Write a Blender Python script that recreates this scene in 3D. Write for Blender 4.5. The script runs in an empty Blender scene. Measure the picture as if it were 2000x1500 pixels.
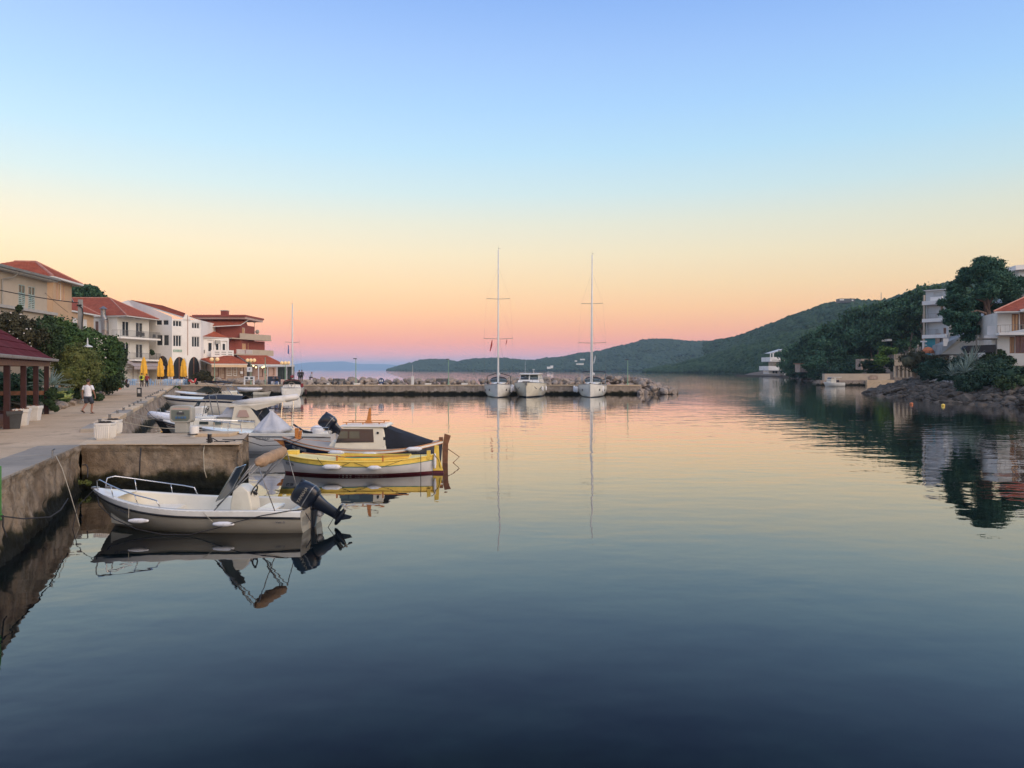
import bpy, math, random
import numpy as np
from mathutils import Vector, Matrix, noise
R = math.radians
rnd = random.Random(7)
scn = bpy.context.scene
COL = scn.collection
CAMH, F, HX, HY = 3.5, 1500.0, 1000.0, 722.0

# ---------------------------------------------------------------- camera
cam = bpy.data.cameras.new('camera'); camo = bpy.data.objects.new('camera', cam); COL.objects.link(camo)
camo.location = (0, 0, CAMH); camo.rotation_euler = (R(90), 0, 0)
cam.sensor_width = 36.0; cam.lens = 27.0; cam.shift_y = -28/2000
cam.clip_start = 0.1; cam.clip_end = 40000
scn.camera = camo

# ---------------------------------------------------------------- sky
def s2l(c):
    return tuple(((x/255)/12.92 if x/255 <= .04045 else ((x/255+.055)/1.055)**2.4) for x in c)
SKY = [(-200,(136,169,222)), (0,(134,173,234)), (110,(152,189,240)), (210,(164,203,242)), (300,(180,215,236)), (380,(202,221,222)),
       (440,(225,221,200)), (500,(240,219,182)), (560,(248,208,160)), (605,(255,194,143)), (645,(255,174,138)),
       (670,(255,162,144)), (693,(250,168,172)), (709,(222,176,198)), (722,(196,180,216))]
world = bpy.data.worlds.new('World'); scn.world = world; world.use_nodes = True
nt = world.node_tree; nt.nodes.clear()
def N(nt, t, **kw):
    n = nt.nodes.new(t)
    for k, v in kw.items(): setattr(n, k, v)
    return n
out = N(nt,'ShaderNodeOutputWorld'); bg = N(nt,'ShaderNodeBackground'); tc = N(nt,'ShaderNodeTexCoord')
sep = N(nt,'ShaderNodeSeparateXYZ'); ramp = N(nt,'ShaderNodeValToRGB')
nt.links.new(tc.outputs['Generated'], sep.inputs[0])
mr = N(nt,'ShaderNodeMapRange'); mr.inputs['From Min'].default_value = -0.02; mr.inputs['From Max'].default_value = 0.98
nt.links.new(sep.outputs['Z'], mr.inputs['Value']); nt.links.new(mr.outputs[0], ramp.inputs[0])
stops = []
for y, c in SKY:
    e = math.atan((HY-y)/F); stops.append((math.sin(e)+.02, s2l(c)))
stops.append((0.0, s2l((120,130,160)))); stops.append((0.8, s2l((138,158,200))))
stops.sort()
el = ramp.color_ramp.elements
while len(el) > 1: el.remove(el[-1])
el[0].position = stops[0][0]; el[0].color = (*stops[0][1], 1)
for p, c in stops[1:]:
    e = el.new(p); e.color = (*c, 1)
# the dusk side behind the camera: Nishita sky with the sun at the horizon, added faintly
sky = N(nt,'ShaderNodeTexSky'); sky.sky_type = 'NISHITA'; sky.sun_disc = False
sky.sun_elevation = R(4); sky.sun_rotation = R(128); sky.altitude = 0; sky.air_density = 1.0; sky.dust_density = 1.5
mulS = N(nt,'ShaderNodeMix'); mulS.data_type = 'RGBA'; mulS.blend_type = 'ADD'; mulS.inputs[0].default_value = 0.05
nt.links.new(ramp.outputs[0], mulS.inputs[6]); nt.links.new(sky.outputs[0], mulS.inputs[7])
azr = N(nt,'ShaderNodeMapRange'); azr.inputs['From Min'].default_value = -.6; azr.inputs['From Max'].default_value = .6; nt.links.new(sep.outputs['X'], azr.inputs['Value'])
azm = N(nt,'ShaderNodeMix'); azm.data_type = 'RGBA'; nt.links.new(azr.outputs[0], azm.inputs[0]); azm.inputs[6].default_value = (1.07,1.02,1.0,1); azm.inputs[7].default_value = (.84,.90,.95,1)
azx = N(nt,'ShaderNodeMix'); azx.data_type = 'RGBA'; azx.blend_type = 'MULTIPLY'; azx.inputs[0].default_value = 1; nt.links.new(mulS.outputs[2], azx.inputs[6]); nt.links.new(azm.outputs[2], azx.inputs[7])
nt.links.new(azx.outputs[2], bg.inputs[0]); bg.inputs[1].default_value = 1.10
nt.links.new(bg.outputs[0], out.inputs[0])

sun = bpy.data.lights.new('sun', 'SUN'); sun.energy = 2.3; sun.angle = R(50); sun.color = (1.0, .77, .56)
suno = bpy.data.objects.new('sun', sun); COL.objects.link(suno)
suno.rotation_euler = (R(58), 0, R(52))     # soft light from behind the camera and to the right
vs = scn.view_settings; vs.view_transform = 'Standard'; vs.look = 'None'; vs.exposure = 0.0; vs.gamma = 1.0; vs.use_curve_mapping = False
scn.cycles.max_bounces = 7; scn.cycles.volume_bounces = 1; scn.cycles.transparent_max_bounces = 12

# ---------------------------------------------------------------- helpers
def P(px, py, Y): return Vector(((px-HX)/F*Y, Y, CAMH-(py-HY)/F*Y))
def PX(px, Y): return (px-HX)/F*Y
def PZ(py, Y): return CAMH-(py-HY)/F*Y
def tag(o, label=None, cat=None, group=None, kind=None):
    if label: o['label'] = label
    if cat: o['category'] = cat
    if group: o['group'] = group
    if kind: o['kind'] = kind
    return o
def thing(name, label, cat, loc=(0,0,0), rz=0, group=None, scale=None):
    o = bpy.data.objects.new(name, None); COL.objects.link(o)
    o.location = loc; o.rotation_euler = (0,0,rz); o.empty_display_size = .2
    if scale is not None: o.scale = (scale,)*3 if isinstance(scale,(int,float)) else scale
    return tag(o, label, cat, group)
def children(o): return [c for c in ALL if c.parent == o]
ALL = []
def copy_tree(o, parent=None, loc=None, rz=None, label=None, scale=None):
    kids = [c for c in ALL if c.parent == o]
    c = o.copy(); COL.objects.link(c); ALL.append(c)
    c.parent = parent
    if loc is not None: c.location = loc
    if rz is not None: c.rotation_euler = (0,0,rz)
    if scale is not None: c.scale = (scale,)*3 if isinstance(scale,(int,float)) else scale
    if label: c['label'] = label
    for k in kids: copy_tree(k, c)
    return c
def link(name, me, m, parent=None, smooth=False, loc=None):
    o = bpy.data.objects.new(name, me); COL.objects.link(o); ALL.append(o)
    if m is not None and len(me.materials) == 0: me.materials.append(MAT(m) if isinstance(m, str) else m)
    if parent is not None: o.parent = parent
    if loc is not None: o.location = loc
    if smooth: me.polygons.foreach_set('use_smooth', [True]*len(me.polygons))
    return o

class MB:
    def __init__(s): s.v = []; s.f = []
    def add(s, vs, fs):
        k = len(s.v); s.v += [tuple(p) for p in vs]; s.f += [tuple(i+k for i in f) for f in fs]; return s
    def box(s, x0,x1,y0,y1,z0,z1):
        return s.add([(x0,y0,z0),(x1,y0,z0),(x1,y1,z0),(x0,y1,z0),(x0,y0,z1),(x1,y0,z1),(x1,y1,z1),(x0,y1,z1)],
                     [(0,3,2,1),(4,5,6,7),(0,1,5,4),(1,2,6,5),(2,3,7,6),(3,0,4,7)])
    def cbox(s, c, d, rz=0):
        m = Matrix.Rotation(rz,3,'Z'); c = Vector(c); q = []
        for z in (-.5,.5):
            for x, y in ((-.5,-.5),(.5,-.5),(.5,.5),(-.5,.5)): q.append(c+m@Vector((x*d[0],y*d[1],z*d[2])))
        return s.add(q, [(0,3,2,1),(4,5,6,7),(0,1,5,4),(1,2,6,5),(2,3,7,6),(3,0,4,7)])
    def beam(s, a, b, w, h=None):
        a = Vector(a); b = Vector(b); h = h or w; d = (b-a).normalized()
        u = d.cross(Vector((0,0,1)));  u = Vector((1,0,0)) if u.length < 1e-4 else u.normalized(); n = u.cross(d)
        q = [p+u*sx*w/2+n*sy*h/2 for p in (a,b) for sx, sy in ((-1,-1),(1,-1),(1,1),(-1,1))]
        return s.add(q, [(0,1,2,3),(7,6,5,4),(0,4,5,1),(1,5,6,2),(2,6,7,3),(3,7,4,0)])
    def tube(s, pts, r, n=6, r2=None, closed=False):
        pts = [Vector(p) for p in pts]; m = len(pts); q = []; up = Vector((0,0,1))
        prev = None
        for i, p in enumerate(pts):
            if closed: d = pts[(i+1)%m]-pts[i-1]
            else: d = pts[min(i+1,m-1)]-pts[max(i-1,0)]
            d.normalize()
            u = (prev - d*prev.dot(d)) if prev is not None else (d.cross(up) if abs(d.z) < .99 else d.cross(Vector((1,0,0))))
            u.normalize(); prev = u; w = d.cross(u)
            rr = r[i] if isinstance(r,(list,tuple)) else (r+(r2-r)*i/(m-1) if r2 is not None else r)
            for k in range(n):
                a = 2*math.pi*k/n; q.append(p+(u*math.cos(a)+w*math.sin(a))*rr)
        f = []
        for i in range(m if closed else m-1):
            j = (i+1)%m
            for k in range(n): f.append((i*n+k, i*n+(k+1)%n, j*n+(k+1)%n, j*n+k))
        if not closed: f += [tuple(range(n))[::-1], tuple(range((m-1)*n, m*n))]
        return s.add(q, f)
    def cyl(s, a, b, r, r2=None, n=12): return s.tube([a,b], r, n, r if r2 is None else r2)
    def lathe(s, prof, c=(0,0,0), n=14, ax='Z'):
        q = []; m = len(prof)
        for r_, z in prof:
            for k in range(n):
                a = 2*math.pi*k/n; x, y = r_*math.cos(a), r_*math.sin(a)
                q.append((c[0]+x,c[1]+y,c[2]+z) if ax == 'Z' else ((c[0]+z,c[1]+x,c[2]+y) if ax == 'X' else (c[0]+x,c[1]+z,c[2]+y)))
        f = [(i*n+k, i*n+(k+1)%n, (i+1)*n+(k+1)%n, (i+1)*n+k) for i in range(m-1) for k in range(n)]
        f += [tuple(range(n))[::-1], tuple(range((m-1)*n, m*n))]
        return s.add(q, f)
    def grid(s, rows, close=False, caps=False):
        n = len(rows[0]); q = [p for r_ in rows for p in r_]; f = []
        for i in range(len(rows)-1):
            for k in range(n if close else n-1):
                f.append((i*n+k, i*n+(k+1)%n, (i+1)*n+(k+1)%n, (i+1)*n+k))
        if caps: f += [tuple(range(n))[::-1], tuple(range((len(rows)-1)*n, len(rows)*n))]
        return s.add(q, f)
    def ext(s, poly, vec):
        n = len(poly); vec = Vector(vec); q = [Vector(p) for p in poly]; q += [p+vec for p in q]
        return s.add(q, [tuple(range(n)), tuple(range(n,2*n))[::-1]] + [(i,(i+1)%n,n+(i+1)%n,n+i)[::-1] for i in range(n)])
    def prism(s, poly, z0, z1): return s.ext([(p[0],p[1],z0) for p in poly][::-1], (0,0,z1-z0))
    def ball(s, c, r, n=10, m=7):
        r = (r,r,r) if isinstance(r,(int,float)) else r
        rows = [[(c[0]+r[0]*math.sin(math.pi*j/m)*math.cos(2*math.pi*k/n), c[1]+r[1]*math.sin(math.pi*j/m)*math.sin(2*math.pi*k/n), c[2]-r[2]*math.cos(math.pi*j/m)) for k in range(n)] for j in range(m+1)]
        rows[0] = [(c[0]+r[0]*.02*math.cos(2*math.pi*k/n), c[1]+r[1]*.02*math.sin(2*math.pi*k/n), c[2]-r[2]) for k in range(n)]
        rows[-1] = [(c[0]+r[0]*.02*math.cos(2*math.pi*k/n), c[1]+r[1]*.02*math.sin(2*math.pi*k/n), c[2]+r[2]) for k in range(n)]
        return s.grid(rows, True, True)
    def xf(s, M):
        s.v = [tuple(M@Vector(p)) for p in s.v]; return s
    def join(s, o, M=None):
        return s.add([M@Vector(p) for p in o.v] if M is not None else o.v, o.f)
    def mesh(s, name='mesh'):
        me = bpy.data.meshes.new(name); me.from_pydata(s.v, [], s.f); me.validate(); me.update()
        import bmesh
        b = bmesh.new(); b.from_mesh(me); bmesh.ops.recalc_face_normals(b, faces=b.faces); b.to_mesh(me); b.free()
        return me
    def build(s, name, m, parent=None, smooth=False, bevel=0, seg=2, **kw):
        me = s.mesh(name); o = link(name, me, m, parent, smooth)
        if smooth and smooth != 'full':
            me.set_sharp_from_angle(angle=R(40))
        if bevel:
            b = o.modifiers.new('bevel','BEVEL'); b.width = bevel; b.segments = seg; b.limit_method = 'ANGLE'; b.angle_limit = R(35)
        for k, v in kw.items(): o[k] = v
        return o

# ---------------------------------------------------------------- materials
MD = {}
def defm(name, rgb, rough=.6, var=.12, scale=3.0, bump=0.0, bscale=30.0, metal=0.0, rgb2=None, spec=.5, coat=0.0, fvar=0.0, emit=None, detail=4, stretch=None, dirt=None, dscale=1.5):
    MD[name] = dict(rgb=rgb, rough=rough, var=var, scale=scale, bump=bump, bscale=bscale, metal=metal, rgb2=rgb2, spec=spec, coat=coat, fvar=fvar, emit=emit, detail=detail, stretch=stretch, dirt=dirt, dscale=dscale)
def MAT(name):
    if name in bpy.data.materials: return bpy.data.materials[name]
    d = MD[name]; m = bpy.data.materials.new(name); m.use_nodes = True; t = m.node_tree; b = t.nodes['Principled BSDF']
    b.inputs['Roughness'].default_value = d['rough']; b.inputs['Metallic'].default_value = d['metal']
    b.inputs['Specular IOR Level'].default_value = d['spec']; b.inputs['Coat Weight'].default_value = d['coat']
    tc = N(t,'ShaderNodeTexCoord'); src = tc.outputs['Object']
    if d['stretch']:
        mp = N(t,'ShaderNodeMapping'); mp.inputs['Scale'].default_value = d['stretch']; t.links.new(src, mp.inputs[0]); src = mp.outputs[0]
    n1 = N(t,'ShaderNodeTexNoise'); n1.inputs['Scale'].default_value = d['scale']; n1.inputs['Detail'].default_value = d['detail']; n1.inputs['Roughness'].default_value = .65
    t.links.new(src, n1.inputs['Vector'])
    c = d['rgb']; c2 = d['rgb2'] or tuple(min(1, x*(1+d['var'])) for x in c); c1 = c if d['rgb2'] else tuple(x*(1-d['var']) for x in c)
    mp1 = N(t,'ShaderNodeMapRange'); mp1.inputs['From Min'].default_value = .35; mp1.inputs['From Max'].default_value = .65
    t.links.new(n1.outputs['Fac'], mp1.inputs['Value'])
    mix = N(t,'ShaderNodeMix'); mix.data_type = 'RGBA'; t.links.new(mp1.outputs[0], mix.inputs[0])
    mix.inputs[6].default_value = (*c1,1); mix.inputs[7].default_value = (*c2,1); col = mix.outputs[2]
    if d['fvar']:
        oi = N(t,'ShaderNodeObjectInfo'); h = N(t,'ShaderNodeHueSaturation'); mm = N(t,'ShaderNodeMapRange')
        mm.inputs['To Min'].default_value = 1-d['fvar']; mm.inputs['To Max'].default_value = 1+d['fvar']
        t.links.new(oi.outputs['Random'], mm.inputs['Value']); t.links.new(mm.outputs[0], h.inputs['Value']); t.links.new(col, h.inputs['Color']); col = h.outputs[0]
    if d['dirt']:
        n3 = N(t,'ShaderNodeTexNoise'); n3.inputs['Scale'].default_value = d['dscale']; n3.inputs['Detail'].default_value = 8; t.links.new(src, n3.inputs['Vector'])
        m3 = N(t,'ShaderNodeMapRange'); m3.inputs['From Min'].default_value = .52; m3.inputs['From Max'].default_value = .72; m3.inputs['To Max'].default_value = .7
        t.links.new(n3.outputs['Fac'], m3.inputs['Value']); x = N(t,'ShaderNodeMix'); x.data_type = 'RGBA'
        t.links.new(m3.outputs[0], x.inputs[0]); t.links.new(col, x.inputs[6]); x.inputs[7].default_value = (*d['dirt'],1); col = x.outputs[2]
    t.links.new(col, b.inputs['Base Color'])
    if d['bump']:
        n2 = N(t,'ShaderNodeTexNoise'); n2.inputs['Scale'].default_value = d['bscale']; n2.inputs['Detail'].default_value = 5; t.links.new(src, n2.inputs['Vector'])
        bp = N(t,'ShaderNodeBump'); bp.inputs['Strength'].default_value = 1.0; bp.inputs['Distance'].default_value = d['bump']
        t.links.new(n2.outputs['Fac'], bp.inputs['Height']); t.links.new(bp.outputs[0], b.inputs['Normal'])
    if d['emit']:
        b.inputs['Emission Color'].default_value = (*d['emit'][:3],1); b.inputs['Emission Strength'].default_value = d['emit'][3]
    return m

defm('gelcoat', (.76,.74,.68), .25, .05, 1.5, coat=.3, dirt=(.62,.58,.50), dscale=2.2)
defm('gelcoat_cream', (.74,.69,.57), .3, .05, 1.2, coat=.2, dirt=(.60,.55,.44), dscale=2.0)
defm('gelcoat_grey', (.33,.30,.245), .35, .06, 1.5, coat=.2)
defm('white_paint', (.78,.77,.74), .4, .05, 2, dirt=(.6,.57,.5))
defm('boat_grey_white', (.62,.61,.60), .35, .05, 2, dirt=(.5,.48,.44))
defm('yellow_paint', (.84,.58,.10), .45, .1, 3, bump=.004, bscale=12, dirt=(.70,.45,.07), dscale=4)
defm('pale_yellow_paint', (.84,.70,.28), .5, .08, 3, dirt=(.62,.5,.2), dscale=5)
defm('green_paint', (.06,.25,.19), .5, .1, 3)
defm('maroon_paint', (.10,.015,.025), .5, .15, 3)
defm('navy_paint', (.012,.02,.045), .3, .2, 2, coat=.3)
defm('navy_canvas', (.014,.02,.036), .85, .2, 4, bump=.006, bscale=7)
defm('dark_canvas', (.012,.015,.024), .9, .2, 4, bump=.004, bscale=7)
defm('beige_canvas', (.36,.235,.14), .9, .18, 5, bump=.03, bscale=9)
defm('grey_canvas', (.48,.49,.52), .85, .1, 2, bump=.025, bscale=5)
defm('varnish_wood', (.50,.19,.05), .35, .25, 6, coat=.4, stretch=(1,1,6))
defm('brown_wood', (.20,.085,.04), .6, .25, 6)
defm('maroon_wood', (.040,.011,.010), .8, .25, 3, bump=.003, bscale=25)
defm('deck_wood', (.38,.32,.26), .6, .15, 6, stretch=(.4,6,1))
defm('chrome', (.62,.63,.64), .22, .05, 4, metal=1.0)
defm('steel_dull', (.25,.25,.25), .45, .2, 8, metal=.7, dirt=(.18,.09,.05))
defm('black_rubber', (.012,.012,.014), .6, .2, 6)
defm('black_plastic', (.010,.014,.024), .28, .2, 3, coat=.4)
defm('outboard_navy', (.005,.009,.020), .34, .15, 3, coat=.15)
defm('fender_white', (.74,.74,.76), .45, .04, 8, dirt=(.5,.5,.5), dscale=9)
defm('rope_dark', (.03,.03,.035), .9, .3, 60)
defm('rope_pale', (.42,.38,.30), .9, .2, 60)
defm('glass_dark', (.03,.035,.04), .06, .2, .4, spec=.8)
defm('glass_boat', (.05,.065,.06), .05, .2, 1, spec=.9)
defm('letter_grey', (.12,.13,.16), .5, .05)
defm('letter_pale', (.5,.5,.48), .5, .05)
defm('plaster_white', (.66,.645,.60), .85, .05, .5, bump=.004, bscale=40, dirt=(.50,.48,.43), dscale=.35)
defm('plaster_bright', (.78,.76,.72), .85, .04, .5, bump=.004, bscale=40, dirt=(.62,.59,.55), dscale=.3)
defm('plaster_ochre', (.56,.37,.22), .9, .08, .5, bump=.004, bscale=30, dirt=(.46,.31,.20), dscale=.5)
defm('plaster_pink', (.50,.35,.30), .9, .06, .5)
defm('plaster_beige', (.46,.38,.29), .9, .09, .5, bump=.006, bscale=25, dirt=(.36,.30,.23), dscale=.5)
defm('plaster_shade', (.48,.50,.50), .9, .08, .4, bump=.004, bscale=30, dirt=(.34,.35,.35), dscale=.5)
defm('red_brick', (.24,.052,.04), .85, .2, 6, bump=.01, bscale=14, rgb2=(.30,.085,.06))
defm('brown_stone', (.28,.20,.15), .9, .3, 2, bump=.03, bscale=4, rgb2=(.42,.33,.27))
defm('roof_tile', (.33,.075,.04), .8, .3, 2.2, bump=.01, bscale=12, rgb2=(.42,.13,.075), dirt=(.22,.07,.05), dscale=1.2)
defm('roof_tile_edge', (.46,.21,.15), .8, .2, 3)
defm('maroon_roof', (.10,.010,.014), .92, .2, 1.6, spec=.12, bump=.012, bscale=9, dirt=(.15,.035,.04), dscale=1.0)
defm('soffit_white', (.64,.62,.59), .7, .05)
defm('slab_concrete', (.42,.40,.37), .9, .12, 1.5, bump=.006, bscale=25, dirt=(.3,.28,.25))
defm('frame_white', (.68,.68,.66), .5, .05)
defm('frame_brown', (.16,.07,.04), .6, .2)
defm('shutter_green', (.19,.31,.29), .6, .08, 2, rgb2=(.42,.46,.42))
defm('shutter_ochre', (.55,.32,.16), .6, .1)
defm('awning_taupe', (.36,.31,.31), .85, .08, 1)
defm('awning_cream', (.62,.44,.28), .85, .08, 1)
defm('pergola_white', (.58,.60,.62), .7, .05, 1)
defm('parasol_yellow', (.78,.42,.04), .85, .12, 3, bump=.03, bscale=5)
defm('chair_blue', (.24,.40,.62), .5, .08)
defm('table_white', (.62,.66,.7), .5, .05)
defm('lamp_glass', (.80,.58,.30), .3, .1, 3, emit=(1.0,.62,.28,.22))
defm('lamp_lit', (.9,.8,.5), .3, .1, 3, emit=(1.0,.75,.35,2.2))
defm('pole_green', (.22,.36,.25), .5, .1)
defm('pole_grey', (.30,.29,.27), .8, .12, 2, bump=.003, bscale=30)
defm('plastic_white', (.70,.68,.64), .5, .05, 3, dirt=(.52,.48,.42), dscale=3)
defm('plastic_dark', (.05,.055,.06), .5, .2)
defm('soil', (.03,.022,.018), .95, .3, 20)
defm('panel_grey', (.36,.35,.31), .5, .08, 3)
defm('panel_green', (.13,.155,.135), .35, .1, 3)
defm('socket_blue', (.06,.13,.24), .35, .1)
defm('terracotta', (.50,.16,.07), .8, .15)
defm('sign_blue', (.04,.07,.16), .4, .1)
defm('sign_white', (.72,.72,.72), .5, .03)
defm('sign_green', (.10,.28,.14), .5, .1)
defm('skin', (.30,.15,.10), .6, .1, 5)
defm('hair_dark', (.03,.02,.018), .8, .2)
defm('shirt_white', (.76,.76,.80), .85, .04, 6, bump=.012, bscale=8)
defm('cloth_navy', (.045,.055,.08), .9, .2, 6, bump=.008, bscale=10)
defm('cloth_black', (.02,.02,.022), .9, .2, 6)
defm('cloth_yellow', (.62,.66,.04), .8, .1, 6)
defm('cloth_red', (.22,.03,.035), .85, .15, 6)
defm('cloth_pale', (.55,.55,.6), .85, .1, 6)
defm('cloth_blue', (.10,.16,.34), .85, .1, 6)
defm('metal_red', (.45,.03,.03), .35, .1, coat=.4)
defm('cable', (.015,.014,.014), .7, .1)
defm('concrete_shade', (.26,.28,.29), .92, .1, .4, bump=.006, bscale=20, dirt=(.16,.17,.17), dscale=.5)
defm('cyan_wall', (.06,.30,.36), .8, .1, 1)
defm('stone_grey', (.23,.185,.15), .92, .3, 1.3, bump=.05, bscale=5, rgb2=(.36,.295,.245), fvar=.22)
defm('stone_shore', (.055,.046,.038), .95, .35, .7, spec=.2, bump=.08, bscale=3, rgb2=(.165,.14,.115), fvar=.25)
defm('bark_grey', (.16,.13,.11), .95, .3, 4, bump=.02, bscale=14, stretch=(1,1,.3))
defm('bark_red', (.20,.13,.10), .95, .3, 4, bump=.02, bscale=14, stretch=(1,1,.3))
defm('agave_leaf', (.13,.19,.17), .6, .2, 3, rgb2=(.22,.30,.27))
defm('yellow_leaf', (.35,.42,.14), .7, .2, 3)
for nm, a, b_ in (('leaf_pine',(.022,.070,.042),(.080,.155,.070)), ('leaf_bigpine',(.018,.062,.046),(.070,.150,.085)), ('leaf_dark',(.018,.042,.020),(.060,.095,.038)), ('leaf_green',(.028,.070,.025),(.085,.145,.045)),
                  ('leaf_olive',(.075,.105,.03),(.16,.17,.055)), ('leaf_brownish',(.035,.04,.024),(.095,.085,.045)), ('leaf_shade',(.013,.040,.028),(.042,.088,.050)),
                  ('leaf_bright',(.05,.10,.02),(.09,.16,.03))):
    defm(nm, a, .85, .2, 1.4, rgb2=b_, fvar=.22, spec=.25)
defm('petal_pale', (.6,.55,.5), .8, .1)
defm('petal_orange', (.45,.2,.06), .8, .2)
# ================================================================ SETTING
def lerp(tab, x):
    if x <= tab[0][0]: return tab[0][1]
    for (a,b),(c,d) in zip(tab, tab[1:]):
        if x <= c: return b+(d-b)*(x-a)/(c-a) if c > a else d
    return tab[-1][1]
def fbm(x,y,z=0,o=4): return noise.fractal(Vector((x,y,z)), 1.0, 2.0, o)

# ---- water
def water_mat():
    m = bpy.data.materials.new('sea_water'); m.use_nodes = True; t = m.node_tree; b = t.nodes['Principled BSDF']
    
    g = N(t,'ShaderNodeNewGeometry'); pos = g.outputs['Position']
    def noi(scale, stretch=(1,1,1), detail=2, rough=.5):
        mp = N(t,'ShaderNodeMapping'); mp.inputs['Scale'].default_value = stretch; t.links.new(pos, mp.inputs[0])
        n = N(t,'ShaderNodeTexNoise'); n.inputs['Scale'].default_value = scale; n.inputs['Detail'].default_value = detail; n.inputs['Roughness'].default_value = rough
        t.links.new(mp.outputs[0], n.inputs['Vector']); return n.outputs['Fac']
    def rng(x, a,b_,c,d):
        n = N(t,'ShaderNodeMapRange'); n.inputs[1].default_value=a; n.inputs[2].default_value=b_; n.inputs[3].default_value=c; n.inputs[4].default_value=d
        t.links.new(x, n.inputs[0]); return n.outputs[0]
    def mul(x,y):
        n = N(t,'ShaderNodeMath', operation='MULTIPLY')
        for i,v in enumerate((x,y)):
            if isinstance(v,(int,float)): n.inputs[i].default_value = v
            else: t.links.new(v, n.inputs[i])
        return n.outputs[0]
    def add(x,y):
        n = N(t,'ShaderNodeMath', operation='ADD')
        for i,v in enumerate((x,y)):
            if isinstance(v,(int,float)): n.inputs[i].default_value = v
            else: t.links.new(v, n.inputs[i])
        return n.outputs[0]
    sp = N(t,'ShaderNodeSeparateXYZ'); t.links.new(pos, sp.inputs[0])
    sea = rng(sp.outputs['Y'], 118, 160, 0, 1)                 # open sea beyond the breakwater
    inlet = rng(sp.outputs['X'], 12, 40, 0, 1)                 # a light breath of wind on the right of the inlet
    far = rng(sp.outputs['Y'], 40, 75, 0, 1)
    patch = rng(noi(.035, (1,.6,1), 3), .42, .60, .35, 1.6)
    h = mul(noi(1.1, (1,1.3,1), 2), .0075)
    h = add(h, mul(noi(.33, (1,1.6,1), 2), .026))
    h = add(h, mul(noi(4.5, (1,1.2,1), 1), .0009))
    h = mul(h, patch)
    h = add(h, mul(mul(noi(1.6,(1,1.8,1),2), .008), mul(inlet, far)))
    h = add(h, mul(mul(noi(.9,(1,1.5,1),3), .022), sea))
    bp = N(t,'ShaderNodeBump'); bp.inputs['Strength'].default_value = 1; bp.inputs['Distance'].default_value = 1
    t.links.new(h, bp.inputs['Height'])
    # shallow bottom showing faintly through the near water
    mx = N(t,'ShaderNodeMix'); mx.data_type = 'RGBA'; t.links.new(rng(noi(.5,(1,1,1),6,.7), .4,.65,0,1), mx.inputs[0])
    mx.inputs[6].default_value = (.0002,.0012,.0035,1); mx.inputs[7].default_value = (.004,.011,.011,1)
    t.nodes.remove(b); di = N(t,'ShaderNodeBsdfDiffuse'); t.links.new(mx.outputs[2], di.inputs[0]); gl = N(t,'ShaderNodeBsdfGlossy'); gl.inputs['Roughness'].default_value = .012; gl.inputs[0].default_value = (1,1,1,1)
    fr = N(t,'ShaderNodeFresnel'); fr.inputs[0].default_value = 1.33; t.links.new(bp.outputs[0], gl.inputs['Normal']); t.links.new(bp.outputs[0], fr.inputs['Normal'])
    ms = N(t,'ShaderNodeMixShader'); t.links.new(rng(fr.outputs[0], .056,.68,.004,.97), ms.inputs[0]); t.links.new(di.outputs[0], ms.inputs[1]); t.links.new(gl.outputs[0], ms.inputs[2])
    t.links.new(ms.outputs[0], t.nodes['Material Output'].inputs[0])
    return m
sea = MB(); sea.add([(-14000,-500,0),(14000,-500,0),(14000,14000,0),(-14000,14000,0)], [(0,1,2,3)])
sea.build('water', water_mat(), kind='structure')
MB().add([(-14000,-500,-1.6),(14000,-500,-1.6),(14000,14000,-1.6),(-14000,14000,-1.6)], [(0,1,2,3)]).build('seabed', 'soil', kind='structure')

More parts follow.
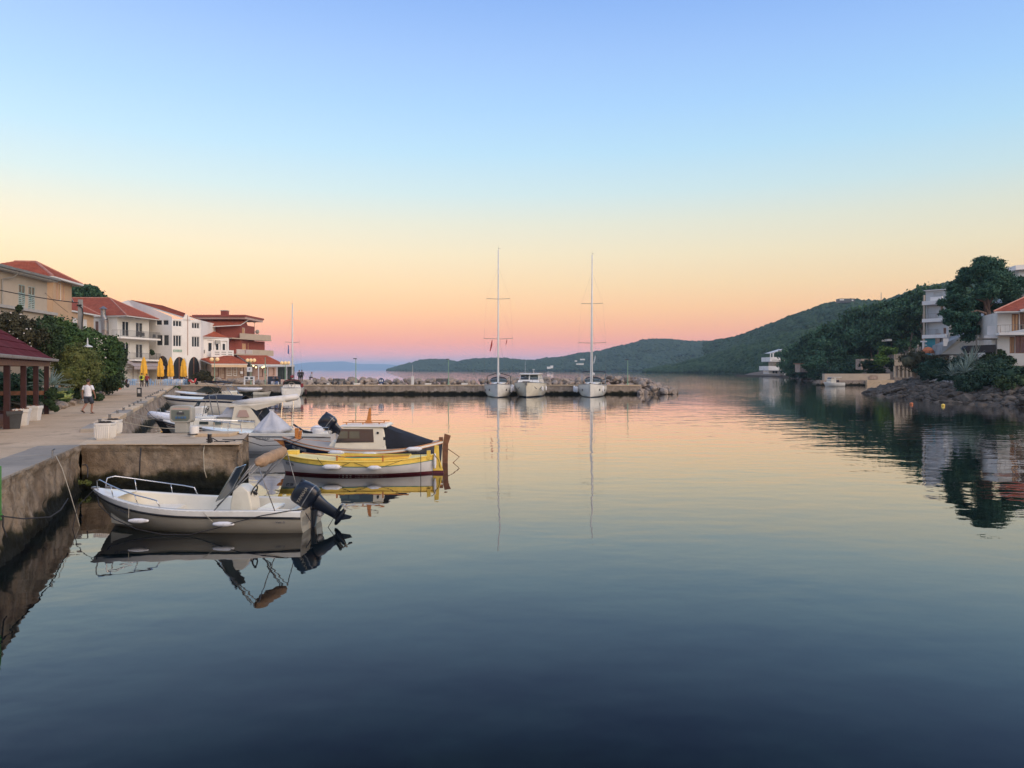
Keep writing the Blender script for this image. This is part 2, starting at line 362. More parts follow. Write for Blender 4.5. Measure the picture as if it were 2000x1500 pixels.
# ---- concrete of the quay walls: weathered, with a dark weed band at the waterline
def quay_mat(name, c1, c2, c3, algae=.42, sc=1.0):
    m = bpy.data.materials.new(name); m.use_nodes = True; t = m.node_tree; b = t.nodes['Principled BSDF']
    g = N(t,'ShaderNodeNewGeometry'); pos = g.outputs['Position']
    def noi(s, d=6, st=(1,1,1), r_=.6):
        mp = N(t,'ShaderNodeMapping'); mp.inputs['Scale'].default_value = st; t.links.new(pos, mp.inputs[0])
        n = N(t,'ShaderNodeTexNoise'); n.inputs['Scale'].default_value = s*sc; n.inputs['Detail'].default_value = d; n.inputs['Roughness'].default_value = r_
        t.links.new(mp.outputs[0], n.inputs['Vector']); return n.outputs['Fac']
    def rng(x,a,b_,c=0,d=1):
        n = N(t,'ShaderNodeMapRange'); n.inputs[1].default_value=a; n.inputs[2].default_value=b_; n.inputs[3].default_value=c; n.inputs[4].default_value=d
        t.links.new(x, n.inputs[0]); return n.outputs[0]
    def mix(f, a, b_):
        n = N(t,'ShaderNodeMix'); n.data_type='RGBA'; t.links.new(f, n.inputs[0])
        for i, v in ((6,a),(7,b_)):
            if isinstance(v, tuple): n.inputs[i].default_value = (*v,1)
            else: t.links.new(v, n.inputs[i])
        return n.outputs[2]
    col = mix(rng(noi(1.3),.4,.62), c1, c2)
    col = mix(rng(noi(.75,8),.56,.63), col, c3)
    col = mix(rng(noi(9,4),.56,.75,0,.7), col, tuple(x*.4 for x in c1))
    col = mix(rng(noi(2.2,6,(1,1,.25)),.55,.75,0,.8), col, tuple(x*.5 for x in c1))
    sp = N(t,'ShaderNodeSeparateXYZ'); t.links.new(pos, sp.inputs[0])
    ad = N(t,'ShaderNodeMath', operation='ADD'); t.links.new(sp.outputs['Z'], ad.inputs[0]); t.links.new(rng(noi(1.6,6),.2,.8,-.28,.28), ad.inputs[1])
    col = mix(rng(ad.outputs[0], algae+.14, algae-.06), col, (.030,.027,.012))
    col = mix(rng(ad.outputs[0], algae-.05, algae-.22), col, (.008,.009,.006))
    t.links.new(col, b.inputs['Base Color']); b.inputs['Roughness'].default_value = .92; b.inputs['Specular IOR Level'].default_value = .25
    bp = N(t,'ShaderNodeBump'); bp.inputs['Distance'].default_value = .05; t.links.new(noi(8,8,(1,1,1),.7), bp.inputs['Height']); t.links.new(bp.outputs[0], b.inputs['Normal'])
    return m
M_WALL = quay_mat('quay_wall_rough', (.19,.14,.095), (.33,.255,.18), (.42,.345,.26))
M_WALLF = quay_mat('quay_wall_far', (.28,.22,.17), (.38,.31,.25), (.44,.37,.31), algae=.38)
def paving_mat(name, c1, c2, c3, joints=True):
    m = bpy.data.materials.new(name); m.use_nodes = True; t = m.node_tree; b = t.nodes['Principled BSDF']
    g = N(t,'ShaderNodeNewGeometry'); pos = g.outputs['Position']
    col = None
    def noi(s, d=6):
        n = N(t,'ShaderNodeTexNoise'); n.inputs['Scale'].default_value = s; n.inputs['Detail'].default_value = d; t.links.new(pos, n.inputs['Vector']); return n.outputs['Fac']
    def mix(f, lo, hi, a, b_, k=1):
        r_ = N(t,'ShaderNodeMapRange'); r_.inputs[1].default_value=lo; r_.inputs[2].default_value=hi; r_.inputs[4].default_value=k; t.links.new(f, r_.inputs[0])
        n = N(t,'ShaderNodeMix'); n.data_type='RGBA'; t.links.new(r_.outputs[0], n.inputs[0])
        for i, v in ((6,a),(7,b_)):
            if isinstance(v, tuple): n.inputs[i].default_value = (*v,1)
            else: t.links.new(v, n.inputs[i])
        return n.outputs[2]
    col = mix(noi(.35), .4,.6, c1, c2); col = mix(noi(.12,8), .52,.60, col, c3, .8); col = mix(noi(6,4), .55,.8, col, tuple(x*.6 for x in c1), .7)
    col = mix(noi(1.1,8), .60,.68, col, tuple(x*.62 for x in c1), .7)
    t.links.new(col, b.inputs['Base Color']); b.inputs['Roughness'].default_value = .88; b.inputs['Specular IOR Level'].default_value = .3
    bp = N(t,'ShaderNodeBump'); bp.inputs['Distance'].default_value = .012; t.links.new(noi(14), bp.inputs['Height']); t.links.new(bp.outputs[0], b.inputs['Normal'])
    return m
M_PAVE = paving_mat('promenade_concrete', (.51,.37,.235), (.59,.435,.285), (.44,.335,.225))
M_SLAB = paving_mat('quay_edge_slab', (.30,.26,.215), (.38,.33,.27), (.24,.215,.18))
M_PIER = paving_mat('pier_concrete', (.59,.44,.285), (.68,.52,.345), (.50,.39,.27))

def edgeX(Y):
    return lerp([(-30,8.5),(13.5,-9.0),(22.5,-12.63),(26.9,-14.45),(108,-47.2)], Y)
def edgeZ(Y): return lerp([(-30,1.75),(13.5,1.56),(22.5,1.29),(200,1.29)], Y)
def innerX(Y): return -23.2-.446*(Y-38.5)
g = MB(); rows = []
for Y in [1.0,3,5,7,9,11,13.5,16,19,22.5,26.9,33,40,48,56,66,76,86,97,108.9]:
    x0 = edgeX(Y); rows.append([(x0+(-100-x0)*k/8.0*(k/8.0), Y, edgeZ(Y)) for k in range(9)])
g.grid(rows)
g.build('promenade', M_PAVE, kind='structure')
MB().box(-100,-31,109.15,175,-.8,1.286).build('waterfront_square', M_PAVE, kind='structure')
MB().box(-6.5,7,-14,.996,-.8,1.6).build('landing', M_PAVE, kind='structure')

def rough_wall(name, pts, mat, res, amp, zbot=-.9, lean=.08, zres=None, capd=.14):
    """pts: top edge (x,y,z) list; wall face goes down from it"""
    mb = MB(); rows = []; L = 0
    for (a, b) in zip(pts, pts[1:]):
        a = Vector(a); b = Vector(b); n = max(1, int((b-a).length/res)); d = (b-a).normalized(); nr = Vector((d.y,-d.x,0)).normalized()
        if nr.dot(Vector((0-a.x, 0-a.y, 0))) < 0: nr = -nr
        for i in range(n+(1 if b == Vector(pts[-1]) else 0)):
            p = a+(b-a)*i/n; row = []; zr = zres or res; m = max(3, int((p.z-zbot)/zr))
            chip = max(0, fbm(p.x*1.7,p.y*1.7,5)-.25)*.12
            for j in range(m_ := NZ(p.z, zbot, zr)):
                z = p.z+(zbot-p.z)*j/(m_-1); dep = p.z-z
                o = lean*max(0, dep-.15)*.6
                k = 0 if dep < .02 else 1
                o += amp*(fbm(p.x*1.5,p.y*1.5,z*1.8)*.8+fbm(p.x*6,p.y*6,z*6)*.35)*k
                if dep > capd: o -= .035
                if dep < .05: o -= chip
                row.append(tuple(p+nr*o+Vector((0,0,z-p.z-(chip*.6 if dep < .02 else 0)))))
            rows.append(row)
    mb.grid(rows); return mb.build(name, mat, smooth='full', kind='structure')
NZC = {}
def NZ(z, zb, zr):
    key = (zb, zr)
    if key not in NZC: NZC[key] = max(4, int((z-zb)/zr)+1)
    return NZC[key]
rough_wall('quay_wall', [(-9.0+3.63*(1.2),13.5-9*1.2+.0,1.66),(-9.0,13.5,1.56),(-12.63,22.5,1.29)], M_WALL, .07, .11)
rough_wall('pier_wall', [(-12.63,22.5,1.286),(-8.04,22.7,1.286),(-9.12,26.6,1.286)], M_WALL, .06, .08, lean=.02)
NZC.clear()
rough_wall('quay_wall', [(-14.45,26.9,1.29),(-47.2,108.9,1.29)], M_WALLF, .25, .15, zres=.2, lean=.3)
rough_wall('quay_wall', [(-47.2,108.9,1.286),(18.4,108.9,1.286)], M_WALLF, .3, .07, zres=.2, lean=.02)
# pier top
g = MB(); g.grid([[( -12.75,22.5,1.294),(-8.04,22.7,1.294)], [(-13.5,24.6,1.294),(-8.6,24.7,1.294)], [(-14.3,26.6,1.294),(-9.12,26.6,1.294)]])
pier = g.build('pier_top', M_PIER, kind='structure')
MB().add([(-14.3,26.6,1.29),(-9.12,26.6,1.29),(-9.12,26.6,-.9),(-14.3,26.6,-.9)], [(0,1,2,3)]).build('pier_wall', M_WALL, kind='structure')
b = MB(); b.cbox((-9.95,25.75,1.345),(1.3,.9,.11),R(0)); b.build('step_block', M_PIER, pier, bevel=.02)
b = MB(); b.cbox((-8.55,22.95,1.315),(.75,.42,.05),R(3)); b.build('step_block', M_PIER, pier, bevel=.02)
for i in range(4):
    x = -12.5+i*1.12
    MB().cbox((x+.56,22.74,1.305),(1.09,.44,.03),R(2.5)).build('kerb_block', M_PIER, pier, bevel=.01)
# grey edge slabs of the near quay, cast piece by piece
quay = tag(MB().cbox((-13.6,24.5,1.2),(.3,.3,.17)).build('quay_kerb', M_SLAB), kind='structure')
Y = 3.2
while Y < 22.3:
    L = 1.5+rnd.random()*.9; Y2 = min(Y+L, 22.45); a = Vector((edgeX(Y),Y,edgeZ(Y))); c = Vector((edgeX(Y2-.03),Y2-.03,edgeZ(Y2-.03)))
    w = .95+rnd.random()*.2; z = .014+rnd.random()*.012; q = []
    for p in (a, c): q += [p+Vector((.0,0,z)), p+Vector((-w,-.35*w,z))]
    b = MB(); b.ext([q[0],q[1],q[3],q[2]], (0,0,-.06)); b.build('kerb_block', M_SLAB, quay, bevel=.012); Y = Y2
# raised kerb on the left quay, pieces set end to end
Y = 27.3; kd = Vector((-32.75,82.0,0)).normalized(); k = 0
while Y < 107:
    L = 2.6+rnd.random()*1.6; Y2 = min(Y+L, 108); a = Vector((edgeX(Y),Y,0)); c = Vector((edgeX(Y2-.05),Y2-.05,0)); h = .13+rnd.random()*.05
    if rnd.random() < .12 and Y > 40: Y = Y2; continue
    q = [a+Vector((.03,0,1.2)), a+Vector((-.62,-.25,1.2)), c+Vector((-.62,-.25,1.2)), c+Vector((.03,0,1.2))]
    MB().ext(q[::-1], (0,0,.09+h)).build('kerb_block', M_PIER if rnd.random() < .6 else M_SLAB, quay, bevel=.025); Y = Y2

# expansion joints and patches of the promenade
prom = bpy.data.objects['promenade']; defm('joint_dark', (.10,.085,.07), .95, .2)
for Yj in (5,8,11.2,14.6,18,21.6,26.4,30.8,35.4,40.2,45.3,50.8,56.6,63,70,78,87,97):
    a = Vector((edgeX(Yj)-1.05, Yj, 0)); c = Vector((edgeX(Yj)-(9 if Yj < 40 else 6.6), Yj-2.9 if Yj > 27 else Yj-2.4, 0)); q = []
    for i in range(5):
        for s_ in (0,.028): p = a.lerp(c,i/4); q.append((p.x,p.y+s_,edgeZ(p.y)+.0045))
    MB().add(q,[(2*i,2*i+1,2*i+3,2*i+2) for i in range(4)]).build('joint','joint_dark',prom)
# ---- rocks
import bmesh
def rock_mesh(seed, flat=1.0, sub=2):
    bm = bmesh.new(); bmesh.ops.create_icosphere(bm, subdivisions=sub, radius=.5); r_ = random.Random(seed)
    planes = [(Vector((r_.gauss(0,1),r_.gauss(0,1),r_.gauss(0,1))).normalized(), .26+r_.random()*.16) for _ in range(9)]
    for v in bm.verts:
        for n_, d_ in planes:
            k_ = v.co.dot(n_)
            if k_ > d_: v.co -= n_*(k_-d_)
        v.co *= 1+.12*noise.noise(v.co*3+Vector((seed,0,0)))
        v.co.z *= flat
    me = bpy.data.meshes.new('rock'); bm.to_mesh(me); bm.free(); return me
ROCKS = [rock_mesh(i, .85) for i in range(7)]
for me in ROCKS: me.materials.append(MAT('stone_grey'))
SROCKS = [rock_mesh(40+i, .55) for i in range(7)]
for me in SROCKS: me.materials.append(MAT('stone_shore'))
def rock(parent, p, s, meshes=ROCKS, r_=rnd):
    o = bpy.data.objects.new('rock', r_.choice(meshes)); COL.objects.link(o); ALL.append(o); o.parent = parent; o.location = p
    o.scale = (s*(.8+.5*r_.random()), s*(.8+.4*r_.random()), s*(.75+.4*r_.random())); o.rotation_euler = (r_.uniform(-.5,.5), r_.uniform(-.5,.5), r_.uniform(0,6.3)); return o
bw = tag(MB().box(-31,18.4,109.15,113.4,-.8,1.29).build('breakwater', M_PIER), kind='structure')
MB().box(-47,18.3,108.86,109.35,1.2,1.36).build('kerb_block', M_PIER, bw, bevel=.02)
MB().prism([(-31,113.4),(19,113.4),(22.5,112),(23,115),(20,118.5),(-31,118.5)],-.9,.9).build('rock_core', 'stone_grey', bw)
for row,(Yr,zr,s,dx) in enumerate(((113.7,1.38,.8,.95),(114.5,1.62,.95,1.05),(115.5,1.78,1.15,1.15),(116.8,1.4,1.3,1.5))):
    x = -31 if row < 3 else -30
    while x < 19.5:
        rock(bw, (x+rnd.uniform(-.2,.2), Yr+rnd.uniform(-.25,.25), zr+rnd.uniform(-.25,.2)+(.35 if x > 11 else 0)), s*rnd.uniform(.6,1.45)); x += dx*rnd.uniform(.8,1.2)
for i in range(62):      # rock head at the end
    t = rnd.random(); x = 17.9+t*5.6; h = 1.95*(1-max(0,(t-.3)/.7)**1.3); Yr = rnd.uniform(108.6,115.5)
    k = rnd.random(); rock(bw, (x, Yr, max(-.1, h*(1-.55*max(0,(110.8-Yr)/2.2))*(.25+.75*math.sqrt(k)))), rnd.uniform(.9,1.45))
for i in range(13): rock(bw, (18.0+i*.47, 108.5+.18*i+rnd.uniform(-.2,.2), .05+rnd.uniform(0,.5)), rnd.uniform(.9,1.3))

# ---- far hills: real terrain from shore to ridge, with tree canopy on it
def defleaf(name, a, b): defm(name, a, .9, .2, .09, rgb2=b, spec=.15, detail=6)
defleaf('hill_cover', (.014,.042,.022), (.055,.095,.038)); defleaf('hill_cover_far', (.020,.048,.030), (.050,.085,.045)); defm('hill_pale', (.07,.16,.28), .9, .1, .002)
BLOB = None
def blob_arrays():
    global BLOB
    if BLOB is None:
        bm = bmesh.new(); bmesh.ops.create_icosphere(bm, subdivisions=1, radius=.5)
        BLOB = (np.array([v.co[:] for v in bm.verts]), np.array([[v.index for v in f.verts] for f in bm.faces])); bm.free()
    return BLOB
def blobs_object(name, pts, sizes, mat, seed=1, parent=None, zs=1.0, up=.15):
    V, Fc = blob_arrays(); g_ = np.random.default_rng(seed); n = len(pts); m = len(V)
    pts = np.array(pts); sizes = np.array(sizes)
    a = g_.uniform(0, 6.28, n); ca, sa = np.cos(a), np.sin(a)
    j = 1+g_.uniform(-.3,.3,(n,m,1)); L = V[None]*j
    x = L[:,:,0]*ca[:,None]-L[:,:,1]*sa[:,None]; y = L[:,:,0]*sa[:,None]+L[:,:,1]*ca[:,None]; z = L[:,:,2]*zs
    W = np.stack([x,y,z],-1)*sizes[:,None,None]*g_.uniform(.8,1.2,(n,1,3)); W += pts[:,None,:]; W[:,:,2] += (sizes*up)[:,None]
    Ff = (Fc[None]+(np.arange(n)*m)[:,None,None]).reshape(-1,3)
    me = bpy.data.meshes.new(name); me.vertices.add(n*m); me.vertices.foreach_set('co', W.reshape(-1).astype('f'))
    me.loops.add(len(Ff)*3); me.loops.foreach_set('vertex_index', Ff.reshape(-1).astype('i')); me.polygons.add(len(Ff))
    me.polygons.foreach_set('loop_start', (np.arange(len(Ff))*3).astype('i')); me.polygons.foreach_set('loop_total', np.full(len(Ff),3,'i')); me.update(); me.validate()
    return link(name, me, mat, parent)
def hill(name, sil, shore, ridge, mat, cover=0, cs=5, ch=0, seed=3, curve=1.0, cmat=None, nx=90, amp=.03, ridge_fill=0):
    """sil: (px,py) silhouette incl. trees; shore, ridge: px -> distance tables"""
    x0, x1 = sil[0][0], sil[-1][0]; rows = []; vs_ = [0,.06,.15,.27,.4,.55,.7,.85,1.0,1.15,1.5,2.2]
    def pos(px, v):
        ys, yr = lerp(shore,px), lerp(ridge,px); Y = ys+(yr-ys)*v; top = max(.3, PZ(lerp(sil,px), yr)-ch)
        if v <= 1: h = top*(v**curve)*(1+.0) 
        else: h = top*max(-.2, 1-.55*(v-1)-.25*(v-1)**2)
        h += top*amp*6*fbm(px*.012, v*2.2, seed)*min(1, v*3)*max(0, 1-v)*2 if v < 1 else 0
        if v == 0: h = -.8
        return Vector(((px-HX)/F*Y, Y, h))
    for i in range(nx+1):
        px = x0+(x1-x0)*i/nx; rows.append([pos(px,v) for v in vs_])
    o = MB().grid(rows).build(name, mat, smooth='full', kind='structure')
    if cover:
        g_ = random.Random(seed); pts, sz = [], []
        while len(pts) < cover:
            px = g_.uniform(x0,x1); v = g_.random()**.9*1.02 if g_.random() > ridge_fill else 1.0+g_.uniform(-.03,.03)
            v = min(v, 1.03); p = pos(px, max(v,.012)); s = cs*g_.uniform(.55,1.3)
            if fbm(p.x*.012,p.y*.012,seed,3) < -.33 and v < .9: s *= .4
            if p.z < .4: p.z = .4
            pts.append(tuple(p)); sz.append(s)
        c = blobs_object('tree_canopy', pts, sz, cmat or mat, seed, zs=.8); c['kind'] = 'stuff'
    return o
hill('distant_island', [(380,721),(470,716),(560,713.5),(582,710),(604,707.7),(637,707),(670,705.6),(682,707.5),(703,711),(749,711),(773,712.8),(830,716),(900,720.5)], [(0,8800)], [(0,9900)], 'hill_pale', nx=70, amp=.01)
hill('headland', [(757,721.4),(768,717.5),(780,714),(802,708.4),(820,703),(841,701),(868,701.8),(882,704),(894,706.6),(912,713),(934,718),(955,721.5)], [(0,2250)], [(0,2400)], 'hill_cover_far', cover=5200, cs=9, ch=5, seed=11, cmat='hill_cover_far', nx=50, ridge_fill=.08, curve=.8)
hill('far_hill', [(880,714),(894,706),(912,702),(934,700),(962,699),(989,699),(1004,701),(1029,703.5),(1046,702.5),(1067,699),(1098,696.4),(1109,694.7),(1130,689),(1151,688),(1172,684.6),(1191,680),(1240,668),(1256,663),(1274,661.6),(1305,661.6),(1328,664),(1357,666),(1386,665.5),(1440,668),(1500,672)],
     [(880,1900),(1200,1650),(1500,1400)], [(880,2150),(1100,2050),(1300,1950),(1500,1900)], 'hill_cover_far', cover=13000, cs=9, ch=5, seed=5, cmat='hill_cover_far', ridge_fill=.08, curve=.85)
hill('wooded_hill', [(1375,668),(1386,665.5),(1409,660.5),(1438,656),(1461,648.5),(1474,643),(1500,633),(1539,617.5),(1552,613),(1573,605.5),(1588,600),(1609,591.5),(1640,588),(1661,584),(1682,585),(1708,586),(1729,584),(1750,577),(1776,568),(1793,562),(1823,556),(1846,550),(1900,543),(1960,538),(2150,530)],
     [(1375,1060),(1450,860),(1550,700),(1700,560),(2150,440)], [(1375,1300),(1500,1080),(1660,930),(1850,800),(2150,700)], 'hill_cover', cover=15000, cs=6.5, ch=4, seed=7, cmat='hill_cover', ridge_fill=.08, curve=.8)
hill('low_spur', [(1258,721.4),(1275,718),(1300,713),(1325,709),(1350,702),(1370,697),(1400,689),(1440,677),(1480,668),(1520,655),(1560,645),(1620,640),(1700,640),(2000,640)],
     [(1258,900),(1400,720),(1500,560),(1600,480),(2000,400)], [(1258,960),(1400,830),(1500,720),(1600,640),(2000,560)], 'hill_cover', cover=13000, cs=5.2, ch=3, seed=9, cmat='hill_cover', ridge_fill=.08, curve=.75)

# ---- right shore: land rising from the water's edge
SHORE = [(0,60),(30,58),(55,51.5),(72,48),(83,46.5),(94,47.6),(105,50),(114,53),(121,56.5),(128,60.5),(135,66),(150,78),(168.9,85),(169.5,68.5),(190,77.5),(240,92),(300,111),(400,139),(477,160)]
def shoreX(Y): return lerp(SHORE, Y)
def landZ(x, Y):
    d = x-shoreX(Y); k = lerp([(60,1),(130,1),(170,.7),(200,.9),(300,1.25),(477,.8)], Y)
    return lerp([(-4,-1.2),(0,-.15),(1.5,.5),(5,1.5),(10,2.6),(18,4.4),(30,7.0),(60,13),(120,24),(220,38)], d)*k + (.25*fbm(x*.3,Y*.3,3) if d > 0 else 0)
rows = []
for Y in [0,20,40,55,62,68,72,76,80,83,86,90,94,98,102,105,110,114,118,121,125,128,132,135,140,150,160,168.9,174,174.6,178,182,190,205,220,240,270,300,350,400,440,477,530]:
    x0 = shoreX(Y); rows.append([(x0+d, Y, landZ(x0+d, Y)) for d in (-4,-2,0,1.5,3,5,7.5,10,14,18,24,30,45,60,90,120,220)])
defm('shore_earth', (.07,.052,.036), .95, .3, .8, bump=.08, bscale=3, rgb2=(.13,.098,.07))
shore = MB().grid(rows).build('rocky_shore', 'shore_earth', smooth='full', kind='structure')
r2 = random.Random(21); n = 0
while n < 292:
    Y = r2.uniform(66,130) if n < 250 else r2.uniform(172,290); d = r2.random()**1.4*(7.5 if Y < 130 else 4)-.6; x = shoreX(Y)+d
    px = HX+x/Y*F
    if px > 2060: continue
    s = (.45+1.5*r2.random()**1.8)*(1.15 if d < 2 else .9)*(1.5 if Y > 170 else 1); rock(shore, (x, Y, landZ(x,Y)+.05*s), s, SROCKS, r2); n += 1
r3 = random.Random(4); pts = []
for i in range(700):
    Y = r3.uniform(74,100); x = shoreX(Y)+r3.uniform(5.5,11); pts.append((x,Y,landZ(x,Y)+.22))
defm('rubble_stone', (.22,.20,.185), .9, .3, 1.5, rgb2=(.34,.31,.29))
p2 = []
for i in range(2600):
    Y = r3.uniform(66,130); x = shoreX(Y)+r3.uniform(-.8,8); p2.append((x,Y,landZ(x,Y)+.05))
c = blobs_object('shore_stones', p2, [.25+.9*r3.random()**2 for _ in p2], 'stone_shore', 8, zs=.6, up=.0); c['kind'] = 'stuff'
c = blobs_object('rubble', pts, [r3.uniform(.18,.5) for _ in pts], 'rubble_stone', 3, zs=.7); c['kind'] = 'stuff'

# ---- garden ground on the left
rows = []
for Y in [40,44,50,58,66,74,82,90,98,106,112]:
    x0 = innerX(Y)-.3; rows.append([(x0-d, Y, edgeZ(Y)+.06+h+ .1*fbm(d,Y*.3)) for d, h in ((0,0),(1,.2),(3,.7),(6,1.5),(10,2.4),(16,3.2),(30,4),(50,6))])
defm('garden_soil', (.07,.06,.04), .95, .3, 1, bump=.04, bscale=6, rgb2=(.10,.10,.05))
garden = MB().grid(rows).build('garden_ground', 'garden_soil', kind='structure')
for i in range(26):
    Y = 42+i*1.25; rock(garden, (innerX(Y)-.1+rnd.uniform(-.15,.15), Y, 1.42), rnd.uniform(.4,.75))

# ---- haze
def haze_mat():
    m = bpy.data.materials.new('haze_air'); m.use_nodes = True; t = m.node_tree; t.nodes.clear()
    o = N(t,'ShaderNodeOutputMaterial'); v = N(t,'ShaderNodeVolumePrincipled'); v.inputs['Color'].default_value = (.58,.80,1.0,1); v.inputs['Density'].default_value = HAZE
    v.inputs['Anisotropy'].default_value = 0.0
    t.links.new(v.outputs[0], o.inputs['Volume']); return m
HAZE = 1.3e-4
MB().box(-14500,14500,-900,14500,-2.6,130).build('haze', haze_mat(), kind='stuff')
# ================================================================ BUILDINGS
class Wall:
    """a vertical wall line from A to B (plan); px/py readings become positions on it"""
    def __init__(s, A, B):
        s.A = Vector((A[0],A[1])); s.B = Vector((B[0],B[1])); s.L = (s.B-s.A).length; s.d = (s.B-s.A)/s.L
        s.n = Vector((s.d.y,-s.d.x)); 
        if s.n.dot(-s.A) < 0: s.n = -s.n
    def u(s, px):
        k = (px-HX)/F; return (k*s.A.y-s.A.x)/(s.d.x-k*s.d.y)
    def z(s, px, py): return PZ(py, s.A.y+s.u(px)*s.d.y)
    def pt(s, u, z, off=0):
        p = s.A+s.d*u+s.n*off; return (p.x,p.y,z)
    def hole(s, x0,x1,y0,y1):
        m = (x0+x1)/2; return (s.u(x0), s.u(x1), s.z(m,y1), s.z(m,y0))
def holed(mb, w, z0, z1, holes, depth=.16, u0=0, u1=None, off=0):
    u1 = w.L if u1 is None else u1; top = z1 if callable(z1) else (lambda u: z1)
    us = sorted({u0,u1}|{h[0] for h in holes}|{h[1] for h in holes}); 
    us = [u for u in us if u0-1e-6 <= u <= u1+1e-6]
    for a, b in zip(us, us[1:]):
        hs = sorted([h for h in holes if h[0] <= a+1e-6 and h[1] >= b-1e-6], key=lambda h: h[2]); z = z0
        for h in hs:
            mb.add([w.pt(a,z,off),w.pt(b,z,off),w.pt(b,h[2],off),w.pt(a,h[2],off)], [(0,1,2,3)]); z = h[3]
        mb.add([w.pt(a,z,off),w.pt(b,z,off),w.pt(b,top(b),off),w.pt(a,top(a),off)], [(0,1,2,3)])
    for h in holes:
        a,b,c,d = h[:4]; o = off-depth
        for q in (((a,c),(b,c)),((b,c),(b,d)),((b,d),(a,d)),((a,d),(a,c))):
            (ua,za),(ub,zb) = q; mb.add([w.pt(ua,za,off),w.pt(ub,zb,off),w.pt(ub,zb,o),w.pt(ua,za,o)], [(0,1,2,3)])
        mb.add([w.pt(a,c,o-.02),w.pt(b,c,o-.02),w.pt(b,d,o-.02),w.pt(a,d,o-.02)], [(0,1,2,3)])
def window(w, h, parent, frame='frame_white', glass='glass_dark', leaves=2, depth=.12, bars=0, sill=None, shut=None, fw=.07, name='window', curtain=False):
    a,b,c,d = h[:4]; m = MB(); o = -depth
    def bar(u0,u1,z0,z1,o0,o1):
        q = [w.pt(u0,z0,o0),w.pt(u1,z0,o0),w.pt(u1,z1,o0),w.pt(u0,z1,o0),w.pt(u0,z0,o1),w.pt(u1,z0,o1),w.pt(u1,z1,o1),w.pt(u0,z1,o1)]
        m.add(q, [(0,1,2,3),(7,6,5,4),(0,4,5,1),(1,5,6,2),(2,6,7,3),(3,7,4,0)])
    t = .05
    bar(a,b,d-fw,d,o,o+t); bar(a,b,c,c+fw,o,o+t)
    for i in range(leaves+1):
        u = a+(b-a)*i/leaves; lo = max(a,u-fw/2-(fw/2 if i==leaves else 0)); hi = min(b, lo+fw); bar(lo,hi,c+fw,d-fw,o,o+t)
    for i in range(bars): z = c+(d-c)*(i+1)/(bars+1); bar(a,b,z-.025,z+.025,o+.003,o+t-.004)
    f = m.build(name, frame, parent)
    g_ = MB(); g_.add([w.pt(a,c,o+.015),w.pt(b,c,o+.015),w.pt(b,d,o+.015),w.pt(a,d,o+.015),w.pt(a,c,o-.01),w.pt(b,c,o-.01),w.pt(b,d,o-.01),w.pt(a,d,o-.01)],[(0,1,2,3),(7,6,5,4),(0,4,5,1),(1,5,6,2),(2,6,7,3),(3,7,4,0)]); g_.build('pane', glass, f)
    if sill:
        m2 = MB(); q = [w.pt(a-.08,c-.07,-.02),w.pt(b+.08,c-.07,-.02),w.pt(b+.08,c,-.02),w.pt(a-.08,c,-.02),w.pt(a-.08,c-.07,.07),w.pt(b+.08,c-.07,.07),w.pt(b+.08,c,.07),w.pt(a-.08,c,.07)]
        m2.add(q, [(0,1,2,3),(7,6,5,4),(0,4,5,1),(1,5,6,2),(2,6,7,3),(3,7,4,0)]); m2.build('sill', sill, f)
    if shut:
        for s0, s1 in ((a-(b-a)*.48, a-.03),(b+.03, b+(b-a)*.48)):
            m = MB(); bar(s0,s1,c,d,.015,.05)
            n = int((d-c)/.12)
            for i in range(n): z = c+.06+i*(d-c-.12)/max(1,n-1); bar(s0+.04,s1-.04,z-.03,z+.03,.05,.065)
            m.build('shutter', shut, f)
    return f
def tiled(mb, e0, e1, r1, r0, pitch=.34, wave=.0, lift=.05, cw=.24):
    """roof plane from eave e0-e1 to ridge r0-r1 in lapped rows; slight corrugation across"""
    e0,e1,r1,r0 = map(Vector,(e0,e1,r1,r0)); L = max((r0-e0).length,(r1-e1).length); n = max(3,int(L/pitch)); nn = (e1-e0).cross(((r0+r1)/2-(e0+e1)/2)).normalized()
    if nn.z < 0: nn = -nn
    for i in range(n):
        a, b = i/n, (i+1)/n; p0,p1 = e0.lerp(r0,a), e1.lerp(r1,a); q0,q1 = e0.lerp(r0,b), e1.lerp(r1,b); W = (p1-p0).length; c = max(1,int(W/cw*2)) if wave else 1
        lo, hi = [], []
        for k in range(c+1):
            t = k/c; w_ = wave*(k%2); lo.append(p0.lerp(p1,t)+nn*(lift+w_)); hi.append(q0.lerp(q1,t)+nn*(.005+w_))
        base = [p0.lerp(p1,k/c)-nn*.0 for k in range(c+1)]
        mb.grid([base, lo, hi])
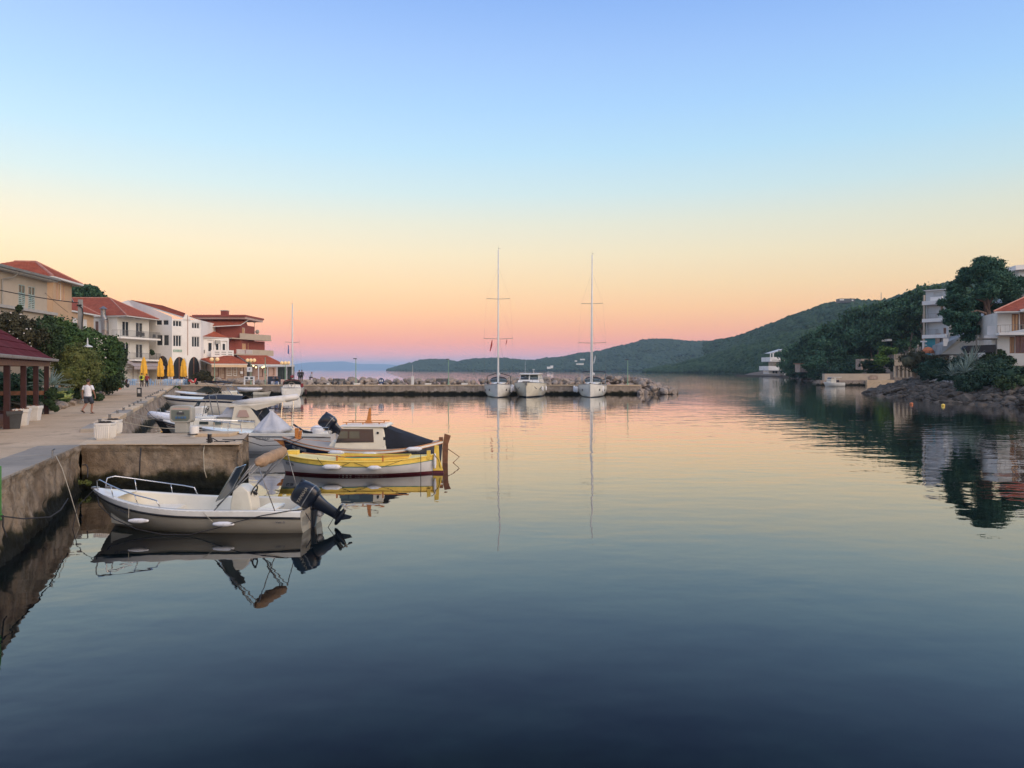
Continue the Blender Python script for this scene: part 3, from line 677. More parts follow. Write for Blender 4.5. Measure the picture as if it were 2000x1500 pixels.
def roof(parent, planes, mat='roof_tile', under='soffit_white', thick=.14, edges=None, wave=0, pitch=.34, name='roof', ridges=()):
    m = MB(); s_ = MB()
    for pl in planes:
        e0,e1,r1,r0 = pl; tiled(m, e0,e1,r1,r0, wave=wave, pitch=pitch)
        q = [Vector(p) for p in (e0,e1,r1,r0)]; dn = Vector((0,0,-thick))
        K = 6; G1 = [[q[0].lerp(q[1],k/4).lerp(q[3].lerp(q[2],k/4), j/K)-Vector((0,0,.03)) for k in range(5)] for j in range(K+1)]; G2 = [[p+dn for p in r_] for r_ in G1]
        s_.grid(G2)
        for a_, b_ in ((G1[0],G2[0]),(G1[-1],G2[-1]),([r_[0] for r_ in G1],[r_[0] for r_ in G2]),([r_[-1] for r_ in G1],[r_[-1] for r_ in G2])): s_.grid([a_,b_])
    o = m.build(name, mat, parent); s_.build('soffit', under, o)
    if ridges:
        rm = MB()
        for a, b in ridges: rm.tube([Vector(a)+Vector((0,0,.03)),Vector(b)+Vector((0,0,.03))], .11, 6)
        rm.build('ridge_tiles', 'roof_tile_edge', o)
    return o
def box_between(mb, w, u0,u1,z0,z1,o0,o1):
    q = [w.pt(u0,z0,o0),w.pt(u1,z0,o0),w.pt(u1,z1,o0),w.pt(u0,z1,o0),w.pt(u0,z0,o1),w.pt(u1,z0,o1),w.pt(u1,z1,o1),w.pt(u0,z1,o1)]
    return mb.add(q, [(0,1,2,3),(7,6,5,4),(0,4,5,1),(1,5,6,2),(2,6,7,3),(3,7,4,0)])
def railing(parent, w, u0,u1,z0,h,off, sides=True, mat='steel_dull', gap=.13, o_in=0, r=.014, name='railing'):
    m = MB(); path = ([w.pt(u0,z0+h,o_in)] if sides else [])+[w.pt(u0,z0+h,off), w.pt(u1,z0+h,off)]+([w.pt(u1,z0+h,o_in)] if sides else [])
    for a, b in zip(path, path[1:]):
        a, b = Vector(a), Vector(b); m.beam(a,b,.05,.04); m.beam(a-Vector((0,0,h-.1)), b-Vector((0,0,h-.1)), .03)
        n = max(1,int((b-a).length/gap))
        for i in range(n+1):
            p = a.lerp(b, i/n); m.beam(p, p-Vector((0,0,h)), r*2 if i % 8 else .045)
    return m.build(name, mat, parent)
def walls_of(parent, foot, z0, z1, mat, front=None, name='wall'):
    """foot: plan corners; walls not listed in front are plain; returns the body mesh"""
    m = MB(); n = len(foot)
    for i in range(n):
        A, B = foot[i], foot[(i+1)%n]
        if front and i in front:
            w, holes, top = front[i]; holed(m, w, z0, top if top is not None else z1, holes)
        else: m.add([(A[0],A[1],z0),(B[0],B[1],z0),(B[0],B[1],z1),(A[0],A[1],z1)],[(0,1,2,3)])
    m.add([(p[0],p[1],z1) for p in foot],[tuple(range(n))])
    return m.build(name, mat, parent)
def back(A, B, depth):
    """two far corners behind the wall A-B"""
    w = Wall(A,B); return [(B[0]-w.n.x*depth, B[1]-w.n.y*depth), (A[0]-w.n.x*depth, A[1]-w.n.y*depth)]

# ---- beige house (far left) ------------------------------------------------
A = (PX(-60,47), 47); B = (PX(92,57), 57); w = Wall(A,B); b = thing('house','beige rendered house with pale green shutters and a low flat roof at the left edge','house',(0,0,0))
zt = w.z(20,533); foot = [A,B]+back(A,B,9)
hs = [w.hole(36,49,556,604), w.hole(55,68,560,607), w.hole(8,20,560,605) ]
hs = hs[:2]
walls_of(b, foot, 1, zt, 'plaster_beige', {0:(w,hs,None)})
for h in hs:
    f = window(w,h,b,'shutter_green','glass_dark',2,.05,fw=.05)
    m = MB(); a_,b_,c_,d_ = h
    for i in range(int((d_-c_)/.13)):
        z = c_+.07+i*.13
        if i > (d_-c_)/.13-5: continue
        box_between(m,w,a_+.05,(a_+b_)/2-.03,z-.04,z+.04,-.03,.0); box_between(m,w,(a_+b_)/2+.03,b_-.05,z-.04,z+.04,-.03,.0)
    m.build('shutter','shutter_green',f)
m = MB(); box_between(m,w,-.6,w.L+.5,zt+.01,zt+.16,-9.5,.55); m.build('roof','soffit_white',b)
m = MB(); box_between(m,w,-.6,w.L+.5,zt+.17,zt+.30,-9.5,.60); m.build('roof_edge','steel_dull',b)
m = MB(); box_between(m,w,-.6,w.L+.55,zt+.10,zt+.24,.60,.74); m.build('gutter','steel_dull',b)
m = MB(); m.tube([w.pt(w.u(20),zt+.12,.6),w.pt(w.u(17),zt-.3,.3),w.pt(w.u(2),zt-.55,.08),w.pt(w.u(2),1.5,.08)],.05); m.build('downpipe','pole_grey',b)
m = MB(); box_between(m,w,0,w.L-.3,1,w.z(60,612),.01,.6); m.build('terrace_wall','plaster_beige',b)
m = MB(); box_between(m,w,0,w.L-.1,w.z(60,612)+.005,w.z(60,608)+.06,.0,.8); m.build('terrace_slab','slab_concrete',b)
m = MB(); box_between(m,w,w.L*.45,w.L*.95,zt+.31,zt+.5,-6,-3); m.build('chimney','plaster_beige',b)

# ---- ochre house with hipped red roof ---------------------------------------
b = thing('house','tall ochre house with hipped red tiled roof behind the beige house','house',(0,0,0))
c0 = (PX(103,62.4),62.4); cR = (PX(140,67),67); cL = (PX(-90,61),61)
wR = Wall(c0,cR); wL = Wall(cL,c0); zt = PZ(543,62)
far = (cR[0]-14, cR[1]+1.5); fl = (cL[0],cL[1]+6)
hR = [wR.hole(109.5,113.5,551,586), wR.hole(115,120,553,587), wR.hole(122,126,556,588), wR.hole(117,127,619,636)]
hL = []
walls_of(b,[cL,c0,cR,far,fl],1,zt,'plaster_ochre',{0:(wL,hL,None),1:(wR,hR,None)})
for i,h in enumerate(hR): window(wR,h,b,'plaster_pink' if i in (0,2) else 'frame_white','shutter_ochre' if i<3 else 'soffit_white',1,.09,fw=.06)
m = MB(); box_between(m,wR,-.02,.45,1,zt,.0,.04); m.build('corner_strip','plaster_ochre',b)
e = .75; eL = Vector((cL[0]-1,cL[1]-e,zt+.1)); eC = Vector((c0[0]+.45,c0[1]-e,zt+.1)); eR = Vector((cR[0]+.55,cR[1]+.7,zt+.1)); eF = Vector((far[0],far[1]+1,zt+.1)); eFL = Vector((fl[0]-1,fl[1]+1,zt+.1))
rp = P(70,512,65.5); rl = Vector((cL[0]+2,rp.y-.2,rp.z))
roof(b,[(eL,eC,rp,rl),(eC,eR,rp,rp),(eR,eF,rl,rp),(eF,eFL,rl,rl)],wave=.035,ridges=[(eC,rp),(eR,rp),(rp,rl)])
m = MB(); m.beam(eL+Vector((0,-.05,-.06)),eC+Vector((0,-.05,-.06)),.12,.14); m.beam(eC+Vector((.05,-.05,-.06)),eR+Vector((.05,0,-.06)),.12,.14); m.build('gutter','frame_white',b)

# ---- low ochre annex --------------------------------------------------------
b = thing('house','low ochre annex with small red tiled roof behind the concrete utility pole','house')
A = (PX(140,70),70); B = (PX(183,76),76); w = Wall(A,B); zt = w.z(160,611); foot = [A,B,(B[0]-8,B[1]+2),(A[0]-6,A[1]+2)]
hs = [w.hole(142,151,621,642), w.hole(163,170,624,644)]
walls_of(b,foot,1,zt,'plaster_ochre',{0:(w,hs,None)})
for h in hs: window(w,h,b,'frame_white','soffit_white',1,.06)
e0 = P(138,607,69.6); e1 = P(195,618,76.5); r0 = P(128,588,73.5); r1 = P(152,594,77); e0.z = e1.z = zt+.05
roof(b,[(e0,e1,r1,r0)],wave=.03,ridges=[(e1,r1)])
m = MB(); m.beam(e0-Vector((0,0,.08)),e1-Vector((0,0,.08)),.1,.12); m.build('gutter','frame_white',b)

# ---- white hotel with balconies ---------------------------------------------
b = thing('hotel','white rendered hotel with two long balconies and hipped red roof behind the garden trees','hotel')
C0 = (PX(229,118),118); C1 = (PX(291,125.5),125.5); wF = Wall(C0,C1); CL = (PX(150,119.5),119.5); wS = Wall(CL,C0); zt = wF.z(229,618)
bk = [(C1[0]-14,C1[1]+2),(CL[0],CL[1]+9)]
def hh(x0,x1,y0,y1,w=wF): return w.hole(x0,x1,y0,y1)
hF = [hh(239,252.5,627,657), hh(265.5,279.5,629.5,659), hh(239,252.5,669,696), hh(265.5,279.5,671.5,700), hh(252,290,716,745)]
hS = [wS.hole(184,193,626,650), wS.hole(195,203,625,656)]
walls_of(b,[CL,C0,C1]+bk,1,zt,'plaster_white',{0:(wS,hS,None),1:(wF,hF,None)})
for h in hF[:4]: window(wF,h,b,'frame_white','glass_dark',2,.14,fw=.12)
window(wF,hF[4],b,'frame_brown','glass_dark',4,.2)
for h in hS: window(wS,h,b,'frame_white','glass_dark',1,.14,fw=.12)
for k,(py,py2,u0,u1) in enumerate(((656.5,662.5,-1.2,wF.L+.9),(700,705,2.1,wF.L+1.0))):
    z1 = PZ(py,118)-(.1 if k else .1); z0 = z1-.28; m = MB(); box_between(m,wF,u0,u1,z0,z1,.003,1.5)
    s_ = m.build('balcony','plaster_bright',b)
    if k == 0:
        m = MB(); box_between(m,wS,wS.L-3.4,wS.L+1.2,z0+.004,z1-.004,.003,1.6); m.build('balcony_side','plaster_bright',s_)
    railing(s_,wF,u0+.05,u1-.05,z1,1.0,1.42,gap=.22)
for (px,py) in ((262,657),(270,658),(291.5,661)):
    z = wF.z(px,py)-.25; u = wF.u(px); m = MB(); c = Vector(wF.pt(u,z,.9))
    m.cbox(c+Vector((0,0,.42)),(.42,.4,.03),.3); m.cbox(c+Vector((-.1,.18,.68)),(.42,.04,.5),.3)
    for dx,dy in ((-.18,-.18),(.18,-.18),(-.18,.18),(.18,.18)): m.beam(c+Vector((dx,dy,0)),c+Vector((dx,dy,.42)),.03)
    o = m.build('chair','plastic_dark'); tag(o, {262:'dark garden chair nearest the window on the upper hotel balcony',270:'dark garden chair in the middle of the upper hotel balcony',291.5:'dark garden chair at the right end of the upper hotel balcony'}[px],'chair','chairs on the hotel balcony')
zt2 = zt+.12; eL = P(160,612,119); eL.z = zt2; eC = Vector((C0[0]+1.1,C0[1]-1.2,zt2)); eC = P(247,613,117.0); eC.z = zt2; eR = P(311,622,126.8); eR.z = zt2; rp = P(214,582,124); rl = P(140,583,124); rl.z = rp.z
eB = Vector((eR.x-14,eR.y+5,zt2))
roof(b,[(eL,eC,rp,rl),(eC,eR,rp,rp),(eR,eB,rl,rp)],wave=0,ridges=[(eC,rp),(eR,rp),(rp,rl)])
m = MB(); box_between(m,wF,1.6,wF.L+1.0,PZ(706,118)-2.1,PZ(706,118)-.55,1.0,1.35); q = MB()
a0,a1 = wF.pt(1.0,PZ(703,118),.2), wF.pt(wF.L+1,PZ(703,118),.2); b0,b1 = wF.pt(1.0,PZ(715,118),2.2), wF.pt(wF.L+1,PZ(715,118),2.2)
q.ext([a0,a1,b1,b0],(0,0,-.06)); q.add([b0,b1,(b1[0],b1[1],b1[2]-.5),(b0[0],b0[1],b0[2]-.5)],[(0,1,2,3)]); q.build('awning','awning_taupe',b)
m = MB(); c = P(205,640,117.4); zb = PZ(656,117.4); zt_ = PZ(602,117.4)
m.cyl((c.x,c.y,zb),(c.x,c.y,PZ(625,117.4)),.55,.5,10); m.cyl((c.x,c.y,PZ(625,117.4)),(c.x-.25,c.y,PZ(616,117.4)),.45,.38,10); m.cyl((c.x-.25,c.y,PZ(616,117.4)),(c.x-.25,c.y,PZ(604,117.4)),.38,.38,10); m.cyl((c.x-.25,c.y,PZ(603.5,117.4)),(c.x-.25,c.y,PZ(598,117.4)),.62,.05,10)
m.build('flue','steel_dull',b,smooth=True)
# outdoor stair beside the hotel
b = thing('staircase','pale open staircase with green posts between the hotel and the hedge','staircase'); 
for i in range(9):
    z = 1.5+i*.36; MB().cbox((PX(238,112)+.02*i,112+.1*i,z),(2.0,.35,.07),0).build('step','slab_concrete',b)
for px in (229,242): 
    m = MB(); x = PX(px,111.5); m.cyl((x,111.5,1.29),(x,111.5,PZ(699 if px==229 else 697,111.5)),.06,n=8); m.build('post','pole_green',b)

# ---- white building with arches ---------------------------------------------
b = thing('building','white three storey building with ground floor arches and green name board','building')
K0 = (PX(285,127.5),127.5); K1 = (PX(336,126),126); K2 = (PX(365,128),128); K3 = (PX(392,130),130); bk = [(K3[0]-2,K3[1]+14),(K0[0]-12,K0[1]+12),(K0[0]-12,K0[1]+2)]
w0,w1,w2 = Wall(K0,K1),Wall(K1,K2),Wall(K2,K3); zt = PZ(624,128)
h0 = [w0.hole(305,316,625,635),w0.hole(318,329,625,635),w0.hole(305.5,317,654,675),w0.hole(319,329.5,654,675)]
h1 = [w1.hole(337.5,355,626,638),w1.hole(338,354.5,654.5,677)]
h2 = [w2.hole(374.5,390,630,642),w2.hole(374.5,390,657,678)]
def top0(u): return zt+ (w0.L-u)/w0.L*(PZ(590,127)-PZ(617,127))*.85+.3
ARCH = []
def arch_holes(w, cx, hw, ytop, ybot):
    """stepped opening that reads as an arch"""
    h = w.hole(cx-hw,cx+hw,ytop,741); ARCH.append((w,h,(w.z(cx,ytop)-w.z(cx,ybot)))); return [h]
ar0 = []; ar1 = []
body = walls_of(b,[K0,K1,K2,K3]+bk,1,zt,'plaster_bright',{0:(w0,h0+arch_holes(w0,317,11,695,712),top0),1:(w1,h1+arch_holes(w1,350.5,13,697,722),None),2:(w2,h2+arch_holes(w2,379,11.5,697,722),None)})
for w_,h_,rise in ARCH:
    m = MB(); n = 14; a_,b_,c_,d_ = h_
    for i in range(n):
        u0_,u1_ = a_+(b_-a_)*i/n, a_+(b_-a_)*(i+1)/n; zz = [d_-rise+rise*math.sqrt(max(0,1-(2*k/n-1)**2)) for k in (i,i+1)]
        q_ = [w_.pt(u0_,zz[0],0),w_.pt(u1_,zz[1],0),w_.pt(u1_,d_+.004,0),w_.pt(u0_,d_+.004,0)]; m.ext(q_,(-w_.n.x*.3,-w_.n.y*.3,0))
    m.build('arch','plaster_bright',b); window(w_,h_,b,'frame_brown','glass_dark',2,.13,fw=.14)
for h in h0: window(w0,h,b,'frame_white','glass_dark',1,.14,fw=.07)
for h in h1+h2[1:]: window(w1 if h in h1 else w2,h,b,'frame_white','glass_dark',3,.14,fw=.1)
window(w2,h2[0],b,'frame_white','glass_dark',3,.14,fw=.1)
m = MB(); 
pk = P(256,586,130); m.add([(K0[0]-12,K0[1]+2,zt-1),(K0[0],K0[1],zt-1),(K0[0],K0[1],top0(0)),(pk.x,pk.y-1,pk.z-.1),(K0[0]-12,K0[1]+2,pk.z-2.5)],[(0,1,2,3,4)]); m.build('gable','plaster_bright',b)
q0 = P(255,586,129); q1 = P(358,619,127.5); q2 = P(362,612,131); q3 = P(318,597,139)
roof(b,[(q0,q1,q2,q3)],wave=0,thick=.2)
q0 = P(370,618,129); q1 = P(393,626,130.5); q2 = P(393,628,133); q2 = P(392,625.5,140); q3 = P(372,617,136)
roof(b,[(q1,q0,q3,q2)],wave=0,thick=.2)
m = MB(); m.ext([w1.pt(w1.u(357),zt-.2,.0),w1.pt(w1.L,zt-.2,.0),w1.pt(w1.L,PZ(613,128),.0),w1.pt(w1.u(357),PZ(621,127),.0)],(-.2,.5,0)); m.ext([w2.pt(0,zt-.2,.0),w2.pt(w2.u(372),zt-.2,.0),w2.pt(w2.u(372),PZ(621,128.4),.0),w2.pt(0,PZ(613,128),.0)],(-.2,.5,0)); m.build('parapet','plaster_bright',b)
m = MB(); m.tube([w2.pt(.12,zt+.7,.06),w2.pt(.12,PZ(694,128),.06)],.06); m.build('downpipe','plaster_pink',b)
sg = MB(); box_between(sg,w1,w1.u(338.5),w1.u(355),w1.z(347,687.5),w1.z(347,683),.01,.06); sgo = sg.build('name_board','sign_green',b)
sg = MB(); box_between(sg,w1,w1.u(339.5),w1.u(354),w1.z(347,686.8),w1.z(347,683.8),.061,.066); sg.build('board_face','pergola_white',sgo)
def text_mesh(s, size, ext=.004, bold=False):
    c = bpy.data.curves.new('text','FONT'); c.body = s; c.size = size; c.extrude = ext; c.align_x = 'CENTER'; c.align_y = 'CENTER'; c.resolution_u = 2
    if bold: c.offset = size*.02
    o = bpy.data.objects.new('text', c); me = bpy.data.meshes.new_from_object(o); bpy.data.objects.remove(o); bpy.data.curves.remove(c); return me
def lettering(s, size, mat, parent, loc, rot=(R(90),0,0), name='lettering', bold=False, shear=0, mirror=False):
    me = text_mesh(s,size,bold=bold)
    if shear:
        for v in me.vertices: v.co.x += shear*v.co.y
    o = link(name, me, mat, parent); o.location = loc; o.rotation_euler = rot; return o
an1 = math.atan2(w1.d.y,w1.d.x)
lettering('PANSION', .26,'sign_green',sgo,w1.pt(w1.u(347),w1.z(347,685.3),.075),(R(90),0,an1),bold=True)
m = MB(); 
for i in range(14):
    a = 2*math.pi*i/14; a2 = 2*math.pi*(i+1)/14
c = w2.pt(w2.u(366),w2.z(366,712),.15); m.lathe([(.42,-.05),(.62,-.05),(.62,.12),(.42,.12),(.42,-.05)],(0,0,0),16,'Y'); 
for i,v in enumerate(m.v): m.v[i] = (v[0]*.8+c[0]-.6, v[1]+c[1]-.3, v[2]*2.0+c[2])
m.build('oval_opening','plaster_white',b)

# ---- small white house with loggia -------------------------------------------
b = thing('house','small white house with balcony loggia and red roof between the arches and the brick house','house')
A = (PX(392,131.5),131.5); B = (PX(447,136),136); w = Wall(A,B); zt = w.z(420,660)
hs = [w.hole(405,418,664,686),w.hole(420,431,665,686),w.hole(433,444,666,686),w.hole(393,401,683,691)]
walls_of(b,[A,B]+[(B[0]-4.2,B[1]+9),(A[0]-3,A[1]+9)],1,zt,'plaster_bright',{0:(w,hs,None)})
for h in hs[:3]:
    m = MB(); box_between(m,w,h[0]+.3,h[1]-.4,h[2],h[3]-.5,-.15,-.10); m.build('door','glass_dark',b)
window(w,hs[3],b,'frame_white','glass_dark',1)
m = MB(); box_between(m,w,w.u(405),w.u(449),w.z(427,696),w.z(427,684),1.0,1.12); box_between(m,w,w.u(405),w.u(449),w.z(427,697.5),w.z(427,695.5),.003,1.14); bo = m.build('balcony','plaster_bright',b)
for x0,x1 in ((412,421),(425,434),(438,446)):
    for y in (688,692): m = MB(); box_between(m,w,w.u(x0),w.u(x1),w.z((x0+x1)/2,y+.6),w.z((x0+x1)/2,y-.5),1.118,1.125); m.build('slot','plastic_dark',bo)
e0 = P(391,656,130.8); e1 = P(446,664,136); e1.z = e0.z = zt+.15; r1 = P(404,642,141); r0 = P(392,640,141); r1.z = r0.z = PZ(641,141)
roof(b,[(e0,e1,r1,r0)],wave=0)
m = MB(); m.cbox(Vector(w.pt(w.u(423),w.z(423,668),.3)),(.8,.35,.6),an1); o = m.build('air_conditioner','panel_grey',b)

# ---- red brick house -----------------------------------------------------------
b = thing('house','red brick house with flat upper roof, chimney and two concrete balconies','house')
A = (PX(432,140),140); B = (PX(470,141),141); Cc = (PX(497,148),148); w0 = Wall(A,B); w1 = Wall(B,Cc); zt = PZ(634,141); zm = PZ(634,141)
h1 = [w1.hole(473,479,640,652), w1.hole(473,480,671,683), w1.hole(484,493,671,684)]
foot = [(PX(385,141),141),A,B,Cc,(Cc[0]-4,Cc[1]+8),(PX(385,150),152)]
wz = Wall(foot[0],A)
walls_of(b,foot,1,zt,'red_brick',{2:(w1,h1,lambda u: zt+(0.9 if u < 3 else 0))})
window(w1,h1[0],b,'frame_white','shutter_ochre',1); window(w1,h1[1],b,'shutter_ochre','shutter_ochre',1,.03); window(w1,h1[2],b,'shutter_ochre','shutter_ochre',2,.03)
# lower brick bay right
A2 = (PX(449,139.5),139.5); B2 = (PX(517,150),150)
w3 = Wall(A2,B2); z2 = w3.z(480,663); walls_of(b,[A2,B2]+back(A2,B2,5),1,z2-.2,'red_brick',name='bay_wall')
m = MB(); box_between(m,w3,w3.u(456),w3.u(517),w3.z(480,663),w3.z(480,652.5),1.3,1.42); box_between(m,w3,w3.u(440),w3.u(518),w3.z(480,664),w3.z(480,662),-.3,1.44); m.build('upper_balcony','plaster_beige',b)
m = MB(); box_between(m,w3,w3.u(478),w3.u(520),w3.z(500,693),w3.z(500,684),1.5,1.62); box_between(m,w3,w3.u(447),w3.u(520),w3.z(485,694.5),w3.z(485,692),-.2,1.64); bo = m.build('lower_balcony','plaster_beige',b)
railing(bo,w3,w3.u(447),w3.u(478),w3.z(462,693),w3.z(462,683)-w3.z(462,693),1.56,sides=False,mat='plaster_bright',gap=.32,r=.06)
m = MB(); m.box(PX(382,141),PX(485,141),139.4,150,PZ(619.5,141),PZ(616,141)); m.build('flat_roof','red_brick',b)
m = MB(); m.box(PX(384,141),PX(484,141),139.8,149.5,PZ(624,141),PZ(619.6,141)); m.build('attic','plaster_pink',b)
e0,e1 = P(392,638,137.5),P(437,636,137.5); e1.z=e0.z; r1,r0 = P(486,623.5,142),P(388,623.5,142)
roof(b,[(e0,P(470,634,139.5),r1,r0)],wave=0)
m = MB(); m.box(PX(435,143),PX(446.5,143),142,143.2,PZ(620,143),PZ(608,143)); co = m.build('chimney','red_brick',b)
m = MB(); m.box(PX(434.4,143),PX(447.2,143),141.9,143.3,PZ(608,143)+.003,PZ(607,143)+.05); m.build('chimney_cap','slab_concrete',co)
m = MB(); m.cyl(P(497,655,146),P(497,622,146),.04,n=5); m.cyl(P(494,630,146),P(500,630,146),.03,n=5); m.build('antenna','steel_dull',b)
m = MB(); m.lathe([(.05,0),(.35,.08),(.42,.2)],tuple(P(502,648,147)),10,'Y'); m.build('satellite_dish','panel_grey',b)
m = MB(); m.ext([P(494,672,149),P(508,688,149),P(494,688,149)],(0,.3,0)); m.build('stair_wall','plaster_bright',b)

# ---- restaurants with tile roofs ------------------------------------------------
b = thing('restaurant','stone restaurant with red tiled roof and cream awning left of the lamp','restaurant')
A = (PX(413,127),127); B = (PX(482,131),131); w = Wall(A,B); zt = w.z(450,711)
hs = [w.hole(416,428,715,736),w.hole(430.5,440.5,716,740),w.hole(443,454,716,734),w.hole(456,464,716,734),w.hole(481-11,481-4,716,736)]
walls_of(b,[A,B,(B[0],B[1]+7),(A[0]-4,A[1]+7)],1,zt,'brown_stone',{0:(w,hs,None)})
for i,h in enumerate(hs): window(w,h,b,'frame_white' if i in (2,3) else 'frame_brown','glass_dark',1,.2,bars=3 if i in (2,3) else 0,fw=.12)
e0,e1 = P(412,710,125.5),P(484,710.5,129.5); e1.z = e0.z; r1,r0 = P(452,694,134),P(393,697,134)
roof(b,[(e0,e1,r1,r0)],wave=0); roof(b,[(P(392,702,129),e0,r0,P(392,698,133))],wave=0)
m = MB(); m.beam(P(413,714.5,124.8),P(482,715,128.8),.25,.42); m.build('awning','awning_cream',b)
m = MB(); box_between(m,w,w.u(468),w.u(473),w.z(470,730),w.z(470,725),.2,.3); m.build('menu_board','sign_white',b)
b = thing('restaurant','seafront restaurant with broad red roof and pale pergola by the moored sailboat','restaurant')
A = (PX(478,133),133); B = (PX(545,138),138); w = Wall(A,B); zt = w.z(510,711)
hs = [w.hole(500,514,716,736),w.hole(519,525,719,734),w.hole(531,536,719,733),w.hole(540,546,719,733)]
walls_of(b,[A,B,(B[0],B[1]+6),(A[0],A[1]+6)],1,zt,'plaster_pink',{0:(w,hs,None)})
for i,h in enumerate(hs): window(w,h,b,'frame_brown','glass_dark',1,.2)
e0,e1 = P(490,711,130.5),P(556,711,138); e1.z=e0.z; r1,r0 = P(520,696,139),P(463,694,139); r1.z = r0.z
roof(b,[(e0,e1,r1,r0)],wave=0)
m = MB()
for px,Y in ((505,127),(523,127.5),(541,128),(560,128.5),(572,129)): m.beam(P(px,742,Y),P(px,716,Y),.12)
m.beam(P(503,715.5,127),P(575,714.5,129),.1,.3); m.beam(P(503,714.5,130.5),P(575,714,133),.1,.3)
for i in range(15): px = 504+i*5; m.beam(P(px,714.5,127),P(px+1.5,714,132),.06,.14)
po = m.build('pergola','pergola_white',b)
m = MB(); m.box(PX(541,128.8),PX(575,129.3),129.2,129.3,PZ(741,129),PZ(715,129)); m.build('wind_screen','glass_boat',po)
m = MB(); m.box(PX(480,131),PX(486,131),131,131.4,1.3,PZ(706,131)); m.build('dark_panel','plastic_dark',b)

# ---- hut with the maroon roof on the left ----------------------------------------
b = thing('pavilion','open timber pavilion with maroon roof and dark posts at the left edge','pavilion')
ca = Vector((-23.2,38.3)); dr = Vector((4.4,-9.7)).normalized(); nr = Vector((-dr.y,dr.x)); nr = nr if nr.x < 0 else -nr
def hp(u,v,z): return (ca.x+dr.x*u+nr.x*v, ca.y+dr.y*u+nr.y*v, z)
ze = 3.98
posts = [(.1,0),(3.6,0),(7.0,0),(10.7,0),(14.2,0),(17,0),(.1,3),(.1,6.2)]
for u,v in posts:
    m = MB(); m.prism([hp(u-.1,v-.1,0),hp(u+.1,v-.1,0),hp(u+.1,v+.1,0),hp(u-.1,v+.1,0)],edgeZ(30),ze-.32); m.build('post','maroon_wood',b,bevel=.01)
m = MB(); m.prism([hp(-.3,-.09,0),hp(17,-.09,0),hp(17,.11,0),hp(-.3,.11,0)],ze-.32,ze-.1); m.prism([hp(.0,.12,0),hp(.2,.12,0),hp(.2,8,0),hp(.0,8,0)],ze-.32,ze-.1); m.build('beam','brown_wood',b)
for i in range(26):
    u = .2+i*.65; m = MB(); m.beam(hp(u,-.26,ze-.06),hp(u,.6,ze+.15),.08,.12); m.build('rafter','maroon_wood',b)
m = MB(); q = [hp(-.5,-.3,ze),hp(17.5,-.3,ze),hp(13.5,4.6,7.4),hp(4.0,4.6,7.4)]; q2 = [hp(-.5,-.3,ze),hp(4.0,4.6,7.4),hp(4.0,4.6,7.4),hp(-.5,10,ze)]
ro = MB(); tiled(ro,q[0],q[1],q[2],q[3],pitch=.8,lift=.03); tiled(ro,q2[0],q2[3],q2[2],q2[1],pitch=.8,lift=.03); ro = ro.build('roof','maroon_roof',b)
q3 = MB(); q3.ext([Vector(p)-Vector((0,0,.03)) for p in q],(0,0,-.05)); q3.ext([Vector(p)-Vector((0,0,.03)) for p in (q2[0],q2[1],q2[3])],(0,0,-.05)); q3.build('roof_boards','brown_wood',ro)
m = MB(); m.beam(hp(-.8,-.38,ze-.01),hp(17.5,-.38,ze-.01),.12,.12); m.build('gutter','steel_dull',b,bevel=.02)
m = MB(); m.beam(hp(.1,.1,2.35),hp(.1,3,2.35),.12,.2); m.beam(hp(.1,3.1,2.35),hp(.1,6,2.35),.12,.2); m.build('rail','brown_wood',b)
m = MB(); m.prism([hp(-.1,.16,0),hp(3.3,.16,0),hp(3.3,.28,0),hp(-.1,.28,0)],1.29,1.52); m.prism([hp(0,.3,0),hp(.2,.3,0),hp(.2,6.2,0),hp(0,6.2,0)],1.29,1.52); m.build('plinth','maroon_wood',b)
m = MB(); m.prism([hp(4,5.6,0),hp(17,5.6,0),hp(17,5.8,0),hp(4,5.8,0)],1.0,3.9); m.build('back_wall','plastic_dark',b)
m = MB(); m.prism([hp(.3,.3,0),hp(17,.3,0),hp(17,5.5,0),hp(.3,5.5,0)],1.2,1.34); m.build('floor','brown_wood',b)

# ================================================================ RIGHT SHORE BUILDINGS
b = thing('apartment_building','pale four storey apartment tower with balconies and turquoise ground floor left of the big pine','building')
A = (PX(1808,133),133); B = (PX(1852,130),130); w = Wall(A,B); zt = w.z(1830,589); z0 = 3.0
hs = [w.hole(1811,1829,597,622),w.hole(1811,1829,630,654),w.hole(1837,1842,595,608),w.hole(1842,1848,640,652)]
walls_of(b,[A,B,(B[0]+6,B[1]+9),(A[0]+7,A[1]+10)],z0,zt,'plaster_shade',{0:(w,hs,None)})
for i,h in enumerate(hs): window(w,h,b,'plaster_beige','awning_cream' if i < 2 else 'glass_dark',3 if i < 2 else 1,.3 if i < 2 else .15)
for py in (588.5,623,654.5):
    z = PZ(py,132); m = MB(); box_between(m,w,-.25,w.u(1850),z-.6 if py < 600 else z-.55,z+.05,-.2,.8); so = m.build('balcony_slab','plaster_bright',b)
    if py > 600: railing(so,w,-.2,w.u(1832),z+.05,.85,.72,gap=.3,mat='steel_dull')
m = MB(); box_between(m,w,-.1,w.u(1829),z0,PZ(660,132),.04,.09); m.build('turquoise_wall','cyan_wall',b)
m = MB(); box_between(m,w,w.u(1829.5),w.u(1838),z0,PZ(652,132),.1,.5); m.build('stone_pier','brown_stone',b)
w2 = Wall((A[0]+.8,A[1]+1.5),(B[0]+2,B[1]+1)); zt2 = PZ(568,134); hs = [w2.hole(1823.5,1839,571,579)]
walls_of(b,[(A[0]+.8,A[1]+1.5),(B[0]+2,B[1]+1),(B[0]+6,B[1]+7),(A[0]+6.4,A[1]+8)],zt,zt2,'plaster_shade',{0:(w2,hs,None)},name='penthouse')
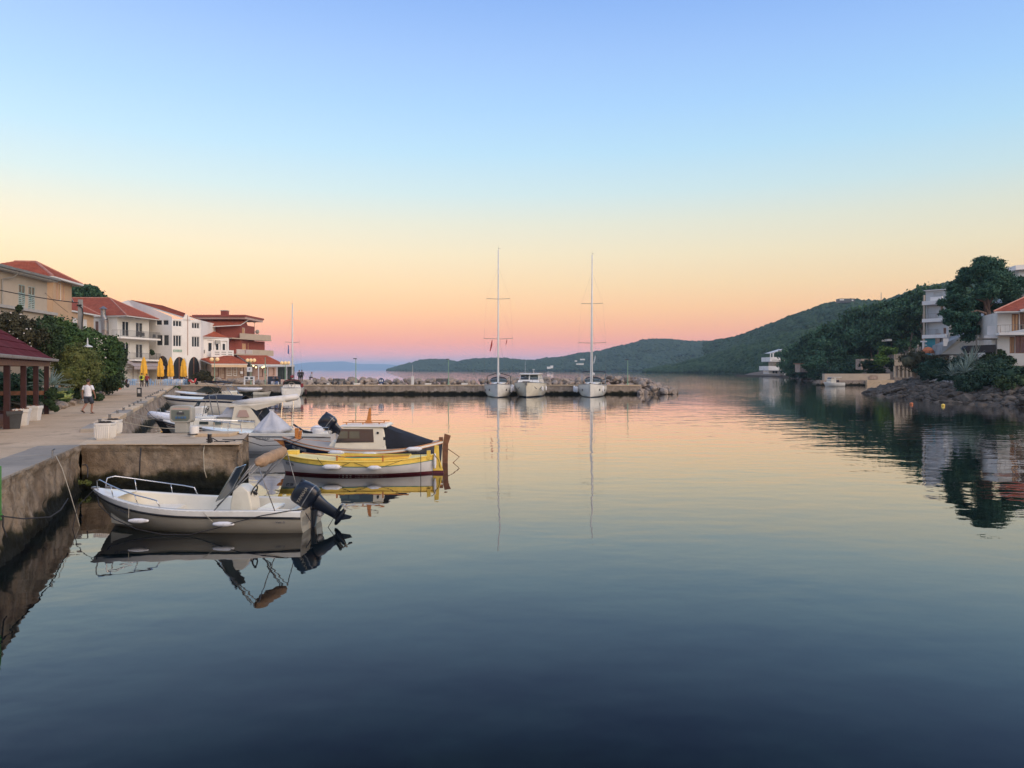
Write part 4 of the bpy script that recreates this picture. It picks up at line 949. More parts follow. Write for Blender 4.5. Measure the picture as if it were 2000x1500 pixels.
window(w2,hs[0],b,'frame_white','glass_dark',1,.3)
m = MB(); box_between(m,w2,-.2,w2.L,zt2+.003,zt2+.12,-3,.4); m.build('roof_slab','plaster_bright',b)
m = MB(); box_between(m,w,w.u(1817),w.u(1840),zt+.01,zt+.85,-.3,.0); m.build('parapet','plaster_bright',b)
m = MB(); box_between(m,w,-.1,.15,zt-8.5,zt+1.2,.5,.75); m.build('corner_post','plaster_beige',b)

b = thing('building','grey concrete retaining building with sloping top behind the big pine','building')
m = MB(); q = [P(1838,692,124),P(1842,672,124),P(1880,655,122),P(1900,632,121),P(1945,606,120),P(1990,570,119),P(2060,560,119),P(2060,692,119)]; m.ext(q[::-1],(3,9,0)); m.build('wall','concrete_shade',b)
m = MB(); m.ext([P(1842,661,123.6),P(1852,661,123.6),P(1852,676,123.6),P(1842,676,123.6)],(0,-.1,0)); m.build('panel','pergola_white',b)
b = thing('house','pale blue house with flat white roof at the upper right edge','house')
m = MB(); q = [P(1988,592,130),P(1990,528,130),P(2080,520,130),P(2080,592,130)]; m.ext(q[::-1],(2,8,0)); m.build('wall','plaster_shade',b)
m = MB(); m.ext([P(1984,527,129),P(1984,518,129),P(2090,510,129),P(2090,520,129)],(2,10,0)); m.build('roof','plaster_bright',b)
w = Wall((PX(1992,129.6),129.6),(PX(2050,129.6),129.6)); window(w,w.hole(1994,2004,545,562),b,'frame_white','glass_dark',1,-.1)

b = thing('house','white house with red tiled roof, balcony and brown shutters at the right edge','house')
A = (PX(1948,98),98); B = (PX(2075,96),96); w = Wall(A,B); zt = w.z(1950,610)
hs = [w.hole(1976,1990,613,648),w.hole(1992,2004,609,648),w.hole(1972,1982,658,690),w.hole(1983,2003,656,690)]
walls_of(b,[A,B,(B[0]+1,B[1]+9),(A[0]+3,A[1]+9)],2,zt,'plaster_white',{0:(w,hs,None)})
for i,h in enumerate(hs): window(w,h,b,'frame_brown','shutter_ochre' if i in (0,2) else 'glass_dark',2,.12,fw=.1)
e0,e1 = P(1941,613,97),P(2085,600,95); e0.z = e1.z = zt+.05; r1,r0 = P(2080,548,103),P(2020,572,102)
roof(b,[(e0,e1,r1,r0)],wave=.0,ridges=[(e0,r0)])
z = w.z(1965,652); m = MB(); box_between(m,w,-.2,w.L,z-.2,z+.12,.003,1.3); so = m.build('balcony','plaster_bright',b); railing(so,w,0,w.u(1993),z+.12,.95,1.2,gap=.45,mat='steel_dull')
m = MB(); box_between(m,w,w.u(1993)+.1,w.L,z+.12,z+1.15,1.1,1.25); m.build('parapet','plaster_bright',so)
m = MB(); wv = Wall((PX(1928,99),99),(PX(1948,98.4),98.4)); box_between(m,wv,0,wv.L,PZ(654,99),PZ(637,99),-.3,.0); box_between(m,wv,-.3,wv.L,PZ(661,99),PZ(655.5,99),-2,.3); m.build('side_balcony','plaster_bright',b)
for (x0,x1,y0,y1) in ((1980,2003,607,612),(1958,1989,650,654)):
    m = MB(); a0 = w.pt(w.u(x0),w.z(x0,y0),.05); a1 = w.pt(w.u(x1)+.2,w.z(x1,y0-3),.05); m.beam(Vector(a0)+Vector((0,-1.2,-.1)),Vector(a1)+Vector((0,-1.2,.1)),.18,.32); m.build('awning','pergola_white',b)

b = thing('pergola','black steel pergola frame with dark canopy beside the white house','pergola')
m = MB()
for px in (1907,1946): m.beam(P(px,692,96),P(px,662,96),.12); m.beam(P(px,692,99),P(px,663,99),.12)
m.beam(P(1906,662,96),P(1948,661.5,96),.16); m.beam(P(1906,663,99),P(1948,662.5,99),.16); m.beam(P(1907,662,96),P(1907,663,99),.16); m.beam(P(1946,662,96),P(1946,663,99),.16); m.build('frame','plastic_dark',b)
m = MB(); m.ext([P(1885,681,97),P(1890,675,97),P(1945,673,97),P(1945,688,97),P(1892,690,97)],(0,1,0)); m.build('canopy','dark_canvas',b)

b = thing('terrace','pale columned terrace with picket railing on a stone base over the water','terrace')
Yt = 128; m = MB(); m.prism([(PX(1747,Yt),Yt),(PX(1800,Yt),Yt),(PX(1800,Yt)+4,Yt+6),(PX(1747,Yt)+3.4,Yt+6)],-.6,PZ(737,Yt)); m.build('base',M_WALLF,b,bevel=.05)
for px in (1749,1757.5,1766,1773.5,1781):
    m = MB(); x = PX(px,Yt); m.box(x-.13,x+.13,Yt+.2,Yt+.46,PZ(737,Yt),PZ(714.5,Yt)); m.build('column','plaster_beige',b)
m = MB(); m.prism([(PX(1747,Yt),Yt+.02),(PX(1797,Yt),Yt+.02),(PX(1797,Yt)+4,Yt+6),(PX(1747,Yt)+3.4,Yt+6)],PZ(714.5,Yt)+.004,PZ(702.5,Yt)); m.build('slab','plaster_beige',b)
m = MB(); m.box(PX(1752,Yt)+1.2,PX(1797,Yt)+1,Yt+2.5,Yt+2.7,PZ(737,Yt),PZ(714.5,Yt)); m.build('back_wall','brown_stone',b)
for i in range(17):
    px = 1748+i*2.9; m = MB(); x = PX(px,Yt); m.box(x-.055,x+.055,Yt+.1,Yt+.2,PZ(702.4,Yt),PZ(693.5,Yt)); m.build('picket','plaster_beige',b)
m = MB(); m.box(PX(1747,Yt),PX(1796,Yt),Yt+.08,Yt+.22,PZ(693.4,Yt),PZ(692.3,Yt)); m.build('rail','plaster_beige',b)
c = P(1778,693,131); m = MB(); m.lathe([(.62,0),(.5,.5),(.08,1.25),(.02,1.4)],(c.x,c.y,c.z-.4),8); o = m.build('parasol','awning_cream'); tag(o,'pale pointed folded parasol standing on the columned terrace','parasol')
m = MB(); c = P(1793,682,131); m.lathe([(.15,-.8),(.22,0),(.1,.3),(.2,.55),(.05,.8)],tuple(c),8); m.build('finial','plaster_beige',b)
b = thing('frame','small white timber frame beside the turquoise wall','frame')
m = MB(); m.beam(P(1798,667,130),P(1810,667,130),.22); m.beam(P(1803,692,130),P(1803,667,130),.2); m.beam(P(1803,674,130),P(1810,674,130),.14); m.build('post','pergola_white',b)
m = MB(); c = P(1812,690,129.5); m.lathe([(1.0,0),(.9,.5),(.5,.95),(.02,1.1)],(c.x,c.y,c.z),12); o = m.build('awning','terracotta'); tag(o,'orange domed awning in front of the turquoise wall','awning')

b = thing('jetty_wall','long beige quay wall behind the small cabin boat on the far right shore','wall')
Yq = 169; m = MB(); m.box(PX(1620,Yq),PX(1750,Yq),Yq+2.6,Yq+4,-.6,PZ(730,Yq)); m.build('wall','plaster_beige',b)
m = MB(); m.box(PX(1603,Yq),PX(1690,Yq),Yq,Yq+2.6,-.6,PZ(743,Yq)); m.build('platform',M_WALLF,b)
m = MB(); m.box(PX(1690,Yq),PX(1752,Yq),Yq-.8,Yq+2.59,-.6,PZ(742.2,Yq)); m.build('platform',M_PIER,b)
w = Wall((PX(1690,Yq+2.5),Yq+2.5),(PX(1720,Yq+2.5),Yq+2.5)); window(w,w.hole(1698,1714,733,741),b,'brown_stone','brown_stone',1,-.08)
b = thing('jetty','low dark stone jetty running out below the tiered white villa','jetty')
m = MB(); m.prism([(PX(1436,430),430),(PX(1560,330),330),(PX(1566,336),336),(PX(1440,436),436)],-.5,.7); m.build('stone_deck','stone_shore',b)

b = thing('villa','tiered white villa with wide terraces and sloping pergola roof on the far point','villa')
Yv = 400; S = Yv/F
def vb(x0,x1,y0,y1,d0=0,d1=12,mat='plaster_bright',name='terrace'):
    m = MB(); m.box(PX(x0,Yv),PX(x1,Yv),Yv+d0,Yv+d1,PZ(y1,Yv),PZ(y0,Yv)); return m.build(name,mat,b)
vb(1504,1551,697.5,706,0,14); vb(1498.5,1541,715,723.5,-2,13); vb(1541.3,1548,715,722,-1,8)
vb(1516,1528,706.1,715,5,12,'plaster_beige','wall'); vb(1528.1,1548,706.1,715,6,12,'glass_dark','window_band')
vb(1503,1523,723.6,730,1,10,'plaster_bright','wall'); vb(1510,1514,725,729,.8,1,'glass_dark','window'); vb(1515.5,1519,725,729,.8,1,'glass_dark','window')
vb(1528,1536,723.6,732,-3,3,'plaster_bright','wall'); vb(1508,1548,703,703.8,-.1,0,'stone_grey','joint_line'); 
vb(1504.5,1506,690,697.4,0,.6,name='post'); vb(1509.5,1511.5,689,697.4,0,.6,name='post'); vb(1540,1542,690,697.4,3,4,name='post'); vb(1547,1548.5,691,697.4,3,4,name='post')
m = MB(); m.ext([P(1502,690,Yv),P(1530,681.5,Yv),P(1535,684,Yv),P(1512,690,Yv)],(0,8,0)); m.build('pergola_roof','pergola_white',b)
m = MB(); m.beam(P(1528,692.5,Yv-.3),P(1534,690.5,Yv-.3),.3,.35); m.build('lamp','lamp_lit',b)
for (x,y,wd,h,Y) in ((1072,718,7,2.5,1640),(1133,711,14,1.2,1660),(1138,702,9,1.2,1700),(1078,716.5,5,3.5,1650),(1125,705,4,1,1690)):
    m = MB(); p = P(x,y,Y); sw = wd*Y/F; sh = h*Y/F; m.box(p.x-sw/2,p.x+sw/2,p.y,p.y+8,p.z-sh/2-1,p.z+sh/2); m.prism([(p.x-sw/2-.5,p.y-.5),(p.x+sw/2+.5,p.y-.5),(p.x+sw/2+.5,p.y+8),(p.x-sw/2-.5,p.y+8)],p.z+sh/2+.01,p.z+sh/2+.8)
    o = m.build('house','plaster_bright'); tag(o,{1072:'tiny white house by the water on the far shore between the yachts',1133:'long low white house halfway up the far hill beside the right mast',1138:'upper white house on the far hill behind the right mast',1078:'tiny white house standing higher than its neighbour on the far shore',1125:'smallest white hut on the far hill left of the right mast'}[x],'house','houses on the far shore')
b = thing('house','dark low house with white windows on the crest of the wooded hill','house')
p = P(1655,581,900); m = MB(); m.box(p.x-9,p.x+9,p.y,p.y+10,p.z-6,p.z-1.2); m.build('wall','plastic_dark',b); m = MB(); m.box(p.x-9,p.x-4,p.y-.3,p.y-.02,p.z-3.4,p.z-2); m.build('window','plaster_bright',b); m = MB(); m.box(p.x+5,p.x+7,p.y-.3,p.y-.02,p.z-4,p.z-2.5); m.build('window','plaster_bright',b)
m = MB(); p = P(1721,586,880); m.cyl(p,(p.x,p.y,PZ(571,880)),.35,n=5); o = m.build('radio_mast','pole_grey'); tag(o,'thin radio mast on the skyline of the wooded hill','mast')
for (x,y,ww,hh_,Y,lb) in ((1738,664,8,4,205,'white house glimpsed between the leaning pine trunks'),):
    m = MB(); p = P(x,y,Y); sw = ww*Y/F; sh = hh_*Y/F; m.box(p.x-sw/2,p.x+sw/2,p.y,p.y+4,p.z-sh/2,p.z+sh/2); o = m.build('house','plaster_bright'); tag(o,lb,'house')
b = thing('boathouse','low brown stone wall with wooden hut under the dense pines on the right shore','hut')
m = MB(); m.box(PX(1562,240),PX(1600,240),240,244,PZ(727,240),PZ(711,240)); m.build('wall','brown_stone',b); m = MB(); m.box(PX(1561,240),PX(1601,240),239.5,245,PZ(711,240)+.01,PZ(710,240)+.1); m.build('roof','brown_wood',b)
b = thing('hut','dark brown stone hut among the pine trunks behind the beige quay','hut')
m = MB(); m.box(PX(1682,186),PX(1706,186),186,189,PZ(722,186),PZ(701,186)); m.build('wall','brown_stone',b)
# ================================================================ PLANTS
def crown_mesh(name, lobes, n, leaf, seed, mat, clump=14, spread=.55, core=.62, flat=.7, aspect=1.6):
    """many small leaf clumps spread through the lobes' volume, on a dark irregular inner mass of the same foliage"""
    g_ = np.random.default_rng(seed); lobes = [(np.array(c,float), np.array(r if hasattr(r,'__len__') else (r,r,r),float)) for c, r in lobes]
    wgt = np.array([(r[0]*r[1]*r[2])**(2/3) for c, r in lobes]); wgt /= wgt.sum(); nc = max(4,n//clump)
    idx = g_.choice(len(lobes), nc, p=wgt); d = g_.normal(size=(nc,3)); d /= np.linalg.norm(d,axis=1)[:,None]
    rad = 1-g_.random(nc)**1.7*.45; rad *= 1+.16*np.sin(d[:,0]*5+idx)*np.cos(d[:,2]*6+idx*2)
    C_ = np.array([lobes[i][0] for i in idx]); R_ = np.array([lobes[i][1] for i in idx]); cc = C_+d*R_*rad[:,None]
    cs = (R_.mean(1)*.30)[:,None]*g_.uniform(.5,1.2,(nc,1))
    k = np.repeat(np.arange(nc), clump); m = len(k)
    p = cc[k]+g_.normal(size=(m,3))*cs[k]*spread*np.array([1,1,flat])
    nrm = d[k]*.7+g_.normal(size=(m,3))*.65+np.array([0,0,.35]); nrm /= np.linalg.norm(nrm,axis=1)[:,None]
    t = np.cross(nrm, g_.normal(size=(m,3))); t /= np.linalg.norm(t,axis=1)[:,None]; b_ = np.cross(nrm,t)
    s = leaf*g_.uniform(.6,1.4,(m,1)); a = t*s*aspect*.5; c = b_*s*.5
    V = np.stack([p-a, p-c*.9, p+a, p+c*1.1+nrm*s*.15],1).reshape(-1,3)
    Fq = (np.arange(m)*4)[:,None]+np.arange(4)[None]
    vs_, fs = [V], [Fq]; nv = len(V)
    bv, bf = blob_arrays(); tri = []
    for c_, r in lobes:
        w = bv*2*r*core*(1+g_.uniform(-.18,.18,(len(bv),1)))+c_; vs_.append(w); tri.append(bf+nv); nv += len(w)
    Vx = np.concatenate(vs_); tri = np.concatenate(tri)
    me = bpy.data.meshes.new(name); me.vertices.add(len(Vx)); me.vertices.foreach_set('co', Vx.reshape(-1).astype('f'))
    nl = m*4+len(tri)*3; me.loops.add(nl); me.loops.foreach_set('vertex_index', np.concatenate([Fq.reshape(-1), tri.reshape(-1)]).astype('i'))
    me.polygons.add(m+len(tri)); ls = np.concatenate([np.arange(m)*4, m*4+np.arange(len(tri))*3]); me.polygons.foreach_set('loop_start', ls.astype('i'))
    me.polygons.foreach_set('loop_total', np.concatenate([np.full(m,4), np.full(len(tri),3)]).astype('i')); me.update(); me.materials.append(MAT(mat)); return me
def trunk_mb(pts, r0, r1, branches=(), n=7):
    m = MB(); k = len(pts); m.tube(pts, [r0+(r1-r0)*i/(k-1) for i in range(k)], n)
    for br in branches: m.tube(br[0], [br[1]*(1-.75*i/(len(br[0])-1)) for i in range(len(br[0]))], 5)
    return m
def plant(name, label, cat, loc, lobes, n, leaf, seed, mat, trunk=None, bark='bark_grey', group=None, **kw):
    t = thing(name, label, cat, loc, 0, group)
    link('crown', crown_mesh('crown', lobes, n, leaf, seed, mat, **kw), None, t)
    if trunk: trunk.build('trunk', bark, t, smooth=True)
    return t
def lobeset(seed, n, W, D, H, z0, r, flat=.75):
    g_ = random.Random(seed); L = []
    for i in range(n):
        a = g_.uniform(0,6.28); q = math.sqrt(g_.random()); rr = r*g_.uniform(.7,1.2); zz = z0+H*(g_.random()**.8)*(1-.5*q*q)
        L.append(((math.cos(a)*q*W/2, math.sin(a)*q*D/2, zz), (rr,rr,rr*flat)))
    return L

# --- umbrella pines of the right-hand wood: four grown forms, each copied with its own label
def pine_form(seed, H=13, W=9, lean=1.5, bare=.5, nl=11, n=5000, leaf=.40):
    t = thing('pine_tree', 'x', 'tree', (0,0,-50)); g_ = random.Random(seed)
    top = Vector((lean*.35, 0, H*.72)); pts = [Vector((-lean*.65,0,-.8)), Vector((-lean*.5,.1,H*.2)), Vector((-lean*.1,0,H*.45)), top]
    L = [((x+lean*.25,y,z),r) for (x,y,z),r in lobeset(seed, nl, W, W, H*(1-bare)*.75, H*bare+H*.1, W*.22, .62)]
    br = [([pts[2]+Vector((0,0,g_.uniform(-.5,1.5))), (pts[2]+Vector(L[k][0]))/2+Vector((0,0,.3)), Vector(L[k][0])], .13) for k in range(5)]
    link('crown', crown_mesh('crown', L, n, leaf, seed, 'leaf_pine', core=.55, spread=.8), None, t)
    trunk_mb(pts,.26,.12,br).build('trunk','bark_grey',t,smooth=True); return t
forms = [pine_form(1), pine_form(2,12,10,2.5,.42,12), pine_form(3,14,8,-1.2,.5,10), pine_form(4,11,9,.6,.25,12)]
dense = [pine_form(5,11,9,.3,.02,16,6000), pine_form(6,10,10,.2,.0,18,6000)]
FOREST = [ # px, distance, py of the top, dense?
 (1556,345,661,1),(1566,318,652,1),(1580,300,640,1),(1594,285,630,1),(1583,262,676,1),(1602,250,668,1),(1612,270,620,1),(1630,262,613,1),(1622,240,655,1),(1640,235,648,1),
 (1648,258,608,1),(1666,255,606,0),(1660,230,640,1),(1680,225,630,1),(1684,250,601,0),(1700,248,598,0),(1700,222,640,0),(1716,245,594,0),(1722,215,625,0),(1738,240,588,0),
 (1742,210,610,0),(1755,235,579,0),(1762,207,600,0),(1775,228,570,0),(1782,203,590,0),(1795,225,563,0),(1800,200,583,0),(1812,215,561,0),(1826,212,556,0),(1842,208,552,0),
 (1592,228,692,1),(1616,218,690,1),(1640,214,686,1),(1662,210,684,1),(1570,270,690,1),(1556,300,690,1),
 (1604,300,632,1),(1640,285,618,1),(1675,280,604,1),(1730,275,590,0),(1765,268,578,0),(1808,255,566,0)]
side = {0:'leaning pine', 1:'bushy pine'}
gr = random.Random(5); used = set()
def rel(px, Y):
    if px < 1575: return 'behind the tiered white villa'
    if px < 1625: return 'above the rocks right of the tiered villa'
    if px < 1690: return 'above the small cabin boat'
    if px < 1745: return 'behind the beige quay wall'
    if px < 1800: return 'behind the columned terrace'
    return 'behind the balconied apartment tower'
allf = []
for i,(px,Y,py,dn) in enumerate(FOREST):
    x = PX(px,Y); z0 = landZ(x,Y); zt = PZ(py,Y); src = gr.choice(dense if dn else forms); H0 = {forms[0]:13,forms[1]:12,forms[2]:14,forms[3]:11,dense[0]:11,dense[1]:10}[src]
    z0 = min(z0, zt-7); s = (zt-z0)/(H0*1.02); sx = max(.8,min(1.35,s))
    row = 'front row' if Y < 212 else ('middle rows' if Y < 246 else 'back rows')
    c = copy_tree(src, None, (x,Y,z0), gr.uniform(-.6,.6) if not dn else gr.uniform(0,6.3), '%s %s, %s' % (side[dn], rel(px,Y), row), (sx,sx,s)); c['group'] = 'pines of the right shore wood'; allf.append(c)
from collections import Counter
cnt = Counter(c['label'] for c in allf); seen = Counter(); ords = ['leftmost','second from the left','third from the left','fourth from the left','fifth from the left','sixth from the left','seventh from the left']
for c in sorted(allf, key=lambda c: c.location.x/c.location.y):
    l = c['label']
    if cnt[l] > 1: c['label'] = l+', '+ords[min(6,seen[l])]; seen[l] += 1
for t in forms+dense:
    for k in [o for o in ALL if o.parent == t]: ALL.remove(k); bpy.data.objects.remove(k)
    bpy.data.objects.remove(t)
r5 = random.Random(8)
for i,(px,Y,py,mat,wd,lb) in enumerate(((1728,178,668,'leaf_bright',4.6,'bright green shrub at the foot of the pines behind the beige quay'),(1700,180,700,'leaf_dark',5,'dark low shrub behind the beige quay wall'),(1655,195,704,'leaf_shade',7,'dark bush above the left end of the beige quay'),(1622,205,706,'leaf_shade',7,'dark bush by the rocks left of the beige quay'),(1580,250,708,'leaf_shade',8,'dark bush hiding the foot of the brown hut wall'),(1748,178,690,'leaf_dark',4,'dark shrub beside the columned terrace'),(1545,380,712,'leaf_pine',8,'rounded green shrub right of the tiered villa'))):
    x = PX(px,Y); z0 = landZ(x,Y)-.5; H = PZ(py,Y)-z0
    plant('shrub', lb, 'shrub', (x,Y,z0), lobeset(30+i,9,wd,wd,H*.75,H*.15,wd*.24,.8), 2600, .3, 30+i, mat)

# --- the big pine on the right
bp = thing('pine_tree','huge spreading pine with forked reddish trunk towering over the right shore houses','tree',(PX(1932,108),108,PZ(662,108)))
def q(px,py,dy=0): return Vector((PX(px,108)-PX(1932,108), dy, PZ(py,108)-PZ(662,108)))
L = []
for (px,py,rx,rz,dy) in ((1935,520,32,18,0),(1960,533,26,18,1.5),(1905,527,24,18,-1),(1888,545,24,17,0),(1930,548,36,22,-1.5),(1975,548,24,20,1),(1870,562,22,16,.5),(1910,570,30,20,-2),(1958,572,30,20,-1.5),(1862,580,18,13,0),(1985,570,18,16,1),
   (1880,592,24,12,-1),(1925,590,24,12,1.5),(1975,588,22,10,0),(1885,605,24,12,0),(1858,600,14,8,0),(1915,606,22,11,1.8),(1950,600,22,12,1.5),(1962,600,16,9,0),(1848,618,20,11,-1.5),(1876,622,24,13,-2),(1840,630,12,8,-1.5),(1862,640,22,13,-2),(1885,645,20,14,-1.5),(1850,650,12,8,-2),(1896,628,20,13,0),(1875,660,18,9,-2),(1950,518,20,12,1),(1838,612,14,9,-1),(1845,590,14,9,.5),(1995,552,16,14,0),(1895,530,18,12,1),(1925,508,22,10,.5)):
    c = q(px,py,dy); k = 108/F; L.append((tuple(c),(rx*k*.78, rx*k*.85, rz*k*.82)))
L = [(c,tuple(x*.86 for x in r)) for c,r in L]
link('crown', crown_mesh('crown', L, 60000, .175, 77, 'leaf_bigpine', clump=15, core=.52, spread=.85), None, bp)
m = trunk_mb([q(1936,672),q(1934,650),q(1930,622),q(1927,600),q(1928,585)], .62,.34, [
 ([q(1928,590),q(1915,575,.3),q(1903,565,0),q(1890,555,0)],.22), ([q(1929,595),q(1938,578,-.4),q(1950,560,0),q(1965,545,0)],.26), ([q(1928,586),q(1926,560),q(1930,535)],.24),
 ([q(1931,618),q(1915,590,-.8),q(1900,585,-.8),q(1880,588,-1)],.18), ([q(1933,612),q(1920,588,-1.2),q(1908,577,-1.6)],.13), ([q(1934,640),q(1915,612,-1),q(1895,608,-1.6),q(1870,615,-2)],.24), ([q(1934,645),q(1912,630,-1.6),q(1893,640,-2),q(1875,655,-2)],.2),
 ([q(1932,600),q(1945,592,.5),q(1962,590,1)],.14), ([q(1935,640),q(1900,615,-.5),q(1886,618,-.5),q(1870,630,-1)],.16)], 10)
m.build('trunk','bark_red',bp,smooth=True)

# --- bushes on the right shore
for i,(px,py,Y,wd,H,mat,lb) in enumerate(((1812,684,112,7.5,3.2,'leaf_brownish','brownish green bush spilling over the right side of the columned terrace'),(1840,683,107,6,4.2,'leaf_shade','dark bush below the turquoise wall'),(1868,690,100,6.2,4.0,'leaf_shade','dark bush below the sloping grey building'),
   (1900,700,94,5,3.6,'leaf_shade','dark bush beside the pale grey-green yucca'),(1930,686,93,6,4.6,'leaf_shade','tall dark bush under the black steel pergola'),(1962,690,90,6,4.3,'leaf_shade','dark bush below the right house balcony'),(1990,700,86,6,3.6,'leaf_dark','dark green bush at the right edge above the rubble'),(1975,717,82,5,2.4,'leaf_shade','low dark bush at the right edge over the pale rubble'),(1870,716,97,4.5,2.4,'leaf_shade','low dark bush on the rocks under the yucca'),(1925,716,88,5,3,'leaf_shade','rounded dark bush on the rocks in the middle of the right bank'),(1800,708,116,4,2,'leaf_brownish','small brownish bush at the foot of the columned terrace'),(1948,668,97,3,3,'leaf_dark','green bush growing inside the black steel pergola'),(1838,716,104,4.5,2.2,'leaf_shade','low dark bush on the rocks right of the columned terrace'),(1985,728,79,3.6,1.8,'leaf_dark','low green bush among the pale rubble at the right edge'),(1905,738,84,3.4,1.7,'leaf_shade','small dark bush low on the rocks under the yuccas'),(1768,742,120,2.6,1.3,'leaf_brownish','small brownish tuft on the rocks below the terrace base'))):
    x = PX(px,Y); zt = PZ(py,Y); z0 = zt-H
    plant('bush', lb, 'bush', (x,Y,z0), lobeset(60+i,12,wd,wd*.8,H*.72,H*.1,wd*.2,.85), 5200, .17, 60+i, mat, core=.72)
def agave(name,label,cat,loc,n,L,w,mat,up=.75,seed=1):
    t = thing(name,label,cat,loc); g_ = random.Random(seed)
    for i in range(n):
        a = i*2.4+g_.uniform(-.3,.3); e = g_.uniform(.15,1.35)*up; l = L*g_.uniform(.7,1.1); d = Vector((math.cos(a)*math.cos(e), math.sin(a)*math.cos(e), math.sin(e))); s = Vector((-math.sin(a),math.cos(a),0)); nn = d.cross(s)
        m = MB(); rows = []
        for k in range(6):
            u = k/5; p = d*l*u-Vector((0,0,.22*l*u*u*(1.2-e*.7))); ww = w*(1-u)**.6*(1.15 if k else .8); rows.append([p-s*ww/2-nn*-.02, p-nn*.03*(1-u), p+s*ww/2-nn*-.02, p+nn*-.0+Vector((0,0,.012))])
        m.grid(rows,close=True,caps=True); m.build('leaf',mat,t)
    return t
for i,(px,py,Y,L,lb) in enumerate(((1896,712,88,2.6,'tall pale yucca rosette among the dark bushes on the right bank'),(1884,728,86,2.2,'pale yucca rosette hanging over the rocks, left of the taller one'),(1862,733,87,1.8,'lowest grey-green yucca rosette spreading over the right bank rocks'))):
    agave('yucca',lb,'yucca',tuple(P(px,py,Y)),44,L,.12,'agave_leaf',1.0,i)

# --- left garden
def Lp(px,py,Y): return P(px,py,Y)
def bush(name,lb,cat,px,py_top,py_bot,wpx,Y,mat,n,leaf,seed,nl=14,trunk=None,deep=1.0,**kw):
    x = PX(px,Y); zt, zb = PZ(py_top,Y), PZ(py_bot,Y); H = zt-zb; W = wpx*Y/F; r = min(W,H)*.27
    L = lobeset(seed,nl,max(.5,W-2*r),max(.5,(W-2*r))*deep,H-r*1.75,r*.8,r,.85)
    return plant(name,lb,cat,(x,Y,zb),L,n,leaf,seed,mat,trunk,**kw)
tk = trunk_mb([(.6,-.2,-.3),(.3,0,.5),(-.1,0,1.0),(-.4,0,1.6)],.12,.07,[([(.3,0,.5),(.7,0,1.0),(1.0,0,1.7)],.07),([(.1,0,.8),(-.2,.1,1.6)],.05)])
bush('bush','large round olive green tamarisk bush beside the promenade behind the walking man','bush',148,666,768,100,49,'leaf_olive',30000,.075,101,22,tk,core=.78)
bush('shrub','bright green shrub tucked between the round olive bush and the hedge','shrub',183,684,752,34,53,'leaf_green',8000,.10,102,10)
bush('tree','dark leafy tree with orange tinged leaves in front of the white hotel','tree',205,645,735,62,62,'leaf_green',15000,.13,103,15)
bush('hedge','tall dark cypress hedge at the end of the garden by the orange planter','hedge',214,678,768,60,66,'leaf_dark',15000,.11,104,16)
bush('hedge','dark green hedge column nearest the round olive bush','hedge',192,688,774,26,58,'leaf_dark',8000,.10,105,9)
bush('tree','dark green tree behind the utility pole below the ochre annex','tree',170,632,705,80,60,'leaf_green',16000,.13,106,16)
bush('tree','small dark tree overhanging the hotel balcony, right of the hedge','tree',230,660,735,44,70,'leaf_dark',7000,.13,107,9)
bush('tree','broad dark green tree below the ochre house','tree',124,614,700,100,52,'leaf_green',20000,.11,108,18)
bush('tree','dark brownish tree above the maroon pavilion roof','tree',34,592,700,130,46,'leaf_brownish',20000,.10,109,20)
bush('tree','dark tree below the shuttered windows, right of the brownish tree','tree',88,612,705,84,47,'leaf_dark',12000,.10,110,14)
bush('shrub','small leafy branch rising over the terrace edge of the beige house','shrub',38,590,612,16,49,'leaf_dark',900,.10,111,4)
bush('shrub','leafy top showing above the terrace at the corner of the beige house','shrub',98,612,640,30,53,'leaf_dark',3000,.11,112,6)
bush('tree','distant dark green pine crown on the skyline between the houses','tree',168,553,600,88,150,'leaf_pine',9000,.38,113,12)
bush('tree','second distant pine crown low behind the ochre house corner','tree',142,558,610,40,152,'leaf_pine',5000,.38,114,8)
bush('bush','dark pointed shrub on the paving at the corner of the maroon pavilion','bush',101,748,810,22,38.2,'leaf_dark',7000,.07,115,9)
bush('bush','low green bush behind the stones along the garden edge','bush',128,752,784,40,46,'leaf_green',5000,.08,116,9)
bush('bush','small bush at the foot of the hedge behind the walking man','bush',190,762,786,26,54,'leaf_dark',4000,.09,117,7)
bush('bush','shadowy ground shrub under the round olive bush','bush',155,745,778,60,50,'leaf_dark',7000,.09,118,10)
bush('bush','rounded grey-green tamarisk bush on the square left of the restaurant','bush',396,719,746,50,116,'leaf_brownish',9000,.16,119,12)
bush('bush','small green bush growing on the quay wall below the square','bush',346,753,760,18,100,'leaf_green',1500,.12,120,4)
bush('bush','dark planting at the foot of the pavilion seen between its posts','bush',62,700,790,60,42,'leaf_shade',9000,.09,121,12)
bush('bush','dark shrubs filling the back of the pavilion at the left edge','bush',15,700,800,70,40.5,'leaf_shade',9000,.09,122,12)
bush('plant','dark potted plant on the lower hotel balcony','plant',297,676,695,14,122,'leaf_dark',900,.16,123,5)
bush('tree','tree with thin crown between hotel and round bush','tree',150,655,705,60,57,'leaf_dark',9000,.12,124,12)
agave('agave','grey-green agave with long leaves behind the pavilion corner','agave',tuple(P(100,752,41)),34,1.25,.09,'agave_leaf',.95,9)
agave('agave','second grey-green agave lower down beside the pavilion corner post','agave',tuple(P(108,765,41.5)),26,.9,.08,'agave_leaf',.9,10)
for i,(px,py) in enumerate(((117,764),(128,774),(134,772))):
    agave('succulent',['yellow-green succulent nearest the pavilion along the garden edge','yellow-green succulent spreading over the edge stones, middle one','smallest yellow-green succulent on the edge stones'][i],'succulent',tuple(P(px,py+4,43+i)),14,.36,.09,'yellow_leaf',.7,20+i)
